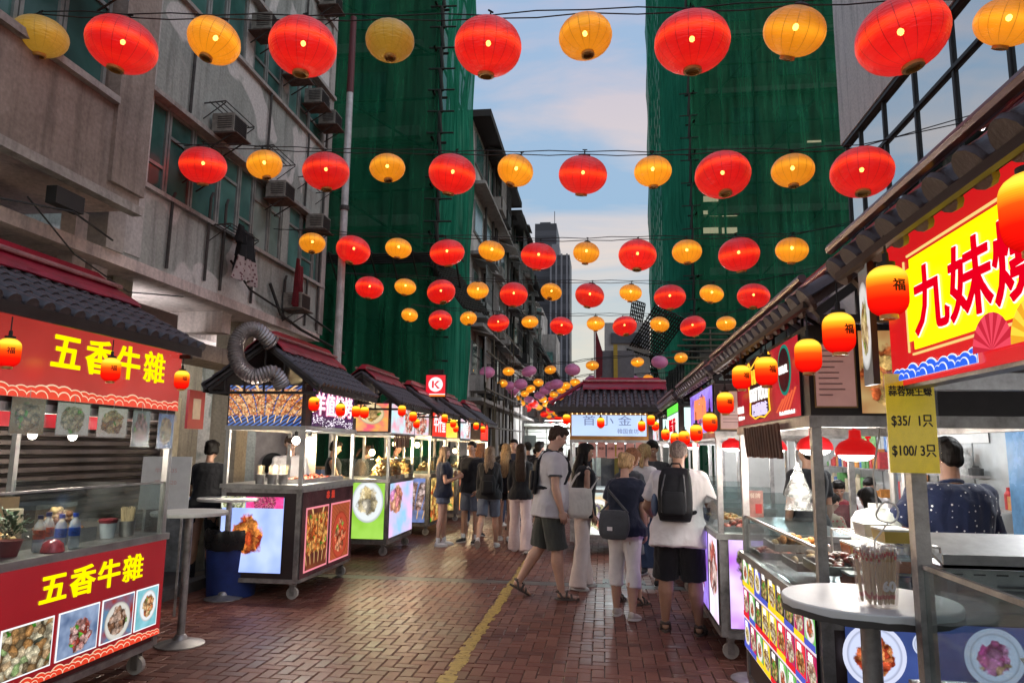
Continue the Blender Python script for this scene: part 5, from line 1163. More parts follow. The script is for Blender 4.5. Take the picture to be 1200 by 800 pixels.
# ---- pavilion stall in the middle of the street
LP = 1.24
sp_ = stall('pavilion_stall', 'stand-alone pavilion stall with crimson roof and pale blue lit sign in mid street', (0.09, 11.6, 0), 0, LP, 1.2, 0.98, (1.74, 2.18), STEEL_D, surf('gold_frame', (0.45, 0.22, 0.05), 0.4, 0.4), TILE, ez=2.26, rzh=2.66, oend=0.3, over=0.4, glass_h=0.5, hip=0.52)
front(sp_, 'sign_board', 0, 1.985, LP - 0.06, 0.33, lit('sign_pale_blue', (0.42, 0.56, 0.85), 1.0, 0.15))
SG = glow('sign_slate', (0.20, 0.24, 0.40), 0.7); ftext(sp_, '首 小 金', -0.03, 2.05, 0.17, SG, xs=1.3); ftext(sp_, '韓国食坊', 0.30, 1.89, 0.085, SG)
for k in range(16): MB().ell((-LP / 2 + 0.04 + k * 0.077, -0.02, 2.17), (0.010, 0.010, 0.010), 6, 4).build('header_bulb', glow('tiny_bulb', (1.0, 0.7, 0.3), 2.5), sp_)
front(sp_, 'poster', -0.18, 0.62, 0.44, 0.66, mat_food('poster_bibimbap', (0.8, 0.45, 0.08), (0.85, 0.85, 0.8), ((0.4, 0.3, 0.5), (0.9, 0.85, 0.5), (0.7, 0.25, 0.1)), (0.5, 0.4), 0.3, 7, 1.25, 0.8, (0.35, 0.65, 0.8), 12))
PINKP = surf('pink_menu_slip', (0.62, 0.30, 0.26), 0.6, 0, 0.12)
for k in range(7):
    q = MB().box((-0.42 + k * 0.15, -0.03, 1.60 - 0.01 * (k % 2)), (0.125, 0.004, 0.24)).build('menu_slip', PINKP, sp_); ftext(q, ['烤腸', '年糕', '泡菜', '炸雞', '飯卷', '魚糕', '拌飯'][k], -0.42 + k * 0.15, 1.62, 0.045, INK, -0.034)
# ---- right row
L_R1 = 1.75
r1 = stall('oyster_stall', 'nearest right stall with a huge yellow sign and red white-edged characters', (0.9, 1.45, 0), R(-90), L_R1, 1.0, 0.95, (1.82, 2.26), BROWN, BROWN, TILE_R, ez=2.215, rzh=2.66, over=0.09, oend=0.2, post=STEEL_D, glass_h=0.32, back=True)
SH = 0.0
front(r1, 'sign_board', 0, 2.05, L_R1 + 0.02, 0.50, lit('sign_crimson', (0.50, 0.008, 0.010), 1.1, 0.15))
ye = lit('sign_lime_yellow', (0.95, 0.80, 0.0), 1.15, 0.1)
for wd, ht in ((1.46, 0.262), (1.52, 0.21)): MB().box((0.03, -0.016 - (0.001 if wd > 1.5 else 0), 2.025), (wd, 0.004, ht)).build('sign_inset', ye, r1)
gb = MB()
for z in (2.17, 1.882): gb.box((0.03, -0.0145, z), (1.5, 0.004, 0.006))
gb.box((-0.745, -0.0145, 2.025), (0.006, 0.004, 0.27)); gb.build('gold_line', glow('gold_line', (0.9, 0.6, 0.2), 0.9), r1)
WHT = glow('text_white', (0.95, 0.9, 0.85), 1.1); RDT = glow('text_red', (0.68, 0.0, 0.01), 1.0)
ftext(r1, '九妹燒', -0.675, 2.005, 0.200, WHT, -0.0215, 0.0075, 1.05, 0.002, 'letter_edge', 'LEFT'); ftext(r1, '九妹燒', -0.675, 2.005, 0.200, RDT, -0.0235, 0.0035, 1.05, 0.003, 'lettering', 'LEFT')
def fan(o, cx, z0, r_, m0, m1, dy):
    m = MB(); n = 14
    for i in range(n):
        a0, a1 = PI * i / n, PI * (i + 1) / n; m.mat(i % 2)
        m.prism([(cx, dy, z0), (cx + r_ * math.cos(a0), dy, z0 + r_ * math.sin(a0)), (cx + r_ * math.cos(a1), dy, z0 + r_ * math.sin(a1))], (0, 0.001, 0))
    return m.build('printed_fan', [m0, m1], o)
fan(r1, -0.28, 1.835, 0.085, glow('fan_pink', (0.75, 0.06, 0.10), 1), glow('fan_pink_dark', (0.5, 0.02, 0.04), 1), -0.026); fan(r1, -0.11, 1.835, 0.09, glow('fan_gold', (0.95, 0.6, 0.05), 1), glow('fan_gold_dark', (0.75, 0.35, 0.02), 1), -0.0275); fan(r1, 0.25, 1.835, 0.085, MATS['fan_pink'], MATS['fan_pink_dark'], -0.026)
clouds(r1, -0.86, -0.36, 1.815, 0.045, glow('wave_blue', (0.03, 0.12, 0.75), 1), glow('wave_white', (0.8, 0.85, 0.95), 0.9), -0.018, 9)
K_OY = mat_food('poster_oyster', (0.04, 0.035, 0.035), (0.75, 0.72, 0.68), ((0.6, 0.55, 0.2), (0.85, 0.7, 0.35), (0.5, 0.12, 0.05)), (0.4, 0.45), 0.2, 10, 0.9, 0.5, (0.10, 0.08, 0.07), 4, stripes=(0.2, 0.18, 0.16))
# notice: yellow price sheet taped to the near post of R1's far end
nb_ = thing('price_notice', 'yellow price sheet for garlic grilled oysters taped to the near right post', 'price sign', (0.905, 2.262, 1.69), 0)
nb_.scale = (0.78, 1, 0.97)
YP = surf('yellow_notice', (0.88, 0.66, 0.0), 0.45, 0, 0.10, 5, 0, emit=(0.8, 0.55, 0.0), es=0.16)  # weak emission stands in for light coming through the sheet
MB().box((0, 0, 0), (0.175, 0.004, 0.30)).build('sheet', YP, nb_)
BK = surf('print_black', (0.02, 0.015, 0.01), 0.6, 0, 0); RK = surf('print_red', (0.6, 0.03, 0.02), 0.6, 0, 0)
for txt, z, s_, mt in (('蒜蓉燒生蠔', 0.095, 0.034, BK), ('$35/  1只', 0.005, 0.042, BK), ('$100/ 3只', -0.085, 0.042, BK)): text_mesh(txt, s_, mt, 0.002, 0.0006, 'lettering', nb_, frame_mtx((0, -0.003, z), (1, 0, 0), UP), xs=0.92)
MB().box((0, -0.004, 0), (0.19, 0.001, 0.315)).build('plastic_sleeve', glass('sleeve_glass', (0.97, 0.97, 0.97), 0.9, 0.15), nb_)
panel('side_poster', (-L_R1 / 2 - 0.012, 0.20, 2.02), (0, -1, 0), UP, 0.36, 0.42, K_OY, r1)
panel('corner_poster', (-L_R1 / 2 - 0.03, -0.075, 2.02), (1, 0, 0), UP, 0.08, 0.42, K_OY, r1)
# ---- R2: fast food with the menu grid
L_R2 = 1.70
r2 = stall('fast_food_stall', 'fast food stall with a lit grid of small menu posters on its front, right side', (0.9, 4.13, 0), R(-90), L_R2, 1.05, 0.96, (1.74, 2.16), BROWN, DARK, TILE_R, ez=2.20, rzh=2.62, over=0.09, oend=0.35, post=STEEL_D, glass_h=0.22, cabd=0.50)
MB().span((L_R2 / 2 - 0.33, 0.52, 0.2), (L_R2 / 2 - 0.012, 1.04, 0.93)).build('end_cabinet', BROWN, r2); MB().span((L_R2 / 2 - 0.35, 0.525, 0.915), (L_R2 / 2 + 0.02, 1.06, 0.961)).build('end_counter', STEEL, r2)
front(r2, 'backlight', 0, 0.66, L_R2 - 0.1, 0.56, lit('backlight_pink', (0.80, 0.62, 0.70), 1.0))
fk = [((0.75, 0.03, 0.05), ((0.8, 0.3, 0.1), (0.9, 0.6, 0.3), (0.3, 0.1, 0.03))), ((0.10, 0.10, 0.55), ((0.8, 0.5, 0.1), (0.95, 0.75, 0.3), (0.3, 0.1, 0.03))), ((0.85, 0.6, 0.03), ((0.5, 0.2, 0.05), (0.9, 0.75, 0.5), (0.15, 0.1, 0.03))),
      ((0.04, 0.03, 0.03), ((0.2, 0.5, 0.1), (0.9, 0.5, 0.2), (0.5, 0.1, 0.03))), ((0.15, 0.45, 0.1), ((0.9, 0.7, 0.5), (0.8, 0.2, 0.1), (0.4, 0.3, 0.1))), ((0.45, 0.02, 0.10), ((0.85, 0.4, 0.25), (0.95, 0.8, 0.6), (0.3, 0.03, 0.03)))]
FK = [mat_food('menu_print_%s' % 'abcdef'[i], a, (0.85, 0.8, 0.75) if i % 3 == 1 else None, b, (0.5, 0.50), 0.24 if i % 3 == 1 else 0.34, 8, 1.0, 0.8, tuple(min(1, x * 1.3) for x in a), i + 1.0, garnish=(0.9, 0.55, 0.15) if i != 3 else (0.15, 0.5, 0.05)) for i, (a, b) in enumerate(fk)]
STRIP = [glow('strip_yellow', (0.9, 0.6, 0.02), 1), glow('strip_red', (0.7, 0.02, 0.03), 1), glow('strip_blue', (0.08, 0.1, 0.5), 1)]
rm = random.Random(6); nc = 9
for j in range(3):
    for i in range(nc):
        x = -L_R2 / 2 + 0.14 + i * (L_R2 - 0.26) / (nc - 1); z = 0.845 - j * 0.185
        ps = front(r2, 'menu_poster', x, z, 0.163, 0.168, FK[rm.randrange(6)], -0.016, 0.003)
        c_ = rm.choice(STRIP); MB().box((x, -0.0185, z - 0.069), (0.163, 0.002, 0.028)).build('caption_strip', c_, ps)
        ftext(ps, rm.choice(['炒飯', '雞扒', '咖哩', '燒肉', '沙律', '卷餅', '薯條']), x, z + 0.062, 0.034, WHT, -0.019, 0.001, 1, 0.002)
N_BL = lit('navy_table_print', (0.035, 0.06, 0.20), 1.0, 0.3, 6)
near_r(r2, L_R2, 'end_panel', 0.52, 0.56, 0.86, 0.70, N_BL)
def disc(o, name, y, z, r_, mat, L, dx):
    n = 40; P = []; x = L / 2 + dx
    me = bpy.data.meshes.new(name); P = [(x, y, z)] + [(x, y + r_ * math.cos(2 * PI * i / n), z + r_ * math.sin(2 * PI * i / n)) for i in range(n)]
    me.from_pydata(P, [], [(0, 1 + i, 1 + (i + 1) % n) for i in range(n)]); uv = me.uv_layers.new(name='UVMap')
    for p_ in me.polygons:
        for li in p_.loop_indices:
            v = P[me.loops[li].vertex_index]; uv.data[li].uv = (0.5 + (v[1] - y) / r_ / 2, 0.5 + (v[2] - z) / r_ / 2)
    me.materials.append(mat); return link(name, me, o)
PL1 = mat_food('plate_salad', (0.62, 0.66, 0.85), (0.62, 0.68, 0.92), ((0.75, 0.10, 0.04), (0.9, 0.35, 0.12), (0.4, 0.05, 0.02)), (0.5, 0.5), 0.30, 7, 1.0, 1, (0.66, 0.70, 0.88), 3, garnish=(0.25, 0.6, 0.08))
PL2 = mat_food('plate_flower', (0.58, 0.62, 0.85), (0.62, 0.68, 0.92), ((0.75, 0.08, 0.40), (0.85, 0.3, 0.65), (0.4, 0.05, 0.3)), (0.5, 0.5), 0.28, 6, 1.0, 1, (0.62, 0.66, 0.88), 8, garnish=(0.9, 0.6, 0.3))
PL3 = mat_food('plate_white', (0.62, 0.68, 0.85), (0.55, 0.62, 0.82), ((0.55, 0.6, 0.8), (0.7, 0.75, 0.9), (0.4, 0.45, 0.65)), (0.5, 0.5), 0.3, 12, 0.95, 1, (0.6, 0.66, 0.85), 2, garnish=(0.5, 0.55, 0.75))
for y, z, r_, mt, dx in ((0.20, 0.78, 0.125, PL1, 0.014), (0.185, 0.53, 0.065, PL3, 0.015), (0.40, 0.83, 0.05, PL3, 0.0145), (0.66, 0.79, 0.115, PL2, 0.014), (0.86, 0.60, 0.08, PL1, 0.015)):
    d_ = disc(r2, 'printed_plate', y, z, r_, mt, L_R2, dx)
DKR = lit('fast_food_red', (0.33, 0.012, 0.02), 1.0, 0.5, 3)
front(r2, 'sign_board', -0.03, 1.95, L_R2 - 0.16, 0.37, DKR)
YL = glow('outline_yellow', (0.95, 0.5, 0.03), 1.2); BD = lit('badge_black', (0.03, 0.005, 0.008), 0.8)
MB().prism([(-0.42, -0.0135, 2.10), (-0.30, -0.0135, 2.14), (0.10, -0.0135, 2.14), (0.22, -0.0135, 2.10), (0.14, -0.0135, 1.90), (0.16, -0.0135, 1.82), (0.02, -0.0135, 1.785), (-0.22, -0.0135, 1.785), (-0.36, -0.0135, 1.82), (-0.34, -0.0135, 1.90)], (0, -0.002, 0)).build('badge', BD, r2)
MB().tube([(-0.42, -0.018, 2.10), (-0.36, -0.018, 2.13), (-0.30, -0.018, 2.09), (-0.10, -0.018, 2.135), (0.10, -0.018, 2.09), (0.17, -0.018, 2.13), (0.22, -0.018, 2.10), (0.14, -0.018, 1.90), (0.16, -0.018, 1.82), (0.02, -0.018, 1.79), (-0.1, -0.018, 1.80), (-0.22, -0.018, 1.79), (-0.36, -0.018, 1.82), (-0.34, -0.018, 1.90), (-0.42, -0.018, 2.10)], 0.004, 6).build('neon_outline', YL, r2)
ftext(r2, 'HALAL', -0.10, 2.03, 0.12, YL, -0.018, 0.002); ftext(r2, 'FAST FOOD', -0.10, 1.925, 0.105, WHT, -0.018, 0.002, 0.9); ftext(r2, '巴香快餐店', -0.10, 1.835, 0.078, glow('text_lilac', (0.7, 0.6, 0.9), 1), -0.018, 0.001)
gc = MB().cyl((0.48, -0.013, 2.0), (0.48, -0.016, 2.0), 0.125, n=32).build('round_badge', glow('badge_green', (0.02, 0.22, 0.16), 0.8), r2); MB().cyl((0.48, -0.0155, 2.0), (0.48, -0.0175, 2.0), 0.108, n=32).build('badge_face', BD, gc); ftext(gc, 'HALAL', 0.48, 2.0, 0.055, WHT, -0.019, 0.0008)
st4 = MB()
for k in range(5): st4.bar((0.3 + k * 0.06, -0.014, 1.80), (0.44 + k * 0.06, -0.014, 1.86 + k * 0.01), 0.012, 0.002)
st4.build('printed_stripes', glow('stripe_orange', (0.8, 0.12, 0.05), 0.9), r2); ftext(r2, 'Facebook: halal fast food', 0.5, 1.79, 0.028, WHT, -0.015); ftext(r2, '地道風味', -0.68, 1.86, 0.05, WHT, -0.015); ftext(r2, '營業時間 11:00', -0.66, 1.81, 0.028, WHT, -0.015)
vl = MB()
for k in range(26): vl.box((-0.42 + k * 0.034, -0.03 - 0.012 * (k % 2), 1.655), (0.036, 0.01, 0.17 + 0.008 * math.sin(k * 2.1)), rx=0.08)
vl.build('valance', MATS['valance_brown'], r2)
MENU = surf('menu_sheet', (0.55, 0.40, 0.37), 0.5, 0, 0.1, 5, emit=(0.6, 0.25, 0.2), es=0.18); MT = surf('menu_text', (0.38, 0.24, 0.22), 0.6, 0, 0)  # pink tone and emission imitate red lamplight on the page
def menu_sheet(o, x, y, z, wd, ht, axis, seed):
    f_ = panel('menu_frame', (x, y, z), axis, UP, wd + 0.014, ht + 0.014, surf('brass_frame', (0.35, 0.20, 0.08), 0.4, 0.4), o, 0.008)
    n_ = Vector(axis).cross(Vector(UP)); p_ = Vector((x, y, z)) + n_ * 0.003; sh_ = panel('menu_page', p_, axis, UP, wd, ht, MENU, f_, 0.002)
    tm = MB(); rr_ = random.Random(seed); ax = Vector(axis)
    for k in range(9):
        w_ = rr_.uniform(0.3, 0.75) * wd; c_ = p_ + n_ * 0.001 + Vector((0, 0, ht * (0.4 - k * 0.09))) - ax * (wd * 0.42 - w_ / 2)
        a = ax * w_ / 2; u_ = Vector((0, 0, ht * 0.012)); tm.prism([c_ - a - u_, c_ + a - u_, c_ + a + u_, c_ - a + u_], n_ * 0.0006)
    tm.build('menu_text', MT, f_)
menu_sheet(r2, L_R2 / 2 + 0.012, 0.105, 1.935, 0.165, 0.27, (0, 1, 0), 1)
near_r(r2, L_R2, 'food_sign', 0.34, 1.95, 0.26, 0.36, mat_food('screen_bbq', (0.30, 0.10, 0.03), None, ((0.8, 0.15, 0.04), (0.95, 0.6, 0.2), (0.3, 0.1, 0.03)), (0.5, 0.45), 0.36, 7, 1.0, 0.75, (0.45, 0.30, 0.12), 6, garnish=(0.9, 0.5, 0.1)))
# ---- R3 .. R6
K_V1 = mat_food('screen_violet', (0.20, 0.08, 0.45), None, ((0.7, 0.1, 0.3), (0.75, 0.6, 0.95), (0.15, 0.05, 0.3)), (0.5, 0.5), 0.4, 9, 1.25, 1.6, (0.35, 0.25, 0.8), 2, garnish=(0.9, 0.2, 0.1))
K_V2 = mat_food('screen_squid', (0.75, 0.55, 0.75), None, ((0.7, 0.15, 0.1), (0.95, 0.7, 0.65), (0.3, 0.1, 0.1)), (0.5, 0.6), 0.34, 7, 1.25, 0.8, (0.85, 0.8, 0.95), 5, garnish=(0.2, 0.1, 0.4))
L_R3 = 1.6
r3 = stall('squid_stall', 'stall with violet food screens behind the man in the white shirt, right side', (0.9, 6.78, 0), R(-90), L_R3, 1.05, 0.96, (1.74, 2.16), STEEL_D, BROWN, TILE_R, ez=2.20, rzh=2.62, over=0.09, oend=0.3, post=STEEL_D, glass_h=0.24)
front(r3, 'sign_screen', 0, 1.95, L_R3 - 0.1, 0.38, K_V1); ftext(r3, '鐵板魷魚', 0, 1.97, 0.20, glow('text_orange', (0.95, 0.25, 0.1), 1.1), -0.016, 0.004); front(r3, 'poster_screen', 0.52, 0.59, 0.48, 0.66, K_V2); front(r3, 'poster_screen', -0.2, 0.59, 0.85, 0.66, K_V1)
near_r(r3, L_R3, 'poster_screen', 0.32, 0.60, 0.5, 0.70, mat_food('screen_magenta', (0.45, 0.12, 0.75), None, ((0.25, 0.3, 0.1), (0.8, 0.5, 0.45), (0.1, 0.08, 0.05)), (0.5, 0.6), 0.3, 8, 1.25, 0.8, (0.75, 0.62, 0.95), 7)); menu_sheet(r3, L_R3 / 2 + 0.012, 0.14, 1.93, 0.2, 0.30, (0, 1, 0), 4)
near_r(r3, L_R3, 'sign_screen', 0.55, 1.95, 0.5, 0.36, K_V1)
r4 = stall('juice_stall', 'stall with a green topped white sign behind the shoppers, right side', (0.9, 9.5, 0), R(-90), 1.6, 1.05, 0.96, (1.74, 2.16), STEEL_D, BROWN, TILE_R, ez=2.20, rzh=2.62, over=0.09, oend=0.3, post=STEEL_D, glass_h=0.24)
front(r4, 'sign_board', 0, 1.91, 1.5, 0.30, lit('sign_mint', (0.55, 0.75, 0.70), 1.2)); front(r4, 'green_header', 0, 2.12, 1.5, 0.10, lit('sign_green', (0.12, 0.65, 0.06), 1.2)); ftext(r4, '鮮果汁 蔗汁', 0, 1.91, 0.17, RDT, -0.016, 0.003); near_r(r4, 1.6, 'sign_board', 0.4, 1.93, 0.7, 0.36, MATS['sign_mint']); front(r4, 'poster', 0, 0.6, 1.4, 0.66, K_PS)
r5 = stall('dumpling_stall', 'stall with pale lit front, next to last in the right row', (0.95, 13.2, 0), R(-90), 1.6, 1.05, 0.96, (1.74, 2.16), STEEL_D, BROWN, TILE_R, ez=2.20, rzh=2.62, over=0.09, oend=0.3, post=STEEL_D, glass_h=0.24)
front(r5, 'sign_board', 0, 1.95, 1.5, 0.36, K_CO); near_r(r5, 1.6, 'sign_board', 0.5, 1.95, 0.9, 0.36, MATS['sign_mint']); front(r5, 'poster', 0, 0.6, 1.4, 0.66, F4)
r6 = stall('tea_stall', 'last stall of the right row beyond the pavilion, pale and far', (0.95, 16.4, 0), R(-90), 1.6, 1.05, 0.96, (1.74, 2.16), STEEL_D, BROWN, TILE_R, ez=2.20, rzh=2.62, over=0.09, oend=0.3, post=STEEL_D, glass_h=0.24)
front(r6, 'sign_board', 0, 1.95, 1.5, 0.36, K_BG); front(r6, 'poster', 0, 0.6, 1.4, 0.66, K_ND)
# ================================================================== lamps inside the stalls
def lamp_light(o, z, e, col=(1, 0.9, 0.75), r=0.04, y=0.0):
    l = bpy.data.lights.new('lamp_light', 'POINT'); l.energy = e * 1.8; l.color = col; l.shadow_soft_size = r
    q = bpy.data.objects.new('lamp_light', l); COL.objects.link(q); q.parent = o; q.location = (0, y, z)
BULB_W = glow('bulb_white', (1.0, 0.93, 0.80), 14.0); BULB_Y = glow('bulb_warm', (1.0, 0.72, 0.36), 12.0)
def bulb(label, loc, e=8, warm=False, s=1.0):
    o = thing('hanging_bulb', label, 'light bulb', loc, 0, 'bare bulbs in the stalls')
    MB().ell((0, 0, 0), (0.032 * s, 0.032 * s, 0.036 * s), 14, 10).build('globe', BULB_Y if warm else BULB_W, o, True)
    MB().cyl((0, 0, 0.03 * s), (0, 0, 0.075 * s), 0.015 * s, n=10).build('socket', BLACK, o); MB().cyl((0, 0, 0.07 * s), (0, 0, 0.16), 0.004, n=5).build('cord', WIRE, o)
    lamp_light(o, -0.06, e, (1, 0.74, 0.42) if warm else (1, 0.9, 0.76)); return o
bulb('white bulb left of a pair at the near corner of the skewer stall', PY(405 - 58, 516, 7.55), 26, False, 1.3); bulb('white bulb right of a pair at the near corner of the skewer stall', PY(363, 516, 7.9), 26, False, 1.3)
bulb('warm wide bulb glowing over the golden snacks', PY(436, 530, 11.0), 40, True, 1.5); bulb('warm bulb deeper in the snack stall', PY(462, 520, 11.6), 34, True)
bulb('bright bulb over the satay counter', PY(489, 521, 13.7), 42, True, 1.6); bulb('bright bulb over the fifth left stall', PY(533, 528, 16.6), 42, True, 1.6); bulb('bulb over the last left stall', PY(556, 520, 19.2), 42, True)
bulb('white spot at the left of the beef stall, above the counter', PY(38, 509, 3.95), 7, False, .8); bulb('white spot above the water bottles of the beef stall', PY(85, 511, 4.3), 7, False, .8)
RS = surf('red_lamp_shade', (0.62, 0.012, 0.02), 0.35, 0.1, 0.1, 5, emit=(0.8, 0.01, 0.01), es=0.35)
def dome(label, loc, e=16, s=1.0):
    o = thing('dome_lamp', label, 'lamp', loc, 0, 'red dome lamps over the right counters')
    sh = MB().lathe([(0.098, 0.0), (0.100, 0.012), (0.094, 0.035), (0.074, 0.062), (0.045, 0.076), (0.030, 0.084), (0.027, 0.125), (0.006, 0.130), (0.005, 0.26)], n=32); sh.lathe([(0.094, 0.002), (0.088, 0.034), (0.070, 0.056), (0.042, 0.070), (0.001, 0.072)], n=32); so = sh.build('shade', RS, o, 40)
    MB().lathe([(0.0001, -0.032), (0.05, -0.028), (0.078, -0.012), (0.088, 0.010), (0.080, 0.03), (0.02, 0.05)], n=24).build('diffuser', glow('lamp_diffuser', (1.0, 0.95, 0.88), 7.0), o, True)
    o.scale = (s, s, s); lamp_light(o, -0.10, e * 0.6, (1, 0.93, 0.84), 0.08); return o
dome('red dome lamp nearest, right of the fast food stall corner post', PY(1003, 533, 3.85), 15); dome('red dome lamp behind the corner post of the fast food stall', PY(955, 527, 4.35), 12)
dome('red dome lamp seen through the middle window of the fast food stall', PY(905, 527, 5.0), 8, .95); dome('red dome lamp inside the squid stall, near end', PY(880, 527, 6.1), 12); dome('red dome lamp inside the squid stall, far end', PY(858, 525, 6.9), 10); dome('red dome lamp inside the juice stall', PXp(812, 524, 1.35), 10)
def tube_lamp(label, a, b, e=10, cat='tube lamp'):
    a = Vector(a); b = Vector(b); c = (a + b) / 2; o = thing('tube_lamp', label, cat, c); MB().cyl(a - c, b - c, 0.013, n=10).build('tube', glow('tube_white', (0.92, 0.97, 1.0), 9.0), o, True)
    MB().bar(a - c + Vector((0, 0, 0.025)), b - c + Vector((0, 0, 0.025)), 0.035, 0.02).build('fitting', WHITE, o); lamp_light(o, -0.08, e, (0.95, 0.97, 1.0), 0.1); return o
tube_lamp('white tube lamp under the roof of the oyster stall', (1.6, 1.0, 1.90), (1.6, 1.6, 1.90), 1.2)
tube_lamp('white tube lamp under the ceiling of the pavilion stall', (-0.3, 12.2, 1.72), (0.5, 12.2, 1.72), 34)
tube_lamp('white tube lamp in the dumpling stall', (1.4, 12.7, 1.7), (1.4, 13.8, 1.7), 22); tube_lamp('white tube lamp in the tea stall', (1.4, 15.9, 1.7), (1.4, 17, 1.7), 22)
for i, (x, y) in enumerate([(3.1, 5.0), (3.1, 7.8), (3.1, 10.6), (3.1, 13.4)]): tube_lamp('white ceiling tube over the dining tables, %s from the seller' % ORD[i], (x, y - 0.6, 2.58), (x, y + 0.6, 2.58), 42, 'ceiling lamp')
tube_lamp('warm ceiling tube in the shop behind the skewer stall', (-6.9, 9.0, 3.0), (-6.9, 10.2, 3.0), 20, 'ceiling lamp'); tube_lamp('ceiling tube in the shop behind the snack stall', (-6.9, 12.2, 3.0), (-6.9, 13.4, 3.0), 22, 'ceiling lamp')
tube_lamp('flood tube above the wall of the white market hall, first', (-8.5, 43.6, 3.3), (-6.5, 43.6, 3.3), 260, 'flood lamp'); tube_lamp('flood tube above the wall of the white market hall, second', (-3.5, 43.6, 3.3), (-1.5, 43.6, 3.3), 260, 'flood lamp')
# ================================================================== dining area behind the right row
dt = thing('dining_shelter', 'bright open dining shelter with pale walls behind the right stalls', 'shelter', (0, 0, 0))
PW = surf('shelter_wall', (0.50, 0.50, 0.48), 0.5, 0, 0.15, 1.5)
MB().span((4.60, 2.6, 0), (4.68, 15.6, 2.7)).span((2.3, 15.5, 0), (4.6, 15.58, 2.7)).build('wall', PW, dt); MB().span((2.15, 2.6, 2.7), (4.7, 15.6, 2.76)).build('canopy', PW, dt)
for i in range(13): MB().span((4.565, 2.7 + i * 1.0, 0.05), (4.598, 3.66 + i * 1.0, 2.6)).build('wall_panel', surf('panel_grey', (0.42, 0.44, 0.44), 0.35, 0.2, 0.25, 1.2), dt)
for y in (2.7, 5.9, 9.1, 12.3, 15.4): MB().cyl((2.2, y, 0), (2.2, y, 2.7), 0.03, n=10).build('pole', STEEL, dt)
rx_ = random.Random(12)
def poster(label, y, z, wd, ht, mat, txt=None, tm=None, x=4.55):
    o = thing('wall_poster', label, 'poster', (x, y, z)); panel('sheet', (0, 0, 0), (0, -1, 0), UP, wd, ht, mat, o, 0.01)
    if txt: text_mesh(txt, min(ht * 0.5, wd / len(txt) * 0.9), tm or RDT, 0.003, 0.003, 'lettering', o, frame_mtx((-0.004, 0, 0), (0, -1, 0), UP))
for lb, y, z, wd, ht, mt, tx, tm in [('white wall sign with black seafood characters behind the seller', 10.0, 1.95, 1.5, 0.42, surf('sign_paper', (0.6, 0.6, 0.58), 0.6, 0, 0.05), '海鮮燒烤', BK), ('vertical crimson banner on the dining wall right of the seller', 8.1, 1.5, 0.22, 1.6, surf('crimson_banner', (0.35, 0.01, 0.015), 0.6, 0, 0.15), None, None),
                                 ('green and yellow drinks poster on the dining wall', 13.2, 1.75, 0.7, 0.6, surf('green_poster', (0.15, 0.32, 0.10), 0.6, 0, 0.5, 9), '茶', None), ('blue ice poster on the dining wall', 12.2, 1.75, 0.6, 0.6, surf('blue_poster', (0.10, 0.22, 0.5), 0.6, 0, 0.5, 9), '冰', WHT), ('orange menu poster on the dining wall', 11.2, 1.3, 0.5, 0.4, surf('orange_poster', (0.6, 0.22, 0.05), 0.6, 0, 0.5, 9), None, None)]: poster(lb, y, z, wd, ht, mt, tx, tm)
fr_ = thing('drinks_fridge', 'tall blue fronted drinks fridge at the right edge behind the seller', 'fridge', (3.75, 6.0, 0)); MB().span((-0.3, -0.3, 0), (0.4, 0.7, 2.0)).build('casing', surf('fridge_white', (0.5, 0.5, 0.5), 0.4), fr_)
MB().span((-0.33, -0.28, 0.15), (-0.301, 0.68, 1.9)).build('door', surf('fridge_blue', (0.12, 0.32, 0.60), 0.25, 0, 0.3, 3), fr_); MB().span((-0.28, -0.33, 0.15), (0.38, -0.301, 1.9)).build('side_print', MATS['fridge_blue'], fr_); MB().box((-0.345, -0.2, 1.0), (0.02, 0.03, 0.3)).build('handle', STEEL, fr_)
TT = surf('table_cloth_pale', (0.55, 0.56, 0.52), 0.5, 0, 0.1)
for i, (x, y) in enumerate([(2.85, 8.35), (3.1, 10.0), (3.7, 6.9)]):
    o = thing('dining_table', ['pale dining table with bowls beside the ponytail diner', 'far pale dining table with bowls', 'dining table half hidden behind the seller'][i], 'table', (x, y, 0.0)); MB().cyl((0, 0, 0.72), (0, 0, 0.75), 0.5, n=28).build('table_top', TT, o, 40); MB().cyl((0, 0, 0), (0, 0, 0.72), 0.035, n=10).cyl((0, 0, 0), (0, 0, 0.03), 0.26, n=20).build('pedestal', STEEL, o)
    for k in range(4):
        a = k * 1.6 + i; b = thing('bowl', ['white bowl', 'orange bowl', 'red bowl', 'steel bowl'][k] + ' on the ' + ['table by the ponytail diner', 'far pale table', 'table behind the seller'][i], 'bowl', (x + 0.28 * math.cos(a), y + 0.28 * math.sin(a), 0.75)); MB().lathe([(0.03, 0), (0.04, 0.005), (0.075, 0.05), (0.078, 0.055), (0.07, 0.05), (0.03, 0.012), (0.001, 0.01)], n=18).build('shell', [WHITE, surf('orange_plastic', (0.6, 0.2, 0.05), 0.4), RED_C, STEEL][k], b, True)
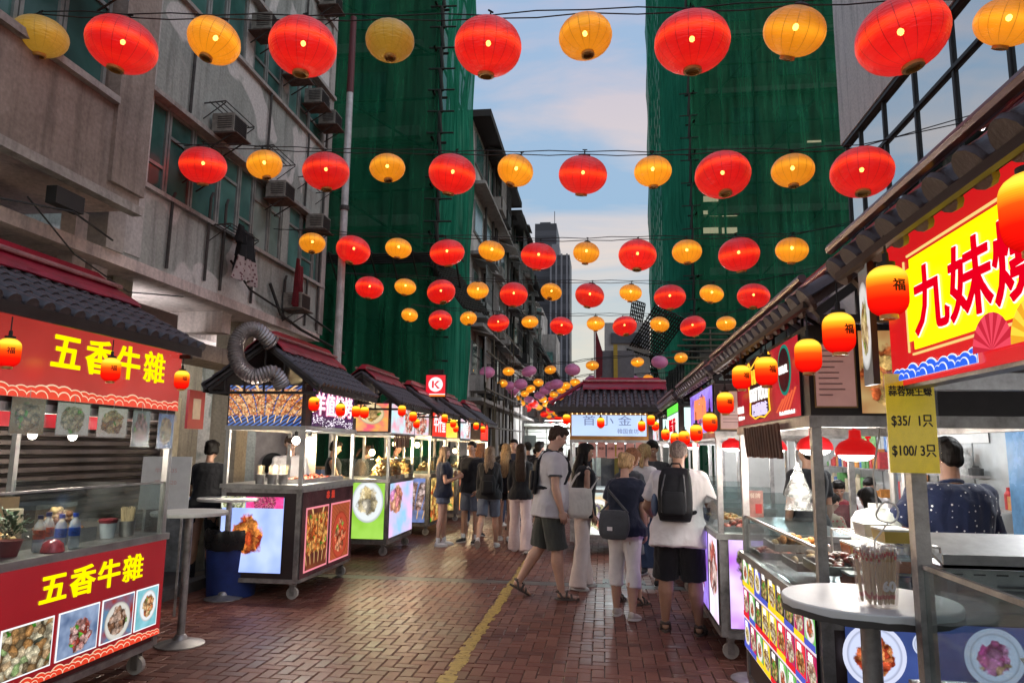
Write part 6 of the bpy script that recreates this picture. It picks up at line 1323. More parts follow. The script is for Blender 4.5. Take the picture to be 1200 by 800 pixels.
# shop interior clutter behind the left row
bx = random.Random(4)
CR_C = [surf('crate_brown', (0.22, 0.13, 0.07), 0.8, 0, 0.3), surf('crate_grey', (0.25, 0.25, 0.24), 0.7, 0, 0.3), surf('crate_blue', (0.05, 0.10, 0.25), 0.6, 0, 0.3)]
for i, (x, y, z, sx, sy, sz, m_, lb) in enumerate([(-5.3, 6.3, 0.1, 0.4, 0.5, 0.9, 0, 'tall brown carton behind the beef stall'), (-5.1, 8.6, 0.1, 0.5, 0.6, 0.8, 1, 'grey box left of the customer in black'), (-5.3, 10.9, 0.1, 0.5, 0.7, 0.75, 0, 'brown carton in front of the shop behind the snack stall'), (-5.2, 12.6, 0.1, 0.5, 0.5, 1.1, 2, 'dark blue crate stack behind the satay stall')]):
    o = thing('storage_box', lb, 'box', (x, y, z)); MB().span((-sx / 2, -sy / 2, 0), (sx / 2, sy / 2, sz)).build('body', CR_C[m_], o); MB().span((-sx / 2 - 0.01, -sy / 2 - 0.01, sz), (sx / 2 + 0.01, sy / 2 + 0.01, sz + 0.04)).build('lid', CR_C[(m_ + 1) % 3], o)
wb = thing('whiteboard', 'tilted pale menu whiteboard between the beef stall and the customer in black', 'menu board', (-4.05, 6.35, 1.0), R(25)); MB().box((0, 0, 0.25), (0.42, 0.02, 0.48), rx=-0.12).build('board', surf('board_grey', (0.36, 0.37, 0.38), 0.5, 0, 0.08), wb)
for x in (-0.16, 0.16): MB().bar((x, 0, -0.95), (x, 0, 0.05), 0.02).build('leg', STEEL_D, wb)
for k in range(3): text_mesh(['牛雜 $35', '蘿蔔 $20', '魚蛋 $15'][k], 0.05, MT, 0.002, 0, 'lettering', wb, frame_mtx((0, -0.03 - 0.012 * (1 - k), 0.36 - k * 0.11), (1, 0, 0), UP))
# big fan in the skewer stall
fn_ = thing('exhaust_fan', 'black round exhaust fan on a pale cabinet inside the skewer stall', 'fan', PY(320, 543, 9.6)); MB().lathe([(0.13, -0.03), (0.15, -0.03), (0.15, 0.03), (0.13, 0.03)], n=28, axis=Matrix.Rotation(R(90), 3, 'X')).build('ring', BLACK, fn_, True)
MB().cyl((0, -0.02, 0), (0, 0.02, 0), 0.045, n=16).build('hub', BLACK, fn_)
for k in range(5): a = k * 2 * PI / 5; MB().prism([(0.03 * math.cos(a), 0, 0.03 * math.sin(a)), (0.13 * math.cos(a - 0.35), -0.012, 0.13 * math.sin(a - 0.35)), (0.13 * math.cos(a + 0.35), 0.012, 0.13 * math.sin(a + 0.35))], (0, 0.004, 0)).build('blade', surf('fan_blade', (0.03, 0.03, 0.032), 0.4), fn_)
cabn = thing('steel_cabinet', 'tall pale steel cabinet behind the exhaust fan', 'cabinet', (-4.55, 10.0, 0)); MB().span((-0.35, -0.25, 0), (0.35, 0.25, 1.95)).build('body', surf('cabinet_pale', (0.38, 0.34, 0.33), 0.45, 0.2, 0.15), cabn)
# silver flexible duct on the skewer stall roof
du = thing('flexible_duct', 'ribbed silver exhaust duct curling over the near gable of the skewer stall', 'duct', (0, 0, 0))
P0 = [PY(331, 452, 7.15), PY(320, 437, 7.05), PY(298, 441, 6.98), PY(281, 428, 6.98), PY(276, 407, 7.0), PY(284, 390, 7.05), PY(300, 386, 7.15), PY(317, 401, 7.3)]
pts = []
for i in range(len(P0) - 1):
    a, b, c, d = P0[max(0, i - 1)], P0[i], P0[i + 1], P0[min(len(P0) - 1, i + 2)]
    for k in range(14): u = k / 14; pts.append(0.5 * ((2 * b) + (c - a) * u + (2 * a - 5 * b + 4 * c - d) * u * u + (3 * b - a - 3 * c + d) * u ** 3))
FOIL = surf('duct_foil', (0.46, 0.42, 0.41), 0.42, 0.75, 0.25, 12)
MB().tube(pts, [0.079 * (1 + 0.09 * math.cos(i * PI)) for i in range(len(pts))], 22).build('duct_hose', FOIL, du, 20)
MB().cyl(pts[-1], pts[-1] + (pts[-1] - pts[-3]).normalized() * 0.03, 0.094, n=24).build('duct_collar', STEEL, du)
# K sign
ks = thing('shop_sign', 'square red shop sign with a white disc and letter K above the left roofs', 'shop sign', PY(510.5, 452, 14.0)); RK2 = lit('k_red', (0.72, 0.004, 0.02), 1.0, 0.05)
W_ = 0.395; MB().box((0, 0.04, 0), (W_ + 0.03, 0.06, W_ + 0.05)).build('box', DARK, ks); panel('face', (0, 0, 0.02), (1, 0, 0), UP, W_, W_, RK2, ks, 0.008); MB().box((0, -0.003, -0.165), (W_, 0.006, 0.018)).build('white_stripe', WH_E, ks); MB().box((0, -0.003, -0.192), (W_, 0.006, 0.034)).build('orange_stripe', glow('k_orange', (0.9, 0.2, 0.02), 1), ks)
MB().cyl((0, -0.001, 0.03), (0, -0.006, 0.03), 0.145, n=40).build('disc', WH_E, ks); km = MB(); km.prism([(-0.075, -0.009, -0.04), (-0.035, -0.009, -0.04), (-0.035, -0.009, 0.10), (-0.075, -0.009, 0.10)], (0, 0.002, 0)); km.prism([(-0.03, -0.009, 0.03), (0.03, -0.009, 0.10), (0.085, -0.009, 0.10), (0.005, -0.009, 0.03), (0.095, -0.009, -0.055), (0.04, -0.009, -0.055)], (0, 0.002, 0)); km.build('letter', RK2, ks)
MB().cyl((0, 0.1, -2.6), (0, 0.1, 0.1), 0.03, n=8).build('mast', PIPE, ks); MB().box((0, 0.05, 0.28), (0.3, 0.1, 0.10)).build('bracket_housing', DARK, ks)
# ================================================================== round standing tables, bin, floor disc
def standing_table(label, x, y, top_z, r_, rx=0, mat=None, rough_edge=0):
    o = thing('standing_table', label, 'table', (x, y, 0)); m = MB(); n = 44; rr_ = random.Random(3); P = []
    for z, k in ((-0.014, 0.985), (0.0, 1.0), (0.012, 1.0), (0.016, 0.985)): P.append([Vector((r_ * k * math.cos(2 * PI * q / n), r_ * k * math.sin(2 * PI * q / n), top_z + z - (0.012 * rr_.random() * rough_edge if z < 0.005 else 0))) for q in range(n)])
    m.loft(P); m.build('table_top', mat or surf('table_white', (0.68, 0.66, 0.62), 0.45, 0, 0.12, 5), o, 40)
    if rough_edge: MB().loft([[Vector((r_ * 1.003 * math.cos(2 * PI * q / n), r_ * 1.003 * math.sin(2 * PI * q / n), top_z - 0.014 + dz - 0.006 * rr_.random())) for q in range(n)] for dz in (-0.010, 0.010)], False).build('edge_band', surf('edge_dark', (0.06, 0.05, 0.045), 0.6), o, True)
    MB().cyl((0, 0, 0.06), (0, 0, top_z - 0.01), 0.031, n=16).build('column', STEEL_D, o, True); MB().lathe([(0.19, 0.004), (0.19, 0.012), (0.16, 0.020), (0.06, 0.045), (0.045, 0.075), (0.032, 0.085)], n=32).build('base', STEEL_D, o, 40); return o
t1 = PG(208, 755); standing_table('white topped steel standing table beside the beef stall', t1.x + 0.02, t1.y + 0.0, 1.04, 0.30)
t2 = PG(263, 699); standing_table('white standing table in front of the blue bin, farther of the two on the left', t2.x + 0.04, t2.y - 0.1, 1.03, 0.33)
standing_table('large white round table with chipped dark edge holding the skewer tub', *PG(1018, 706, 1.11)[:2], 1.11, 0.272, 0, surf('table_bright', (0.80, 0.79, 0.76), 0.5, 0, 0.06, 4), 1)
o = thing('pole_base', 'flat round steel pole base on the bricks by the menu grid', 'base', (1.06, 5.55, 0)); MB().lathe([(0.17, 0.001), (0.17, 0.012), (0.03, 0.02)], n=30).build('disc', STEEL_D, o); MB().cyl((0, 0, 0.02), (0, 0, 0.9), 0.018, n=8).build('pole', STEEL_D, o)
bn = thing('waste_bin', 'round blue waste bin lined with a black bag beside the skewer stall', 'bin', (-4.02, 7.30 + 0.35, 0)); MB().lathe([(0.245, 0.0), (0.25, 0.01), (0.285, 0.60), (0.295, 0.61), (0.295, 0.64), (0.28, 0.65)], n=36).build('drum', surf('bin_blue', (0.015, 0.035, 0.16), 0.45, 0, 0.25, 5), bn, 40)
rb_ = random.Random(9); P = []
for z, r_ in ((0.50, 0.292), (0.58, 0.303), (0.655, 0.305), (0.70, 0.30), (0.705, 0.27), (0.62, 0.245)): P.append([Vector(((r_ + rb_.uniform(-.006, .008)) * math.cos(2 * PI * q / 40), (r_ + rb_.uniform(-.006, .008)) * math.sin(2 * PI * q / 40), z + rb_.uniform(-.012, .012))) for q in range(40)])
MB().loft(P).build('bin_liner', surf('liner_black', (0.012, 0.012, 0.013), 0.28, 0, 0.1), bn, True)
# ================================================================== counter goods
def pile(name, n, rx, ry, h, rr, mats, seed, elong=1.4, z0=0.0):
    r = random.Random(seed); m = MB()
    for i in range(n):
        a = r.uniform(0, 2 * PI); q = math.sqrt(r.random()); x, y = rx * q * math.cos(a), ry * q * math.sin(a); z = z0 + h * (1 - q * q) * r.uniform(0.3, 1.0)
        m.mat(r.randrange(len(mats))); m.ell((x, y, z), (rr * r.uniform(0.7, elong), rr * r.uniform(0.7, 1.1), rr * r.uniform(0.6, 1.0)), 8, 6, Euler((r.uniform(-.5, .5), r.uniform(-.5, .5), r.uniform(0, 6))).to_matrix())
    return m.mesh(name, mats, True)
GOLDEN = [surf('fried_gold', (0.50, 0.27, 0.06), 0.5, 0, 0.3, 30, 0.3, 60), surf('fried_amber', (0.42, 0.16, 0.03), 0.45, 0, 0.3, 30, 0.3, 60), surf('fried_pale', (0.55, 0.38, 0.16), 0.5, 0, 0.3, 30, 0.3, 60)]
OFFAL = [surf('offal_tan', (0.35, 0.22, 0.11), 0.35, 0, 0.3, 30, 0.3, 60), surf('offal_brown', (0.20, 0.09, 0.04), 0.3, 0, 0.3, 30, 0.3, 60), GOLDEN[2]]
REDS = [surf('sausage_red', (0.40, 0.06, 0.03), 0.3, 0, 0.3, 30), surf('meat_brown', (0.22, 0.08, 0.04), 0.4, 0, 0.3, 30)]
def tray(label, loc, wd, dp, h, mats, seed, n=45, rr=0.02, rz=0.0, tm=STEEL, cat='food tray', hh=0.05, group=None):
    o = thing('food_tray', label, cat, loc, rz, group); m = MB(); t_ = 0.004
    m.span((-wd / 2, -dp / 2, 0), (wd / 2, dp / 2, t_)).span((-wd / 2, -dp / 2, t_), (-wd / 2 + t_, dp / 2, h)).span((wd / 2 - t_, -dp / 2, t_), (wd / 2, dp / 2, h)).span((-wd / 2 + t_, -dp / 2, t_), (wd / 2 - t_, -dp / 2 + t_, h)).span((-wd / 2 + t_, dp / 2 - t_, t_), (wd / 2 - t_, dp / 2, h)); m.build('tray', tm, o)
    if n: tagset(link('food_pile', pile('food_pile', n, wd * 0.42, dp * 0.42, hh, rr, mats, seed, 1.5, h * 0.6), o), kind='stuff')
    return o
ct = 0.961
# beef stall goods
tray('steel tray heaped with braised offal at the centre of the beef stall counter', (-3.55, 4.42, ct), 0.30, 0.34, 0.09, OFFAL, 1, 110, 0.026, hh=0.17)
tray('shallow tray of yellow fritters by the potted plant', (-3.62, 4.0, ct), 0.28, 0.30, 0.05, GOLDEN, 2, 60, 0.024, hh=0.10)
tray('empty dark steel pan at the far end of the beef stall', (-3.62, 4.85, ct), 0.26, 0.22, 0.10, OFFAL, 3, 14, 0.02, hh=0.02)
BT = newmat('bottle_plastic'); t = NT(BT); b_ = t.n('ShaderNodeBsdfPrincipled', {'Base Color': (0.75, 0.82, 0.88, 1), 'Roughness': 0.08, 'Alpha': 0.45}); t.l(b_.outputs[0], t.n('ShaderNodeOutputMaterial').inputs[0])
def bottle(label, loc, cap, lab, s=1.0, body=None, lettering=None):
    o = thing('water_bottle', label, 'bottle', loc); o.scale = (s, s, s)
    MB().lathe([(0.026, 0.0), (0.032, 0.008), (0.032, 0.05), (0.029, 0.056), (0.032, 0.062), (0.032, 0.135), (0.028, 0.155), (0.014, 0.180), (0.013, 0.195)], n=22).build('bottle_body', body or BT, o, 40); MB().cyl((0, 0, 0.190), (0, 0, 0.212), 0.016, n=16).build('cap', cap, o, 40)
    MB().lathe([(0.0325, 0.075), (0.0330, 0.078), (0.0330, 0.125), (0.0325, 0.128)], n=22).build('label', lab, o, 40); return o
BLU = surf('label_blue', (0.02, 0.09, 0.45), 0.35, 0, 0.4, 40); BLC = surf('cap_blue', (0.02, 0.06, 0.40), 0.4); NVC = surf('cap_navy', (0.02, 0.02, 0.10), 0.4); ORL = surf('label_orange', (0.55, 0.10, 0.03), 0.4, 0, 0.5, 40)
COLA = surf('drink_red', (0.35, 0.03, 0.03), 0.2)
bottle('water bottle with blue label and blue cap, right one of the front pair', (-3.26, 4.20, ct), BLC, BLU); bottle('water bottle with blue label, left one of the front pair', (-3.28, 4.11, ct), BLC, BLU)
bottle('navy capped bottle with orange label behind the water bottles', (-3.36, 4.10, ct), NVC, ORL, 1.05); bottle('second navy capped bottle with orange label, leftmost', (-3.34, 4.01, ct), NVC, ORL, 1.0)
jr = thing('pickle_jar', 'tall lidded jar of pale beans behind the bottles', 'jar', (-3.62, 4.12, ct)); MB().lathe([(0.05, 0), (0.055, 0.01), (0.055, 0.18), (0.045, 0.2)], n=22).build('glass_body', surf('jar_beans', (0.30, 0.24, 0.17), 0.3, 0, 0.5, 40), jr, 40); MB().cyl((0, 0, 0.2), (0, 0, 0.235), 0.052, n=22).build('lid', surf('lid_cream', (0.42, 0.36, 0.26), 0.5), jr, 40)
bw = thing('chilli_bowl', 'clear red sauce tub in front of the navy capped bottles', 'tub', (-3.25, 4.02, ct)); MB().lathe([(0.06, 0), (0.065, 0.005), (0.055, 0.05), (0.03, 0.07), (0.02, 0.075)], n=22).build('tub', surf('tub_red', (0.35, 0.05, 0.06), 0.2, 0, 0.3, 20), bw, True)
def skewer_pot(label, loc, n=26, s=1.0, seed=1, wrap=True):
    o = thing('skewer_pot', label, 'skewer pot', loc); o.scale = (s, s, s); r = random.Random(seed)
    MB().lathe([(0.045, 0.0), (0.047, 0.004), (0.052, 0.10), (0.054, 0.105), (0.049, 0.10), (0.044, 0.008)], n=24).build('pot', STEEL, o, 40)
    m = MB()
    for i in range(n): a = r.uniform(0, 6.28); q = 0.036 * math.sqrt(r.random()); m.cyl((q * math.cos(a), q * math.sin(a), 0.01), (q * 1.35 * math.cos(a), q * 1.35 * math.sin(a), 0.19 + r.uniform(-.01, .015)), 0.0025, n=5)
    tagset(m.build('bamboo_skewers', surf('bamboo_pale', (0.66, 0.52, 0.30), 0.6, 0, 0.15), o), kind='stuff'); return o
skewer_pot('pot of bamboo skewers with a red rim at the far end of the beef stall', (-3.34, 4.82, ct), 40, 1.0, 3)
rd = MB().lathe([(0.055, 0), (0.062, 0.02), (0.055, 0.03)], n=18).build('round_cover', RED_C, None, True); rd.location = (-3.40, 4.70, ct + 0.10); tagset(rd, 'round red lid lying beside the skewer pot of the beef stall', 'container lid')
jb = thing('sauce_tub', 'clear tub under the red lid on the beef stall', 'tub', (-3.40, 4.70, ct)); MB().lathe([(0.045, 0), (0.055, 0.1), (0.057, 0.1)], n=18).build('tub', BT, jb, True)
LEAF = [surf('leaf_dark', (0.03, 0.075, 0.02), 0.4, 0, 0.3), surf('leaf_mid', (0.06, 0.12, 0.035), 0.4, 0, 0.3)]
pl_ = thing('potted_plant', 'leafy green potted plant at the near end of the beef stall counter', 'plant', (-3.36, 3.82, ct)); MB().lathe([(0.05, 0), (0.075, 0.10), (0.08, 0.105), (0.07, 0.1)], n=18).build('pot', surf('pot_red', (0.30, 0.02, 0.03), 0.4), pl_, 40)
rp_ = random.Random(8)
pl_.scale = (0.85, 0.85, 0.85)
for k in range(140):
    a = rp_.uniform(0, 6.28); e = rp_.uniform(0.1, 1.2); d = Vector((math.cos(a) * math.cos(e), math.sin(a) * math.cos(e), math.sin(e))); b0 = Vector((0, 0, 0.10)) + d * rp_.uniform(0.02, 0.13) + Vector((0, 0, rp_.uniform(0, 0.08))); sd = d.cross(Vector((0, 0, 1))).normalized() * 0.013; tp = b0 + d * 0.055; md = b0 + d * 0.025 + Vector((0, 0, 0.008)); dp = Vector((0, 0, -0.012))
    MB().add([b0, md + sd, tp + dp, md - sd, md + Vector((0, 0, -0.004))], [(0, 1, 4), (1, 2, 4), (2, 3, 4), (3, 0, 4)]).build('leaf', LEAF[k % 2], pl_)
# hanging food cards under the header of the beef stall
CARD = [mat_food('card_print_%d' % i, a, None, c, (0.5, 0.5), 0.42, 7, 0.30, 1.1, seed=i * 2.0, bg2=b) for i, (a, b, c) in enumerate([((0.25, 0.17, 0.08), (0.4, 0.3, 0.2), ((0.5, 0.35, 0.2), (0.7, 0.5, 0.3), (0.3, 0.15, 0.06))), ((0.6, 0.55, 0.5), (0.8, 0.75, 0.7), ((0.5, 0.4, 0.2), (0.75, 0.6, 0.4), (0.4, 0.2, 0.1))), ((0.7, 0.6, 0.5), (0.9, 0.85, 0.8), ((0.6, 0.3, 0.1), (0.8, 0.6, 0.3), (0.3, 0.15, 0.1))), ((0.12, 0.15, 0.14), (0.35, 0.4, 0.4), ((0.4, 0.1, 0.08), (0.6, 0.3, 0.3), (0.15, 0.1, 0.1))), ((0.05, 0.12, 0.4), (0.2, 0.35, 0.6), ((0.6, 0.35, 0.08), (0.75, 0.5, 0.2), (0.4, 0.2, 0.05)))])]
for i, (px, py, w_, h_, lb) in enumerate([(33, 487, 40, 46, 'brown card showing pale balls'), (86, 491, 38, 40, 'pale card with a price'), (132, 495, 34, 36, 'two-part card with noodles'), (165, 502, 20, 44, 'narrow dark card with a bowl'), (194, 505, 18, 42, 'narrow blue card with golden food')]):
    c = PXp(px, py, -3.17); sc_ = (c.y) / F * 1.0; dx = PXp(px + w_ / 2, py, -3.17).y - PXp(px - w_ / 2, py, -3.17).y; dz = h_ * c.y / F / 1.0
    o = thing('food_card', 'hanging plastic ' + lb + ' under the beef stall sign', 'price card', c, R(90)); p_ = panel('card', (0, 0, 0), (1, 0, 0), UP, dx, dz, CARD[i], o, 0.003)
    MB().box((0, -0.004, 0), (dx * 1.08, 0.001, dz * 1.08)).build('sleeve', MATS['sleeve_glass'], o); MB().cyl((0, 0, dz / 2), (0, 0, dz / 2 + 0.05), 0.002, n=4).build('clip', STEEL, o)
MB().span((-0.30, 0, 0), (0.30, 0.01, 0.10)); rs_ = panel('lit_strip', (0, 0.42, 1.76), (1, 0, 0), UP, L1 - 0.1, 0.12, lit('strip_glow_red', (0.55, 0.02, 0.03), 0.8, 0.5, 5), s1, 0.01)  # red light reflected in the strip is set as its own glow
cb = thing('cardboard_box', 'open brown cardboard behind the goods of the beef stall', 'box', (-4.2, 4.3, 0.93)); MB().span((-0.15, -0.35, 0), (0.15, 0.35, 0.30)).build('carton', surf('cardboard', (0.24, 0.15, 0.085), 0.8, 0, 0.15), cb)
# skewer stall counter
tray('long steel grill tray on the skewer stall counter', (-3.45, 8.3, 1.19), 0.35, 1.2, 0.05, REDS, 4, 60, 0.022)
for i, (px, py) in enumerate([(304, 575), (318, 575), (331, 577)]): skewer_pot('steel pot of red-tipped skewers, %s from the left on the skewer stall' % ORD[i], (PY(px, py, 7.55).x, 7.55, 1.191), 22, 1.0, 10 + i)
cut = thing('chopping_block', 'pale folded paper pile on the skewer stall counter', 'paper', PY(343, 587, 7.6)); MB().box((0, 0, 0), (0.14, 0.12, 0.05)).build('sheets', surf('paper_blue_white', (0.42, 0.46, 0.55), 0.7), cut)
# snack stall heaps
for i, (x, y, s_) in enumerate([(-3.32, 10.85, 1), (-3.5, 11.1, 1), (-3.32, 11.35, 1), (-3.5, 11.65, 1), (-3.32, 11.85, 1)]):
    tray('tray of golden fried snacks, %s from the near corner of the snack stall' % ORD[i], (x, y, 1.121), 0.26, 0.24, 0.05, GOLDEN, 20 + i, 90, 0.028, hh=0.30)
for i, (x, y) in enumerate([(-3.4, 13.5), (-3.4, 13.9), (-3.4, 14.3)]): tray('tray of fried skewers, %s on the satay stall' % ORD[i], (x, y, 1.121), 0.3, 0.3, 0.05, GOLDEN, 30 + i, 60, 0.030, hh=0.2)
for i, y in enumerate((16.3, 16.9, 19.0, 19.6)): tray('tray of golden food, %s among the far left stalls' % ORD[i], (-3.4, y, 1.121), 0.3, 0.4, 0.05, GOLDEN, 40 + i, 36, 0.03, hh=0.12)
# right stalls: trays, boxes, containers
for i, (x, y, z, w_, d_, mt, lb) in enumerate([(1.08, 4.75, ct, .3, .3, REDS, 'tray of sausages at the far end of the fast food stall'), (1.08, 4.35, ct + .10, .3, .3, GOLDEN, 'raised tray of pastry at the middle of the fast food stall'), (1.10, 3.95, ct + .06, .32, .3, OFFAL, 'dark basket of samosas and wraps'), (1.10, 3.58, ct + .10, .3, .28, REDS, 'tray of red skewers at the near end of the fast food stall'),
                                            (1.12, 6.3, ct, .3, .4, REDS, 'squid tray at the near end of the squid stall'), (1.12, 6.9, ct, .3, .4, GOLDEN, 'tray of batter pieces on the squid stall'), (1.12, 7.3, ct, .3, .3, OFFAL, 'last tray on the squid stall'), (1.12, 9.2, ct, .3, .5, GOLDEN, 'fruit tray on the juice stall')]):
    tray(lb, (x, y, z), w_, d_, 0.04, mt, 50 + i, 34, 0.024, hh=0.05, tm=STEEL_D if 'dark' in lb else STEEL)
wr_ = thing('wire_shelf', 'wire shelf carrying sauce boxes behind the food of the fast food stall', 'shelf', (1.32, 3.75, ct)); m = MB()
for x in (-0.12, 0.12):
    for y in (-0.35, 0.35): m.cyl((x, y, 0), (x, y, 0.24), 0.006, n=6)
for z in (0.12, 0.24):
    for k in range(9): m.cyl((-0.12 + k * 0.03, -0.35, z), (-0.12 + k * 0.03, 0.35, z), 0.003, n=5)
    m.cyl((-0.12, -0.35, z), (0.12, -0.35, z), 0.005, n=5).cyl((-0.12, 0.35, z), (0.12, 0.35, z), 0.005, n=5)
m.build('rack', STEEL, wr_)
SA = surf('sauce_orange', (0.50, 0.13, 0.04), 0.25, 0, 0.2); LIDW = surf('lid_white', (0.60, 0.60, 0.56), 0.35); YLW = surf('tub_yellow', (0.50, 0.36, 0.08), 0.4)
for i, (x, y, z, m_) in enumerate([(1.27, 3.50, .12, SA), (1.27, 3.68, .12, SA), (1.30, 3.86, .12, YLW), (1.30, 4.02, .12, SA), (1.30, 3.55, .24, YLW), (1.30, 3.80, .24, LIDW), (1.10, 3.40, .0, SA), (1.10, 3.40, .065, SA)]):
    o = thing('sauce_box', ['orange sauce box with white lid, near end of the lower shelf', 'second orange sauce box on the lower shelf', 'yellow box on the lower shelf', 'far orange sauce box on the lower shelf', 'yellow lidded box on the upper shelf', 'white box on the upper shelf', 'orange sauce box on the counter, bottom of a pair', 'orange sauce box stacked on another'][i], 'food box', (x, y, ct + z + 0.003)); MB().box((0, 0, 0.026), (0.11, 0.15, 0.05), taper=1.08).build('box', m_, o); MB().box((0, 0, 0.056), (0.125, 0.165, 0.009)).build('lid', LIDW, o)
wc = thing('rice_cooker', 'white lidded cylindrical food warmer behind the fast food counter', 'food warmer', (1.60, 4.55, 0.95)); MB().lathe([(0.15, -0.02), (0.155, 0.0), (0.15, 0.26), (0.12, 0.31), (0.06, 0.33)], n=28).build('body', surf('warmer_white', (0.52, 0.56, 0.52), 0.35, 0, 0.06), wc, 40); MB().box((0, 0, 0.345), (0.1, 0.03, 0.03)).build('handle', WHITE, wc); MB().cyl((0, 0, -0.95), (0, 0, -0.02), 0.12, n=20).build('stand', STEEL_D, wc)
sb = thing('steam_box', 'grey steel warming box with three louvred vents in front of the seller', 'food warmer', (1.68, 3.45, ct)); MB().span((-0.26, -0.14, 0), (0.24, 0.14, 0.17)).build('casing', surf('box_steel', (0.36, 0.37, 0.36), 0.4, 0.4, 0.2, 6), sb); MB().prism([(-0.275, -0.155, 0.17), (0.255, -0.155, 0.17), (0.255, 0.15, 0.27), (-0.275, 0.15, 0.27)], (0, 0, 0.014)).span((-0.275, -0.155, 0.165), (0.255, -0.145, 0.225)).build('lid', surf('lid_steel', (0.25, 0.25, 0.245), 0.5, 0.3, 0.2, 8), sb)
for k in range(3):
    for q in range(4): MB().box((-0.17 + k * 0.16, -0.143, 0.035 + q * 0.022), (0.11, 0.010, 0.010), rx=0.4).build('louvre', STEEL, sb)
for k in range(6): MB().box((-0.22 + k * 0.088, -0.1415, 0.145), (0.045, 0.004, 0.006)).build('slot', BLACK, sb)
bottle('water bottle with blue cap standing by the seller', (1.36, 3.62, ct), BLC, BLU, 1.1)
pb = thing('plastic_bag', 'crumpled clear plastic bag hanging by the fast food counter', 'plastic bag', (1.20, 4.72, 1.30)); PLS = newmat('clear_plastic'); t = NT(PLS)
nz_ = t.n('ShaderNodeTexNoise', {'Vector': t.n('ShaderNodeTexCoord').outputs['Object'], 'Scale': 14.0, 'Detail': 6.0, 'Distortion': 1.0}).outputs['Fac']; gb_ = t.n('ShaderNodeBsdfPrincipled', {'Base Color': (0.7, 0.72, 0.7, 1), 'Roughness': 0.15, 'Alpha': t.ramp(nz_, [(0.35, 0.12), (0.7, 0.6)])}); bp = t.n('ShaderNodeBump', {'Strength': 1.0, 'Distance': 0.03, 'Height': nz_}); t.l(bp.outputs[0], gb_.inputs['Normal']); t.l(gb_.outputs[0], t.n('ShaderNodeOutputMaterial').inputs[0])
rq = random.Random(2); P = []
for z, r_ in ((0.0, 0.06), (-0.05, 0.09), (0.05, 0.085), (0.12, 0.05), (0.2, 0.02), (0.24, 0.006)): P.append([Vector((r_ * rq.uniform(0.75, 1.2) * math.cos(2 * PI * q / 18), r_ * rq.uniform(0.75, 1.2) * math.sin(2 * PI * q / 18), z)) for q in range(18)])
MB().loft([P[1], P[0]] + P[2:]).build('film', PLS, pb, True)
sheet = cloth(0, -0.15, 0.15, -0.62, 0.0, 'film', PLS, 5, 0.022, 1.15)
ps_ = thing('plastic_curtain', 'clear crinkled plastic curtain hanging at the right edge beside the seller', 'plastic sheet', (1.63, 2.72, 1.83), R(-62)); link('film', sheet, ps_); MB().bar((0.03, -0.05, -0.03), (0.04, 0.14, -0.42), 0.02).build('clamp_bar', BLACK, ps_)
# tub of wrapped skewers on the round table
tb = thing('skewer_tub', 'translucent tub marked 60 full of wrapped red-tipped skewers on the round table', 'tub', PG(1029, 709, 1.127), R(-8)); tb.scale = (0.78, 0.78, 0.80); TUBM = newmat('tub_plastic'); t = NT(TUBM); b_ = t.n('ShaderNodeBsdfPrincipled', {'Base Color': (0.80, 0.62, 0.54, 1), 'Roughness': 0.3, 'Alpha': 0.20}); t.l(b_.outputs[0], t.n('ShaderNodeOutputMaterial').inputs[0])
MB().lathe([(0.070, 0.0), (0.072, 0.004), (0.088, 0.165), (0.094, 0.168), (0.094, 0.178), (0.086, 0.178), (0.070, 0.008)], n=32).build('bucket', TUBM, tb, 40)
rk_ = random.Random(5); m = MB(); m2 = MB(); m3 = MB()
for i in range(60):
    a = rk_.uniform(0, 6.28); q = 0.060 * math.sqrt(rk_.random()); p0 = Vector((q * math.cos(a), q * math.sin(a), 0.012)); p1 = Vector((q * 1.30 * math.cos(a), q * 1.30 * math.sin(a), 0.205 + rk_.uniform(-.012, .015))); m.cyl(p0, p1, 0.0028, n=5); d = (p1 - p0).normalized(); m2.cyl(p1 - d * 0.022, p1 - d * 0.008, 0.0042, n=6); m2.cyl(p0 + d * 0.02, p0 + d * 0.035, 0.0040, n=5); m3.cyl(p1 - d * 0.03, p1 + d * 0.02, 0.006, 0.008, n=5)
tagset(m.build('wooden_skewers', MATS['bamboo_pale'], tb), kind='stuff'); tagset(m2.build('red_tips', surf('tip_red', (0.5, 0.03, 0.02), 0.5), tb), kind='stuff'); WRP = newmat('wrapper_film'); t = NT(WRP); t.l(t.n('ShaderNodeBsdfPrincipled', {'Base Color': (0.85, 0.78, 0.74, 1), 'Roughness': 0.3, 'Alpha': 0.14}).outputs[0], t.n('ShaderNodeOutputMaterial').inputs[0])
tagset(m3.build('wrappers', WRP, tb), kind='stuff')
text_mesh('60', 0.052, surf('print_white', (0.75, 0.72, 0.70), 0.5, 0, 0), 0.002, 0.0022, 'number', tb, frame_mtx((0.028, -0.0835, 0.085), (1, 0.33, 0), (0, -0.1, 1)))
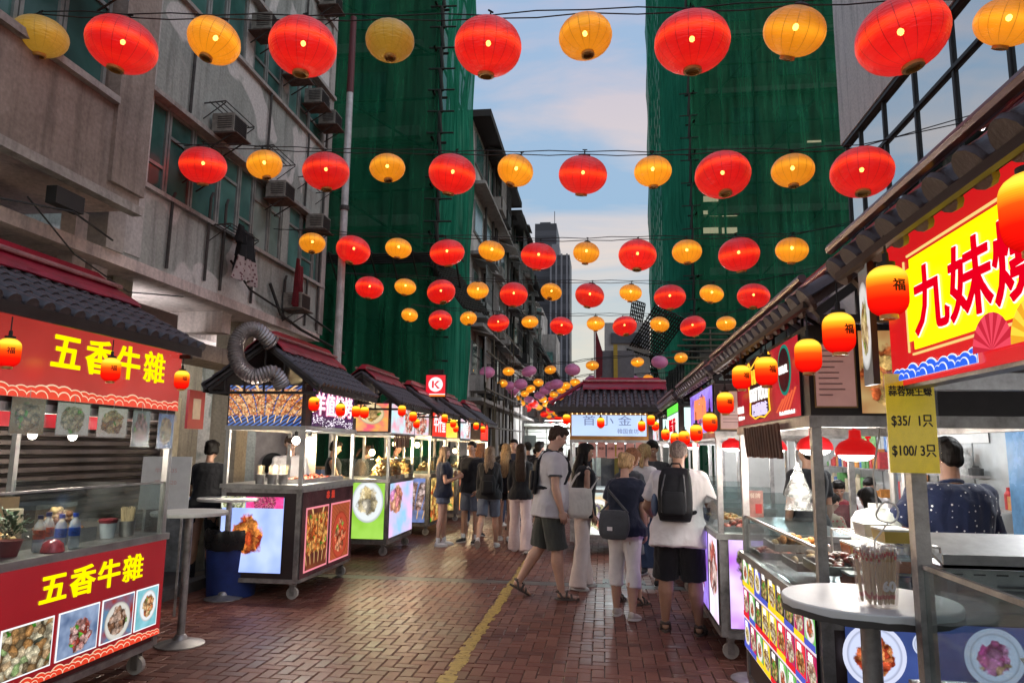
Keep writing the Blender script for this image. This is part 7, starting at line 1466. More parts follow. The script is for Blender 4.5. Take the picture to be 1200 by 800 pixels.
# noodle basket on the near counter
tp_ = thing('serving_tray', 'white tray standing on the near right counter', 'tray', (1.03, 1.86, ct)); MB().span((-0.15, -0.17, 0.06), (0.17, 0.12, 0.075)).build('tray_top', WHITE, tp_)
for x in (-0.13, 0.15):
    for y in (-0.15, 0.10): MB().cyl((x, y, 0), (x, y, 0.06), 0.006, n=6).build('leg', STEEL, tp_)
bk = thing('noodle_basket', 'woven basket of noodles lined with white paper on the tray', 'food basket', (1.07, 1.84, ct + 0.076)); MB().lathe([(0.055, 0.0), (0.07, 0.01), (0.10, 0.045), (0.105, 0.05), (0.095, 0.045), (0.06, 0.012)], n=26).build('basket', surf('basket_brown', (0.16, 0.08, 0.03), 0.6, 0, 0.4, 50, 0.6, 150), bk, 40)
P = []
for z, r_ in ((0.02, 0.07), (0.06, 0.098), (0.085, 0.115)): P.append([Vector(((r_ + 0.012 * math.sin(q * 2.6)) * math.cos(2 * PI * q / 20), (r_ + 0.012 * math.sin(q * 2.6)) * math.sin(2 * PI * q / 20), z + 0.012 * math.sin(q * 1.9))) for q in range(20)])
MB().loft(P, False).build('paper_liner', WHITE, bk, True); tagset(link('noodles', pile('noodles', 60, 0.065, 0.065, 0.045, 0.012, GOLDEN, 77, 2.6, 0.03), bk), kind='stuff')
sc_ = thing('steel_container', 'square steel container behind the noodle basket', 'container', (1.30, 2.05, ct)); MB().span((-0.1, -0.1, 0), (0.14, 0.12, 0.12)).build('container_body', STEEL, sc_)
rb2 = thing('red_bag', 'bright red plastic bag at the right edge beside the steel warming box', 'plastic bag', (2.16, 3.62, 0.92)); P = []
for z, r_ in ((0.0, 0.10), (0.10, 0.13), (0.2, 0.11), (0.26, 0.05)): P.append([Vector((r_ * rq.uniform(0.8, 1.15) * math.cos(2 * PI * q / 16), r_ * rq.uniform(0.8, 1.15) * math.sin(2 * PI * q / 16), z)) for q in range(16)])
MB().loft(P).build('film', surf('red_film', (0.55, 0.02, 0.03), 0.25, 0, 0.2), rb2, True); MB().cyl((0, 0, -0.92), (0, 0, 0), 0.1, n=14).build('stool', STEEL_D, rb2)
# framed menus and slips, QR-free card on the squid stall corner
cd_ = thing('menu_card', 'small brown menu card taped to a post of the fast food stall', 'menu card', PY(885, 590, 4.95)); MB().box((0, 0, 0), (0.10, 0.006, 0.17)).build('card', surf('card_brown', (0.25, 0.10, 0.08), 0.5, 0, 0.3, 20), cd_); text_mesh('餐牌', 0.035, surf('card_text', (0.6, 0.5, 0.4), 0.6), 0.002, 0, 'lettering', cd_, frame_mtx((0, -0.004, 0.05), (1, 0, 0), UP)); MB().box((0.02, -0.004, -0.03), (0.04, 0.002, 0.06)).build('photo', COLA, cd_)
# white cable coil on the post
cc = thing('cable_coil', 'coiled white cable hanging beside the fast food corner', 'cable', PY(1040, 600, 3.4)); m = MB(); m.tube([(0.045 * math.cos(a) + 0.004 * math.sin(a * 3), 0.01 * math.sin(a * 2), 0.045 * math.sin(a)) for a in [q * 0.35 for q in range(56)]], 0.004, 5); m.tube([(-0.04, 0, 0.02), (-0.05, 0, 0.16), (-0.03, 0, 0.26), (0.0, 0, 0.40)], 0.004, 5); m.tube([(0.0, 0, -0.045), (-0.06, 0, -0.12), (-0.07, 0, -0.24)], 0.004, 5); m.build('cable', WHITE, cc, True)

# stock on the walls of the dining shelter
SC = [surf('stock_%s' % n_, c_, 0.5, 0, 0.25, 20) for n_, c_ in (('red', (0.45, 0.04, 0.04)), ('blue', (0.06, 0.15, 0.4)), ('green', (0.10, 0.28, 0.08)), ('cream', (0.5, 0.42, 0.28)), ('orange', (0.5, 0.2, 0.04)), ('white', (0.5, 0.5, 0.48)), ('dark', (0.03, 0.03, 0.03)))]
for k, (y0, y1, z) in enumerate([(6.2, 9.0, 1.0), (9.3, 12.0, 0.9), (9.3, 12.0, 1.35), (12.3, 15.2, 0.9), (12.3, 15.2, 1.35), (3.2, 6.0, 1.0), (3.2, 6.0, 1.5)]):
    o = thing('wall_shelf', ['low wall shelf of boxes right of the seller', 'lower wall shelf in the middle of the dining shelter', 'upper wall shelf in the middle of the dining shelter', 'lower far wall shelf of the dining shelter', 'upper far wall shelf of the dining shelter', 'lower wall shelf behind the oyster stall', 'upper wall shelf behind the oyster stall'][k], 'shelf', (4.36, y0, z))
    MB().span((0, 0, -0.03), (0.2, y1 - y0, 0)).build('board', STEEL_D, o); m = MB(); y = 0.02; r = random.Random(k)
    while y < y1 - y0 - 0.2:
        w_ = r.uniform(0.06, 0.2); m.mat(r.randrange(7)); h = r.uniform(0.1, 0.34)
        if r.random() < 0.4: m.lathe([(w_ * 0.4, 0.001), (w_ * 0.42, h * 0.7), (w_ * 0.18, h * 0.85), (w_ * 0.18, h)], (0.1, y + w_ / 2, 0), 12)
        else: m.span((0.04, y, 0.001), (0.17, y + w_, h))
        y += w_ + r.uniform(0.01, 0.06)
    tagset(m.build('stock', SC, o), kind='stuff')
ch = random.Random(14)
for i in range(10):
    x, y = [(2.75, 7.3), (2.3, 8.6), (3.4, 8.0), (3.6, 9.0), (2.7, 10.4), (3.5, 10.5), (2.5, 9.6), (3.2, 11.6), (2.6, 12.2), (3.7, 12.6)][i]
    o = thing('plastic_stool', ['red', 'white'][i % 2] + ' plastic stool at the dining tables, %s from the seller' % ORD[i], 'stool', (x, y, 0), ch.uniform(0, 3), 'plastic stools of the dining shelter'); MB().box((0, 0, 0.43), (0.30, 0.30, 0.03)).build('seat', [RED_C, WHITE][i % 2], o)
    for a in (-1, 1):
        for b in (-1, 1): MB().bar((a * 0.15, b * 0.15, 0), (a * 0.11, b * 0.11, 0.42), 0.03).build('leg', [RED_C, WHITE][i % 2], o)
# ================================================================== people
from mathutils import noise as mnoise
def fabric(name, col, var=0.15, rough=0.85, pat=None):
    if name in MATS: return MATS[name]
    m = newmat(name); t = NT(m); o = t.n('ShaderNodeOutputMaterial'); b = t.n('ShaderNodeBsdfPrincipled', {'Roughness': rough, 'Specular IOR Level': 0.2, 'Sheen Weight': 0.15})
    co = t.n('ShaderNodeTexCoord').outputs['Object']
    nz = t.n('ShaderNodeTexNoise', {'Vector': co, 'Scale': 7.0, 'Detail': 5.0, 'Distortion': 0.6}).outputs['Fac']
    c = t.mix(1.0, col if not isinstance(col, str) else hexc(col), t.ramp(nz, [(0.3, 1 - var), (0.7, 1 + var)]), 'MULTIPLY')
    if pat:
        vo = t.n('ShaderNodeTexVoronoi', {'Vector': co, 'Scale': pat[0], 'Randomness': 0.75}).outputs['Distance']; c = t.mix(t.ramp(vo, [(pat[1], 1.0), (pat[1] + 0.03, 0.0)]), c, pat[2])
    t.l(c, b.inputs['Base Color'])
    fine = t.n('ShaderNodeTexNoise', {'Vector': co, 'Scale': 16.0, 'Detail': 6.0, 'Distortion': 1.2}).outputs['Fac']
    bp = t.n('ShaderNodeBump', {'Strength': 0.45, 'Distance': 0.012, 'Height': fine}); t.l(bp.outputs[0], b.inputs['Normal'])
    t.l(b.outputs[0], o.inputs[0]); MATS[name] = m; return m
def skinmat(name, col):
    if name in MATS: return MATS[name]
    m = surf(name, col, 0.5, 0, 0.08, 14, 0.1, 120); b = [n for n in m.node_tree.nodes if n.type == 'BSDF_PRINCIPLED'][0]
    b.inputs['Subsurface Weight'].default_value = 0.12; b.inputs['Subsurface Radius'].default_value = (0.02, 0.008, 0.004); return m
def hairmat(name, col):
    if name in MATS: return MATS[name]
    m = newmat(name); t = NT(m); o = t.n('ShaderNodeOutputMaterial'); b = t.n('ShaderNodeBsdfPrincipled', {'Roughness': 0.55, 'Specular IOR Level': 0.14})
    mp_ = t.n('ShaderNodeMapping', {0: t.n('ShaderNodeTexCoord').outputs['Object'], 'Scale': (1, 1, 0.12)})
    nz = t.n('ShaderNodeTexNoise', {'Vector': mp_.outputs[0], 'Scale': 130.0, 'Detail': 4.0}).outputs['Fac']
    t.l(t.mix(1.0, col, t.ramp(nz, [(0.3, 0.45), (0.7, 1.4)]), 'MULTIPLY'), b.inputs['Base Color'])
    bp = t.n('ShaderNodeBump', {'Strength': 0.6, 'Distance': 0.006, 'Height': nz}); t.l(bp.outputs[0], b.inputs['Normal']); t.l(b.outputs[0], o.inputs[0]); MATS[name] = m; return m
SK_L = skinmat('skin_light', (0.42, 0.24, 0.17)); SK_M = skinmat('skin_medium', (0.32, 0.17, 0.11)); SK_T = skinmat('skin_tan', (0.25, 0.125, 0.08))
EYE_W = surf('eye_white', (0.6, 0.58, 0.55), 0.3, 0, 0); EYE_D = surf('eye_dark', (0.02, 0.012, 0.01), 0.2, 0, 0); LIPS = surf('lips', (0.30, 0.10, 0.09), 0.5, 0, 0)
def capsule(mb, a, b, r0, r1, n=12):
    a = Vector(a); b = Vector(b); d = b - a; L = d.length
    if L < 1e-6: return mb.ell(a, (r0, r0, r0), n, 8)
    prof = [(0.0001, -r0)] + [(r0 * math.cos(t), r0 * math.sin(t)) for t in (-1.1, -0.7, -0.3, 0)] + [(r1 * math.cos(t), L + r1 * math.sin(t)) for t in (0, 0.3, 0.7, 1.1)] + [(0.0001, L + r1)]
    return mb.lathe(prof, a, n, rot_to(d))
def blob(name, mb, voxel, mat, parent, smooth=4, fold=0.0, fs=9.0, stretch=(1, 1, 0.45), extra=None, fac=0.6):
    me = mb.mesh(name + '_src', mat); ob = bpy.data.objects.new('tmp', me); COL.objects.link(ob)
    m = ob.modifiers.new('r', 'REMESH'); m.mode = 'VOXEL'; m.voxel_size = voxel; m.use_smooth_shade = True
    if smooth: q = ob.modifiers.new('s', 'SMOOTH'); q.factor = fac; q.iterations = smooth
    dg = bpy.context.evaluated_depsgraph_get(); out_ = bpy.data.meshes.new_from_object(ob.evaluated_get(dg)); bpy.data.objects.remove(ob); bpy.data.meshes.remove(me)
    if fold:
        off = Vector((sum(map(ord, name)) % 7, len(parent.name), parent.location.x * 3))
        nr = [v.normal.copy() for v in out_.vertices]
        for v, n_ in zip(out_.vertices, nr):
            p = Vector((v.co.x * stretch[0], v.co.y * stretch[1], v.co.z * stretch[2])) * fs + off
            k = mnoise.noise(p) * 0.65 + (0.5 - abs(mnoise.noise(p * 1.9))) * 0.5
            v.co += n_ * (k * fold)
    if extra is not None:
        em = extra.mesh('e', mat, True); bm = bmesh.new(); bm.from_mesh(out_); bm.from_mesh(em); bm.to_mesh(out_); bm.free(); bpy.data.meshes.remove(em)
        out_.polygons.foreach_set('use_smooth', [True] * len(out_.polygons))
    out_.name = name; out_.materials.clear(); out_.materials.append(mat); out_.update()
    return link(name, out_, parent)
def ring(c, rx, ry, rot, n=20, sq=2.3):
    P = []
    for i in range(n):
        t_ = 2 * PI * i / n; ct, st_ = math.cos(t_), math.sin(t_)
        x = rx * math.copysign(abs(ct) ** (2 / sq), ct); y = ry * math.copysign(abs(st_) ** (2 / sq), st_); P.append(c + rot @ Vector((x, y, 0)))
    return P
def person(label, loc, head, H=1.75, sex='m', skin=None, top=None, sleeve=0.55, bottom=None, blen='shorts', hair=None, hs='short', shoes=None, sk='sneaker',
           lean=0.0, legs=((0, 0, 4), (0, 0, 4)), arms=None, hpitch=0, hyaw=0, sock=None, vox=0.014, sit=None, group=None, build=1.0, collar=None, belly=0.0, glasses=False, tilt=0.0, hem=-0.065):
    """legs: (thigh pitch, knee bend, spread) degrees; arms: (upper direction, forearm direction, curl) in torso space; faces local +y"""
    s = H / 1.75; skin = skin or SK_L
    o = thing('person', label, 'person', (loc[0], loc[1], loc[2] if len(loc) > 2 else 0), R(head), group)
    f = sex == 'f'; bw = build
    hw = (0.088 if not f else 0.085) * s; sw = (0.178 if not f else 0.150) * s * (0.5 + 0.5 * bw)
    # ---- legs
    J = []
    for i, (tp, kb, sp) in enumerate(legs):
        sg = -1 if i == 0 else 1
        hip = Vector((sg * hw, 0, 0)); a = R(tp); t_ = Vector((sg * math.sin(R(sp)), math.sin(a), -math.cos(a))).normalized(); knee = hip + t_ * 0.43 * s
        b_ = a - R(kb); sh_ = Vector((sg * math.sin(R(sp)) * 0.6, math.sin(b_), -math.cos(b_))).normalized(); ank = knee + sh_ * 0.42 * s; J.append((hip, knee, ank, b_))
    low = min(j[2].z for j in J); hz_ = (0.078 * s - low) if sit is None else sit
    up_ = Vector((0, 0, hz_)); J = [(a + up_, b + up_, c + up_, q) for a, b, c, q in J]
    T = Matrix.Rotation(R(-lean), 3, 'X') @ Matrix.Rotation(R(tilt), 3, 'Y')
    def tp_(x, y, z): return up_ + T @ Vector((x, y, z))
    HD = T @ Matrix.Rotation(R(hyaw), 3, 'Z') @ Matrix.Rotation(R(-hpitch), 3, 'X')
    nb = tp_(0, -0.005 * s, 0.555 * s); hc = nb + (T @ Matrix.Rotation(R(-hpitch * 0.5), 3, 'X')) @ Vector((0, 0.022 * s, 0.155 * s))
    body = MB(); ex = MB()
    # head
    def hp(x, y, z): return hc + HD @ (Vector((x, y, z)) * s)
    body.ell(hp(0, -0.012, 0.018), (0.074 * s, 0.092 * s, 0.092 * s), 16, 12, HD); body.ell(hp(0, 0.018, -0.040), (0.056 * s, 0.062 * s, 0.068 * s), 14, 10, HD)
    body.ell(hp(0, 0.050, -0.078), (0.026 * s, 0.024 * s, 0.022 * s), 10, 8, HD); body.ell(hp(0, 0.060, 0.028), (0.05 * s, 0.022 * s, 0.02 * s), 10, 8, HD)
    capsule(body, hp(0, 0.070, 0.010), hp(0, 0.090, -0.022), 0.010 * s, 0.015 * s, 8)
    for sg in (-1, 1): body.ell(hp(sg * 0.076, -0.008, -0.012), (0.010 * s, 0.019 * s, 0.030 * s), 8, 8, HD); body.ell(hp(sg * 0.034, 0.055, -0.028), (0.022 * s, 0.02 * s, 0.02 * s), 8, 6, HD)
    capsule(body, nb + T @ Vector((0, -0.01 * s, -0.06 * s)), hc + HD @ Vector((0, -0.018 * s, -0.05 * s)), 0.058 * s * (0.85 if f else 1), 0.052 * s * (0.85 if f else 1))
    # torso core
    secs = [(-0.06, 0.150, 0.098, 0.0), (0.02, 0.160, 0.108, 0.0), (0.12, 0.140 if not f else 0.122, 0.100, 0.005), (0.22, 0.142 if not f else 0.118, 0.100, 0.010), (0.34, 0.160 if not f else 0.140, 0.112, 0.012), (0.44, 0.172 if not f else 0.150, 0.108, 0.005), (0.505, 0.150 if not f else 0.128, 0.082, -0.004), (0.545, 0.085, 0.06, -0.008)]
    def torso(mb, z0, z1, k, bel=belly, flare=0.0):
        rg = []; zs = [z0] + [q[0] for q in secs if z0 + 0.01 < q[0] < z1 - 0.01] + [z1]
        for z in zs:
            for i in range(len(secs) - 1):
                if secs[i][0] <= z <= secs[i + 1][0] or i == len(secs) - 2 or z < secs[0][0]: break
            a, b = secs[i], secs[i + 1]; u = max(0, min(1, (z - a[0]) / (b[0] - a[0])))
            rx, ry, yc = [a[q] + (b[q] - a[q]) * u for q in (1, 2, 3)]
            fl = flare * max(0, (0.15 - z) / 0.2); bz = bel * max(0, 1 - abs(z - 0.13) / 0.2)
            rg.append(ring(tp_(0, (yc + bz * 0.6) * s, z * s), (rx * bw + k + fl + bz * 0.4) * s, (ry * bw + k + fl + bz * 0.6) * s, T))
        mb.loft(rg)
    torso(body, -0.06, 0.545, -0.012)
    # legs
    for hip, knee, ank, b_ in J:
        capsule(body, hip, knee, 0.078 * s * bw, 0.050 * s * bw); calf = knee + (ank - knee) * 0.3 + (Vector((0, -0.012 * s, 0)))
        capsule(body, knee, calf, 0.050 * s * bw, 0.053 * s * bw); capsule(body, calf, ank, 0.052 * s * bw, 0.033 * s)
    # arms + hands
    if arms is None: arms = (((-0.12, 0.02, -1), (-0.03, 0.18, -1), 25), ((0.12, 0.02, -1), (0.03, 0.18, -1), 25))
    AJ = []
    for i, (ud, fd, cu) in enumerate(arms):
        sg = -1 if i == 0 else 1
        sh_ = tp_(sg * sw, -0.002, 0.475 * s); u_ = (T @ Vector(ud)).normalized(); f_ = (T @ Vector(fd)).normalized()
        el = sh_ + u_ * 0.285 * s; wr = el + f_ * 0.245 * s; AJ.append((sh_, el, wr, u_, f_))
        k = (0.85 if f else 1.0) * (0.6 + 0.4 * bw)
        capsule(body, sh_ + Vector((-sg * 0.01, 0, -0.01)), el, 0.050 * s * k, 0.038 * s * k); capsule(body, el, el + f_ * 0.08 * s, 0.039 * s * k, 0.040 * s * k); capsule(body, el + f_ * 0.08 * s, wr, 0.039 * s * k, 0.025 * s * k)
        # palm: flattened, thumb side towards body front
        side = Vector((0, 1, 0)) if abs(f_.y) < 0.7 else Vector((0, 0, 1)); nrm = f_.cross(side).normalized(); side = nrm.cross(f_).normalized()
        if nrm.dot(Vector((sg, 0, 0))) > 0: pass
        else: nrm = -nrm
        m3 = Matrix((side, nrm, f_)).transposed(); pc = wr + f_ * 0.045 * s
        body.ell(pc, (0.040 * s * k, 0.017 * s, 0.052 * s), 12, 8, m3)
        for q in range(4):
            base = wr + f_ * (0.080 - 0.006 * abs(q - 1.3)) * s + side * ((1.5 - q) * 0.0185 * s); ln_ = (0.072, 0.080, 0.074, 0.058)[q] * s; d = f_.copy(); p = base - f_ * 0.012 * s
            for sgm in range(3):
                c_ = R(cu * (0.55 + 0.35 * sgm)) ; d2 = (d * math.cos(c_) - nrm * math.sin(c_)).normalized()
                if sgm == 0: d2 = (f_ * math.cos(c_) - nrm * math.sin(c_)).normalized()
                e_ = p + d2 * ln_ * (0.45, 0.32, 0.26)[sgm]; capsule(ex, p, e_, 0.0092 * s - 0.0008 * sgm, 0.0088 * s - 0.0008 * sgm, 7)
                nrm2 = nrm; p = e_; d = d2
        tb = wr + f_ * 0.025 * s + side * 0.030 * s; td = (f_ * 0.75 + side * 0.6 - nrm * 0.35).normalized(); capsule(ex, tb, tb + td * 0.036 * s, 0.012 * s, 0.010 * s, 7); td2 = (f_ * 0.95 + side * 0.15 - nrm * 0.35).normalized(); capsule(ex, tb + td * 0.036 * s, tb + td * 0.036 * s + td2 * 0.028 * s, 0.0098 * s, 0.0085 * s, 7)
    # bare feet inside sandals, else covered by shoes
    FT = []
    for i, (hip, knee, ank, b_) in enumerate(J):
        fr_ = Matrix.Rotation(b_ * 0.9 if b_ < -0.15 else 0, 3, 'X') if sit is None else Matrix.Identity(3)
        ou = R(8) * (1 if i == 0 else -1); fr_ = fr_ @ Matrix.Rotation(ou, 3, 'Z'); FT.append((ank, fr_))
        if sk == 'sandal':
            body.ell(ank + fr_ @ Vector((0, 0.03 * s, -0.035 * s)), (0.036 * s, 0.075 * s, 0.026 * s), 12, 8, fr_); body.ell(ank + fr_ @ Vector((0, 0.115 * s, -0.050 * s)), (0.044 * s, 0.050 * s, 0.017 * s), 12, 8, fr_); capsule(body, ank, ank + fr_ @ Vector((0, -0.012 * s, -0.03 * s)), 0.034 * s, 0.034 * s)
            for q in range(5): c_ = ank + fr_ @ Vector(((q - 2) * 0.0165 * s * (1 if i else -1), (0.160 - 0.006 * q) * s, -0.055 * s)); ex.ell(c_, (0.0095 * s * (1.3 if q == 0 else 1), 0.018 * s, 0.010 * s), 8, 6, fr_)
    blob('body', body, vox * 0.85, skin, o, 3, extra=ex, fac=0.5)
    # shoes
    for i, (ank, fr_) in enumerate(FT):
        F_ = lambda x, y, z: ank + fr_ @ (Vector((x, y, z)) * s)
        if sk == 'sandal':
            sm_ = shoes or BLACK; m = MB(); P = []
            for z in (-0.078, -0.060): P.append([F_(x * (0.046 + 0.006 * math.sin(y * 3)), 0.055 + y * 0.128, z) for x, y in [(math.cos(2 * PI * q / 18), math.sin(2 * PI * q / 18)) for q in range(18)]])
            m.loft(P); sh_ = m.build('sandal', sm_, o, 40)
            st_ = MB(); 
            for y0, y1, hh in ((0.105, 0.095, -0.026), (0.045, 0.060, 0.008), (0.015, -0.045, 0.0)): st_.tube([F_(-0.046, y0, -0.062), F_(-0.036, (y0 + y1) / 2, hh - 0.012), F_(0, y1, hh), F_(0.036, (y0 + y1) / 2, hh - 0.012), F_(0.046, y0, -0.062)], 0.011 * s, 6)
            st_.tube([F_(-0.030, -0.03, 0.01), F_(0, -0.052, 0.0), F_(0.030, -0.03, 0.01)], 0.010 * s, 6); st_.build('strap', sm_, sh_, True)
        else:
            m = MB(); m.ell(F_(0, -0.012, -0.030), (0.040 * s, 0.052 * s, 0.046 * s), 12, 8, fr_); m.ell(F_(0, 0.055, -0.040), (0.044 * s, 0.080 * s, 0.036 * s), 12, 8, fr_); m.ell(F_(0, 0.115, -0.048), (0.047 * s, 0.062 * s, 0.028 * s), 12, 8, fr_)
            sh_ = blob('shoe', m, 0.009 if vox < 0.012 else 0.013, shoes or BLACK, o, 2)
            m = MB(); P = []
            for z, k in ((-0.079, 1.0), (-0.058, 1.04)): P.append([F_(0.048 * k * math.cos(2 * PI * q / 16), 0.055 + 0.125 * k * math.sin(2 * PI * q / 16), z) for q in range(16)])
            m.loft(P).build('sole', surf('sole_white', (0.55, 0.53, 0.50), 0.6, 0, 0.1), sh_, 40)
            if sock: m = MB(); m.cyl(F_(0, 0, 0.0), F_(0, 0, 0.075), 0.038 * s, 0.040 * s, 14); m.build('sock', sock, o, True)
    # bottoms
    if bottom:
        m = MB(); zt = 0.07 if blen != 'skirt' else 0.1
        rg = [ring(tp_(0, 0, z * s), (rx * bw + 0.010) * s, (ry * bw + 0.012) * s, T) for z, rx, ry in ((-0.10, 0.14, 0.10), (-0.04, 0.158, 0.112), (0.02, 0.162, 0.112), (zt + 0.02, 0.150 if not f else 0.136, 0.104))]
        m.loft(rg)
        for hip, knee, ank, b_ in J:
            td = (knee - hip); cd = (ank - knee)
            if blen == 'shorts' or blen == 'hot': e = hip + td * (0.88 if blen == 'shorts' else 0.42); r0, r1 = (0.088, 0.086) if blen == 'shorts' else (0.092, 0.098); m.cyl(hip + Vector((0, 0, 0.02)), e, r0 * s * bw, r1 * s * bw, 16)
            elif blen == 'bermuda': m.cyl(hip + Vector((0, 0, 0.02)), knee + td * 0.02, 0.092 * s * bw, 0.088 * s * bw, 16)
            elif blen == 'capri': capsule(m, hip, knee, 0.086 * s * bw, 0.060 * s * bw); m.cyl(knee, knee + cd * 0.42, 0.060 * s * bw, 0.062 * s * bw, 16); m.ell(knee, (0.06 * s * bw,) * 3)
            elif blen == 'pants': capsule(m, hip, knee, 0.084 * s, 0.058 * s); m.cyl(knee, ank + Vector((0, 0, -0.01)), 0.058 * s, 0.050 * s, 16); m.ell(knee, (0.058 * s,) * 3)
            elif blen == 'wide': capsule(m, hip, knee, 0.090 * s, 0.082 * s); m.cyl(knee + Vector((0, 0, 0.02)), ank + Vector((0, 0.02, -0.045 * s)), 0.082 * s, 0.105 * s, 18); m.ell(knee, (0.082 * s,) * 3)
        if blen == 'skirt':
            kz = J[0][1].z - 0.25 * s; m.loft([ring(Vector((0, 0, kz)), 0.20 * s, 0.17 * s, Matrix.Identity(3)), ring(Vector((0, 0, hz_ - 0.2 * s)), 0.185 * s, 0.15 * s, Matrix.Identity(3)), ring(tp_(0, 0, 0), 0.165 * s, 0.12 * s, T)])
        blob({'shorts': 'shorts', 'hot': 'shorts', 'bermuda': 'shorts', 'capri': 'trousers', 'pants': 'trousers', 'wide': 'trousers', 'skirt': 'skirt'}[blen], m, vox, bottom, o, 2, 0.022, 9.0)
    # top
    if top:
        m = MB(); torso(m, hem if blen != 'skirt' else 0.05, 0.545, 0.020, flare=0.034)
        for i, (sh_, el, wr, u_, f_) in enumerate(AJ):
            sg = -1 if i == 0 else 1; k = (0.88 if f else 1.0) * (0.6 + 0.4 * bw)
            if sleeve > 0:
                e = sh_ + (el - sh_) * min(1, sleeve); m.ell(sh_ + Vector((-sg * 0.012, 0, -0.004)), (0.066 * s * k,) * 3); m.cyl(sh_ + Vector((-sg * 0.02, 0, 0.0)) - u_ * 0.01, e, 0.062 * s * k, (0.066 if sleeve <= 1 else 0.05) * s * k, 16)
                if sleeve > 1: m.ell(el, (0.05 * s * k,) * 3); m.cyl(el, el + (wr - el) * (sleeve - 1), 0.05 * s * k, 0.038 * s * k, 14)
        so = blob('shirt' if sleeve else 'vest', m, vox, top, o, 2, 0.024, 8.5)
        if collar:
            rg = MB(); rg.tube([nb + T @ Vector((0.066 * s * math.cos(a), 0.055 * s * math.sin(a) - 0.008 * s, (-0.012 - 0.022 * math.sin(a)) * s)) for a in [2 * PI * q / 16 for q in range(17)]], 0.013 * s, 6); rg.build('collar', collar, so, True)
            for i, (sh_, el, wr, u_, f_) in enumerate(AJ):
                e = sh_ + (el - sh_) * min(1, sleeve); MB().cyl(e - u_ * 0.012, e + u_ * 0.006, 0.0665 * s * (0.6 + 0.4 * bw), 0.0665 * s * (0.6 + 0.4 * bw), 18).build('cuff', collar, so, True)
    # hair
    if hair:
        m = MB(); 
        m.ell(hp(0, -0.026, 0.030), (0.083 * s, 0.090 * s, 0.090 * s), 18, 12, HD); m.ell(hp(0, 0.016, 0.072), (0.070 * s, 0.072 * s, 0.044 * s), 14, 8, HD)
        m.ell(hp(0, -0.055, -0.022), (0.068 * s, 0.050 * s, 0.058 * s), 12, 8, HD)
        if hs in ('long', 'longer', 'pony', 'bun', 'bob'):
            for sg in (-1, 1): m.ell(hp(sg * 0.070, -0.012, -0.012), (0.020 * s, 0.036 * s, 0.058 * s), 10, 8, HD)
        if hs in ('long', 'longer'):
            L_ = 0.30 if hs == 'long' else 0.42
            pr = [(0.08, 0.055, 0.0, 0.0), (0.085, 0.050, -0.012, 0.35), (0.090, 0.040, -0.02, 0.7), (0.070, 0.026, -0.015, 1.0)]
            rg = [ring(hp(0, -0.050, -0.03), 0.078 * s, 0.052 * s, HD)]
            for a, b, yo, u in pr[1:]: rg.append(ring(nb + T @ Vector((0, (-0.078 + yo) * s, (0.08 - L_ * u) * s)), a * s, b * s, T))
            m.loft(rg[::-1])
            for sg in (-1, 1): capsule(m, hp(sg * 0.062, 0.0, -0.05), nb + T @ Vector((sg * 0.085 * s, 0.01 * s, -0.08 * s)), 0.026 * s, 0.022 * s)
        if hs == 'bun': m.ell(hp(0, -0.105, 0.055), (0.044 * s, 0.04 * s, 0.042 * s), 10, 8, HD)
        if hs == 'pony': m.ell(hp(0, -0.115, 0.03), (0.028 * s, 0.03 * s, 0.028 * s), 8, 6, HD); m.loft([ring(hp(0, -0.12, 0.02), 0.024 * s, 0.024 * s, HD), ring(hp(0, -0.150, -0.08), 0.038 * s, 0.032 * s, HD), ring(hp(0, -0.13, -0.20), 0.022 * s, 0.02 * s, HD)][::-1])
        if hs == 'bob':
            for sg in (-1, 1): m.ell(hp(sg * 0.066, -0.01, -0.055), (0.026 * s, 0.045 * s, 0.05 * s), 10, 8, HD)
            m.ell(hp(0, -0.06, -0.05), (0.07 * s, 0.045 * s, 0.055 * s), 10, 8, HD)
        if hs == 'cap':
            cp = MB(); cp.ell(hp(0, -0.012, 0.048), (0.088 * s, 0.100 * s, 0.072 * s), 16, 10, HD); cp.ell(hp(0, 0.105, 0.045), (0.058 * s, 0.055 * s, 0.008 * s), 12, 6, HD); blob('cap', cp, vox, FAB_B, o, 2)
        blob('hair', m, vox * 0.8, hair, o, 2 if hs == 'short' else 4, 0.011, 34.0, (1, 1, 0.2), fac=0.5)
    # face
    ey = MB(); 
    for sg in (-1, 1):
        e_ = MB().ell(hp(sg * 0.029, 0.0745, -0.002), (0.0115 * s, 0.007 * s, 0.0062 * s), 10, 6, HD).build('eye', EYE_W, o, True); MB().ell(hp(sg * 0.029, 0.080, -0.002), (0.0052 * s, 0.003 * s, 0.0052 * s), 8, 6, HD).build('iris', EYE_D, e_, True)
        if hair: capsule(ey, hp(sg * 0.017, 0.083, 0.020), hp(sg * 0.042, 0.072, 0.020), 0.0035 * s, 0.0025 * s, 6)
    if hair: ey.build('eyebrows', hair, o, True)
    MB().ell(hp(0, 0.0775, -0.050), (0.021 * s, 0.006 * s, 0.0065 * s), 10, 6, HD).build('lips', LIPS, o, True)
    if glasses:
        g_ = MB()
        for sg in (-1, 1): g_.tube([hp(sg * (0.030 + 0.023 * math.cos(a)), 0.092, -0.002 + 0.019 * math.sin(a)) for a in [2 * PI * q / 14 for q in range(15)]], 0.003 * s, 5); g_.tube([hp(sg * 0.053, 0.09, 0), hp(sg * 0.080, 0.03, 0.002), hp(sg * 0.080, -0.02, -0.004)], 0.003 * s, 5)
        g_.build('glasses', BLACK, o, True)
    o['_k'] = 0; del o['_k']
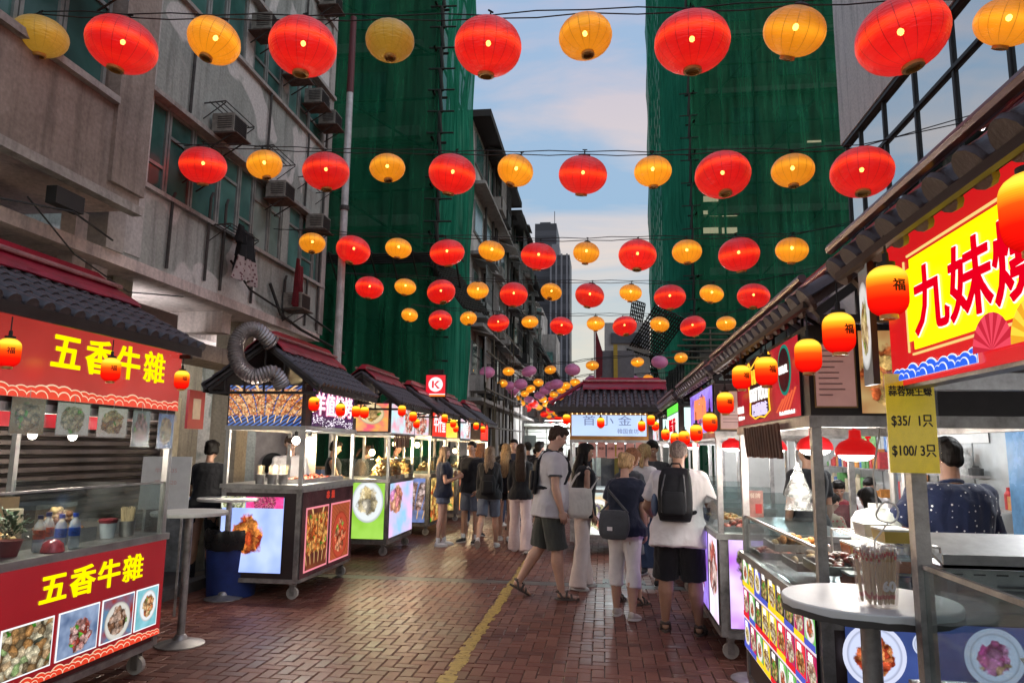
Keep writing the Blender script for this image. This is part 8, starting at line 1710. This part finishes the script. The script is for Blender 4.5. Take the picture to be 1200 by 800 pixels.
    return o, dict(T=T, up=up_, s=s, nb=nb, hc=hc, AJ=AJ, J=J, tp=lambda x, y, z: tp_(x * (0.55 + 0.45 * bw), y * (0.25 + 0.75 * bw) + (0.5 * belly * (1 if y > 0.05 * s else 0)), z), hz=hz_)
def worn(name, label, cat, po):
    """an object carried by a person: same frame as the person, but its own thing"""
    q = thing(name, label, cat, po.location, po.rotation_euler.z); return q
def backpack(po, k, label, mat, w_=0.30, h=0.46, d=0.17, z0=0.04, strap=True, rolltop=True):
    o = worn('backpack', label, 'backpack', po); s, tp_, T = k['s'], k['tp'], k['T']
    m = MB(); zs = [0, 0.06, 0.25, 0.38, 0.44, 0.46]; ws = [0.9, 1.0, 1.0, 0.92, 0.8, 0.6]; ds = [0.8, 1, 0.95, 0.8, 0.55, 0.35]
    m.loft([ring(tp_(0, (-0.125 - d / 2 * q) * s, (z0 + z * h / 0.46) * s), w_ / 2 * a * s, d / 2 * q * s, T, 24, 3.5) for z, a, q in zip(zs, ws, ds)])
    blob('bag_body', m, 0.011, mat, o, 2, 0.008, 10)
    p = MB(); p.loft([ring(tp_(0, (-0.125 - d * 0.98) * s, (z0 + z) * s), w_ * 0.36 * a * s, 0.028 * a * s, T, 18, 3.5) for z, a in ((0.04, 0.85), (0.08, 1), (0.20, 1), (0.24, 0.85))]); blob('front_pocket', p, 0.010, mat, o, 2, 0.004, 14)
    if strap:
        st_ = MB()
        for sg in (-1, 1):
            st_.tube([tp_(sg * 0.075 * s, -0.14 * s, (z0 + h - 0.05) * s), tp_(sg * 0.085 * s, -0.08 * s, 0.535 * s), tp_(sg * 0.092 * s, 0.02 * s, 0.545 * s), tp_(sg * 0.100 * s, 0.105 * s, 0.47 * s), tp_(sg * 0.115 * s, 0.135 * s, 0.36 * s), tp_(sg * 0.150 * s, 0.09 * s, 0.24 * s), tp_(sg * 0.155 * s, -0.03 * s, 0.17 * s), tp_(sg * 0.12 * s, -0.14 * s, (z0 + 0.08) * s)], 0.018 * s, 8)
        st_.build('shoulder_straps', mat, o, True)
    if rolltop: MB().tube([tp_(-0.05 * s, -0.17 * s, (z0 + h - 0.01) * s), tp_(-0.03 * s, -0.17 * s, (z0 + h + 0.035) * s), tp_(0.03 * s, -0.17 * s, (z0 + h + 0.035) * s), tp_(0.05 * s, -0.17 * s, (z0 + h - 0.01) * s)], 0.008, 6).build('grab_loop', mat, o, True)
    return o
def shoulder_bag(po, k, label, mat, side=1, y=0.0, z=-0.02, w_=0.30, h=0.32, d=0.08, from_side=None, smat=None, flat=False, name='shoulder_bag', cat='bag', out_=0.20, rot=0.0):
    o = worn(name, label, cat, po); s, tp_, T = k['s'], k['tp'], k['T']
    c = Vector((side * out_, y, z)); RZ = Matrix.Rotation(R(rot), 3, 'Z')
    m = MB(); m.loft([ring(tp_(*(c + Vector((0, 0, q - h / 2))) * s), d / 2 * a * s, w_ / 2 * b * s, T @ RZ, 20, 3.0) for q, a, b in ((0, 0.6, 0.72), (0.05, 1, 0.92), (h * 0.5, 0.95, 1.0), (h * 0.85, 0.6, 0.95), (h, 0.28, 0.85))])
    blob('bag_body', m, 0.011, mat, o, 3, 0.01, 9)
    fs_ = from_side if from_side is not None else side
    top_ = z + h / 2 - 0.02; st_ = MB(); a = RZ @ Vector((0, w_ * 0.38, 0))
    st_.tube([tp_(*((c + a).x * s, (c + a).y * s, top_ * s)), tp_(fs_ * 0.10 * s + side * 0.02, 0.13 * s, 0.40 * s), tp_(fs_ * 0.12 * s, 0.02 * s, 0.535 * s), tp_(fs_ * 0.11 * s + side * 0.02, -0.125 * s, 0.42 * s), tp_(*((c - a).x * s, (c - a).y * s, top_ * s))], 0.013 * s, 7); st_.build('strap', smat or mat, o, True)
    return o
HB = hairmat('hair_black', (0.007, 0.005, 0.004)); HDK = hairmat('hair_dark_brown', (0.035, 0.02, 0.013)); HLB = hairmat('hair_ash_brown', (0.16, 0.11, 0.075)); HBL = hairmat('hair_blond', (0.36, 0.23, 0.11)); HRD = hairmat('hair_copper', (0.20, 0.085, 0.04)); HGY = hairmat('hair_grey', (0.17, 0.13, 0.11))
C_BK = fabric('cloth_black', (0.008, 0.008, 0.010)); C_NV = fabric('cloth_navy', (0.014, 0.018, 0.035)); C_WH = fabric('cloth_white', (0.62, 0.58, 0.58), 0.08); C_CR = fabric('cloth_cream', (0.60, 0.50, 0.47), 0.08); C_GP = fabric('cloth_grey_polo', (0.42, 0.40, 0.41), 0.08); C_OL = fabric('cloth_dark_olive', (0.045, 0.048, 0.042)); C_DN = fabric('denim_blue', (0.085, 0.10, 0.14)); C_DK = fabric('denim_dark', (0.03, 0.045, 0.09)); C_GY = fabric('cloth_charcoal', (0.05, 0.052, 0.058)); C_GS = fabric('cloth_grey_shorts', (0.12, 0.12, 0.125)); C_PK = fabric('cloth_pale_pink', (0.52, 0.41, 0.41), 0.08)
C_PT = fabric('navy_dotted_shirt', (0.008, 0.014, 0.045), 0.15, 0.8, (26.0, 0.13, (0.5, 0.5, 0.5))); C_BP = surf('backpack_nylon', (0.008, 0.008, 0.010), 0.75, 0, 0.25, 12, 0.2, 200, spec=0.25); C_TT = fabric('canvas_tote', (0.50, 0.45, 0.40), 0.1); SH_W = surf('shoe_white', (0.55, 0.53, 0.52), 0.6, 0, 0.1); SH_B = surf('shoe_beige', (0.40, 0.34, 0.29), 0.8, 0, 0.1); SND = surf('sandal_brown', (0.07, 0.05, 0.04), 0.7, 0, 0.2); SK_W = fabric('sock_white', (0.6, 0.6, 0.6))
hang = (((-0.12, 0.02, -1), (-0.03, 0.18, -1), 25), ((0.12, 0.02, -1), (0.03, 0.18, -1), 25))
def g2(px, py): v = PG(px, py); return (v.x, v.y)
# P1 tall man in a grey polo striding right
o, k = person('tall man in grey polo and dark shorts striding right, looking down', (-0.60, 8.15), -78, 1.88, 'm', SK_L, C_GP, 0.62, C_OL, 'bermuda', HDK, 'short', SND, 'sandal', lean=4, legs=((-10, 22, 2), (9, 3, 2)), arms=(((-0.16, -0.10, -1), (-0.02, 0.22, -1), 22), ((0.14, 0.05, -1), (0.05, 0.35, -1), 30)), hpitch=22, hyaw=0, vox=0.011, build=1.24, collar=C_GY, belly=0.03, hem=-0.11)
backpack(o, k, 'black backpack worn by the tall man in the grey polo', C_BP, 0.22, 0.36, 0.045, 0.1)
# P2 woman with tote
o, k = person('woman in black tank top and cream wide trousers with very long dark hair', (-0.25, 8.75), -72, 1.68, 'f', SK_M, C_BK, 0, C_CR, 'wide', HB, 'longer', SH_W, 'sneaker', lean=2, legs=((4, 2, 3), (-6, 4, 3)), arms=(((-0.10, 0.0, -1), (0.0, 0.25, -1), 30), ((0.12, -0.02, -1), (0.02, 0.35, -1), 30)), hpitch=6, hyaw=-12, vox=0.012, build=1.12)
shoulder_bag(o, k, 'big cream canvas tote on the shoulder of the long-haired woman', C_TT, 1, -0.10, 0.10, 0.36, 0.36, 0.10, name='tote_bag', cat='tote bag', out_=0.21, rot=10)
# P3 blond woman, navy tee, white capri
o, k = person('woman with blond bun, navy tee and white cropped trousers waiting at the stalls', (0.20, 7.33), -22, 1.58, 'f', SK_L, C_NV, 0.62, C_WH, 'capri', HBL, 'bun', SH_B, 'sneaker', lean=5, legs=((5, 3, 3), (-4, 6, 3)), arms=(((-0.13, 0.02, -1), (0.15, 0.55, -1), 30), ((0.12, 0.05, -1), (-0.02, 0.45, -1), 35)), hpitch=16, hyaw=-25, vox=0.011, build=1.28, belly=0.015)
shoulder_bag(o, k, 'dark grey crossbody bag of the woman in white cropped trousers', C_GY, -1, -0.185, 0.04, 0.36, 0.30, 0.10, from_side=-1, name='crossbody_bag', out_=0.03, rot=88)
MB().box(k['tp'](-0.02, -0.275, 0.0), (0.05, 0.006, 0.035)).build('white_tag', C_WH, [x for x in COL.objects if x.name.startswith('crossbody_bag')][-1])
# P4
o, k = person('woman with short copper hair leaning in beside the blond bun, dark top and grey shorts', (0.24, 7.98), -35, 1.64, 'f', SK_L, C_GY, 0.4, C_GS, 'shorts', HRD, 'bob', SND, 'sandal', lean=8, legs=((0, 0, 3), (2, 2, 5)), arms=(((-0.13, 0.2, -1), (0.2, 0.7, -0.6), 40), ((0.1, 0.2, -1), (-0.2, 0.7, -0.6), 40)), hpitch=26, hyaw=-20, vox=0.012)
# P5
o, k = person('woman with blond ponytail in white sleeveless top and dark blue skirt holding a patterned bag', (0.50, 9.0), -10, 1.68, 'f', SK_L, C_WH, 0, C_DK, 'skirt', HBL, 'pony', BLACK, 'sneaker', hpitch=8, hyaw=-10, vox=0.013, arms=(((-0.12, 0.02, -1), (0.0, 0.25, -1), 40), ((0.12, 0.02, -1), (0.0, 0.4, -1), 40)))
C_TL = fabric('teal_print', (0.10, 0.32, 0.27), 0.3, 0.7, (26.0, 0.24, (0.02, 0.06, 0.06)))
shoulder_bag(o, k, 'green patterned carrier bag hanging from the hand of the ponytail woman', C_TL, -1, -0.02, -0.30, 0.24, 0.30, 0.08, name='carrier_bag', out_=0.19, rot=80)
# P6
person('dark-haired man facing the camera, looking down behind the waiting women', (0.66, 9.9), 165, 1.74, 'm', SK_M, C_GY, 0.6, C_DK, 'pants', HB, 'short', BLACK, 'sneaker', hpitch=24, vox=0.014)
# P7 man with black backpack
o, k = person('man in white shirt and black shorts seen from behind at the counter', (0.66, 6.72), -12, 1.71, 'm', SK_M, C_WH, 0.75, C_BK, 'bermuda', HGY, 'short', SND, 'sandal', lean=10, legs=((8, 0, 5), (6, 0, 6)), arms=(((-0.35, 0.25, -1), (0.1, 0.9, -0.25), 50), ((0.32, 0.35, -1), (0.25, 1, 0.0), 45)), hpitch=20, hyaw=0, vox=0.011, build=1.32, belly=0.03, hem=-0.15)
backpack(o, k, 'large black roll-top backpack on the man in the white shirt', C_BP, 0.30, 0.48, 0.17, 0.06)
T_ = k['tp']; s_ = k['s']
MB().ell(T_(-0.165 * s_, -0.16 * s_, 0.20 * s_), (0.032, 0.032, 0.10), 12, 8).build('side_bottle', surf('bottle_tint', (0.10, 0.13, 0.20), 0.2), o_bp := [x for x in COL.objects if x.name.startswith('backpack')][-1], True)
for q in (-1, 1):
    MB().tube([T_(q * 0.09 * s_, -0.285 * s_, 0.12 * s_), T_(q * 0.09 * s_, -0.305 * s_, 0.30 * s_), T_(q * 0.07 * s_, -0.26 * s_, 0.46 * s_)], 0.006, 5).build('compression_strap', surf('strap_grey', (0.05, 0.05, 0.055), 0.6), o_bp)
# couple by the left stalls
o, k = person('woman in navy tee and denim shorts chatting at the left stalls, arms folded up', (-2.66, 12.0), -80, 1.62, 'f', SK_L, C_NV, 0.5, C_DN, 'hot', HLB, 'longer', SH_W, 'sneaker', arms=(((-0.1, 0.15, -1), (0.2, 0.75, 0.35), 60), ((0.1, 0.15, -1), (-0.1, 0.75, 0.3), 60)), legs=((2, 0, 3), (-3, 3, 4)), vox=0.015, sock=SK_W, build=1.15)
o, k = person('man in black tee with grey denim shorts facing us beside the woman in navy', (-2.28, 12.5), 160, 1.72, 'm', SK_M, C_BK, 0.6, C_DN, 'shorts', HB, 'short', BLACK, 'sneaker', arms=(((-0.15, 0.05, -1), (0.3, 0.4, -1), 30), ((0.15, 0.15, -1), (-0.25, 0.9, 0.2), 40)), legs=((4, 0, 5), (0, 0, 5)), vox=0.015, sock=SK_W, hyaw=12, build=1.12)
# walking group
o, k = person('woman with straight ash hair in black top and denim shorts walking away, black backpack', (-1.86, 11.85), 2, 1.66, 'f', SK_L, C_BK, 1.6, C_DN, 'shorts', HLB, 'long', SH_W, 'sneaker', legs=((-20, 26, 3), (14, 2, 2)), vox=0.014, build=1.1)
backpack(o, k, 'soft black backpack slung low on the ash-haired woman', C_BP, 0.26, 0.34, 0.12, 0.0, True, False)
o, k = person('woman with long honey blond hair in black, just ahead of the ash-haired walker', (-1.72, 12.8), -5, 1.70, 'f', SK_L, C_BK, 1.5, C_BK, 'hot', HBL, 'longer', SH_W, 'sneaker', legs=((10, 2, 3), (-12, 10, 3)), vox=0.015)
shoulder_bag(o, k, 'black drawstring bag with pale scribble on the honey blond woman', C_BP, 1, -0.12, 0.12, 0.26, 0.38, 0.12, out_=0.12, rot=60)
o, k = person('woman with long dark hair, black top and pale pink wide trousers walking away', (-1.30, 11.5), 3, 1.70, 'f', SK_L, C_BK, 1.5, C_PK, 'wide', HDK, 'longer', SH_W, 'sneaker', legs=((12, 2, 2), (-12, 8, 2)), vox=0.014)
for i, (px, Y, H, hd, lb, tp, hr, hs, bt, hy, sx) in enumerate([
    (562, 13.6, 1.70, -20, 'person with long auburn hair between the couple and the walking women', C_BK, HRD, 'long', C_DK, 0, 'f'),
    (553, 15.2, 1.74, 178, 'older man with pale face coming towards us behind the couple', C_GY, HGY, 'short', C_DK, 0, 'm'),
    (589, 15.5, 1.72, -30, 'dark-haired head in the crowd left of the tall pale-faced man', C_BK, HB, 'short', C_DK, 0, 'm'),
    (602, 14.6, 1.80, 172, 'tall young man facing us above the honey blond woman', C_NV, HB, 'short', C_DK, 5, 'm'),
    (618, 15.8, 1.76, 30, 'man in a black baseball cap deep in the crowd', C_BK, HB, 'cap', C_DK, 0, 'm'),
    (632, 12.6, 1.74, -35, 'man in black tee right of the pink trousers, seen from behind', C_BK, HB, 'short', C_DK, 0, 'm'),
    (645, 16.0, 1.73, 10, 'far walker whose dark head shows left of the polo man', C_BK, HDK, 'short', C_DN, 0, 'm'),
    (676, 15.0, 1.66, -20, 'far walker glimpsed between the polo man and the long-haired woman', C_WH, HB, 'long', C_DK, 0, 'f')]):
    x = PY(px, 560, Y).x
    person(lb, (x, Y), hd, H, sx, SK_L if i % 2 else SK_M, tp, 0.6, bt, 'pants' if bt is not C_DN else 'shorts', hr, hs, SH_W if i % 3 else BLACK, 'sneaker', legs=((8, 2, 3), (-9, 6, 3)), vox=0.018, hyaw=hy)
# far walkers as the street closes
rp = random.Random(31)
for i in range(9):
    Y = 19 + i * 1.9; x = rp.uniform(-2.6, -0.6)
    person(['in dark clothes', 'in a pale shirt', 'in a navy top'][i % 3] .join(['far pedestrian ', ', number %s from the near end of the far crowd' % ORD[i]]), (x, Y), rp.uniform(-30, 30), rp.uniform(1.6, 1.8), 'mf'[i % 2], SK_M, [C_BK, C_WH, C_NV][i % 3], 0.6, C_DK, 'pants', [HB, HDK][i % 2], ['short', 'long'][i % 2], BLACK, 'sneaker', legs=((8, 2, 3), (-9, 6, 3)), vox=0.026, group='far pedestrians')
# stall keepers and diners
person('customer in black tee seen from behind left of the skewer stall, hair tied up', (-4.62, 8.05), 0, 1.66, 'f', SK_M, C_BK, 0.7, C_BK, 'pants', HB, 'bun', BLACK, 'sneaker', vox=0.013, lean=4, hpitch=8, build=1.2, arms=(((-0.35, 0.1, -1), (-0.1, 0.8, -0.4), 40), ((0.3, 0.1, -1), (0.1, 0.8, -0.4), 40)))
person('diner in white tee sitting behind the skewer stall counter, head bowed', (-4.75, 9.6, 0.12), -70, 1.7, 'm', SK_M, C_WH, 0.6, C_DK, 'pants', HB, 'short', BLACK, 'sneaker', sit=0.52, legs=((85, 85, 4), (85, 85, 4)), lean=18, hpitch=20, arms=(((-0.2, 0.4, -1), (0.1, 1, 0.1), 50), ((0.2, 0.4, -1), (-0.1, 1, 0.1), 50)), vox=0.014)
person('skewer seller in white shirt with black trim working behind the bulbs', (-4.15, 9.25), 205, 1.76, 'm', SK_L, C_WH, 0.7, C_BK, 'pants', HDK, 'short', BLACK, 'sneaker', vox=0.013, lean=8, hpitch=20, collar=C_BK, arms=(((-0.2, 0.3, -1), (0.1, 1, -0.1), 50), ((0.2, 0.3, -1), (-0.1, 1, -0.1), 50)))
person('snack seller in black vest with bare arms behind the snack stall', (-4.3, 11.2), -75, 1.7, 'm', SK_M, C_BK, 0, C_BK, 'pants', HB, 'short', BLACK, 'sneaker', vox=0.015, hpitch=18, arms=(((-0.2, 0.4, -1), (0.1, 1, -0.3), 50), ((0.2, 0.4, -1), (-0.1, 1, -0.3), 50)))
person('second snack seller in brown top bending over the snack stall', (-4.25, 12.1), -80, 1.66, 'f', SK_L, fabric('cloth_brown', (0.10, 0.07, 0.05)), 0.7, C_BK, 'pants', HDK, 'pony', BLACK, 'sneaker', vox=0.015, lean=16, hpitch=20, arms=(((-0.2, 0.4, -1), (0.1, 1, -0.3), 50), ((0.2, 0.4, -1), (-0.1, 1, -0.3), 50)))
person('satay seller in black tee and face turned to the couple', (-4.2, 14.4), -85, 1.7, 'm', SK_M, C_BK, 0.6, C_BK, 'pants', HB, 'short', BLACK, 'sneaker', vox=0.016, hpitch=10)
o, k = person('oyster seller in navy dotted shirt seen from behind, one hand on hip, wearing glasses', (PY(1117, 600, 4.55).x, 4.55), 4, 1.70, 'm', SK_T, C_PT, 0.85, C_BK, 'pants', HB, 'short', BLACK, 'sneaker', vox=0.010, build=1.30, hpitch=8, hyaw=22, collar=C_PT, glasses=True, lean=2, arms=(((-0.75, -0.30, -0.85), (0.92, -0.42, -0.16), 22), ((0.14, 0.1, -1), (0.0, 0.6, -0.9), 30)))
for (x, y, hd, lb, tp, hr, hs, H) in [(2.72, 7.6, 30, 'diner with long dark ponytail and white shirt, back turned', C_WH, HB, 'long', 1.66), (2.35, 8.3, -60, 'child in a bright floral shirt at the pale table', fabric('floral', (0.35, 0.28, 0.2), 0.2, 0.8, (20, 0.3, (0.4, 0.05, 0.06))), HB, 'short', 1.45),
                                      (3.45, 7.9, 100, 'young diner with bobbed dark hair in a cream tee', C_WH, HDK, 'bob', 1.62), (3.9, 8.6, 120, 'diner in grey shirt behind the seller, face half hidden', C_GY, HB, 'short', 1.74), (2.9, 9.6, 170, 'diner in red top facing us across the far table', RED_C, HB, 'short', 1.68), (3.6, 10.4, 150, 'farthest diner in white at the back table', C_WH, HB, 'short', 1.7)]:
    person(lb, (x, y), hd, H, 'f' if hs != 'short' else 'm', SK_L, tp, 0.6, C_DK, 'pants', hr, hs, BLACK, 'sneaker', sit=0.50, legs=((85, 85, 4), (85, 85, 4)), lean=12, hpitch=14, vox=0.015, arms=(((-0.2, 0.4, -1), (0.1, 1, 0.05), 50), ((0.2, 0.4, -1), (-0.1, 1, 0.05), 50)))
person('shopper in black top and denim shorts standing behind the fast food stall', (1.95, 7.3), 20, 1.72, 'm', SK_M, C_BK, 0.7, C_DN, 'shorts', HB, 'short', BLACK, 'sneaker', vox=0.014)
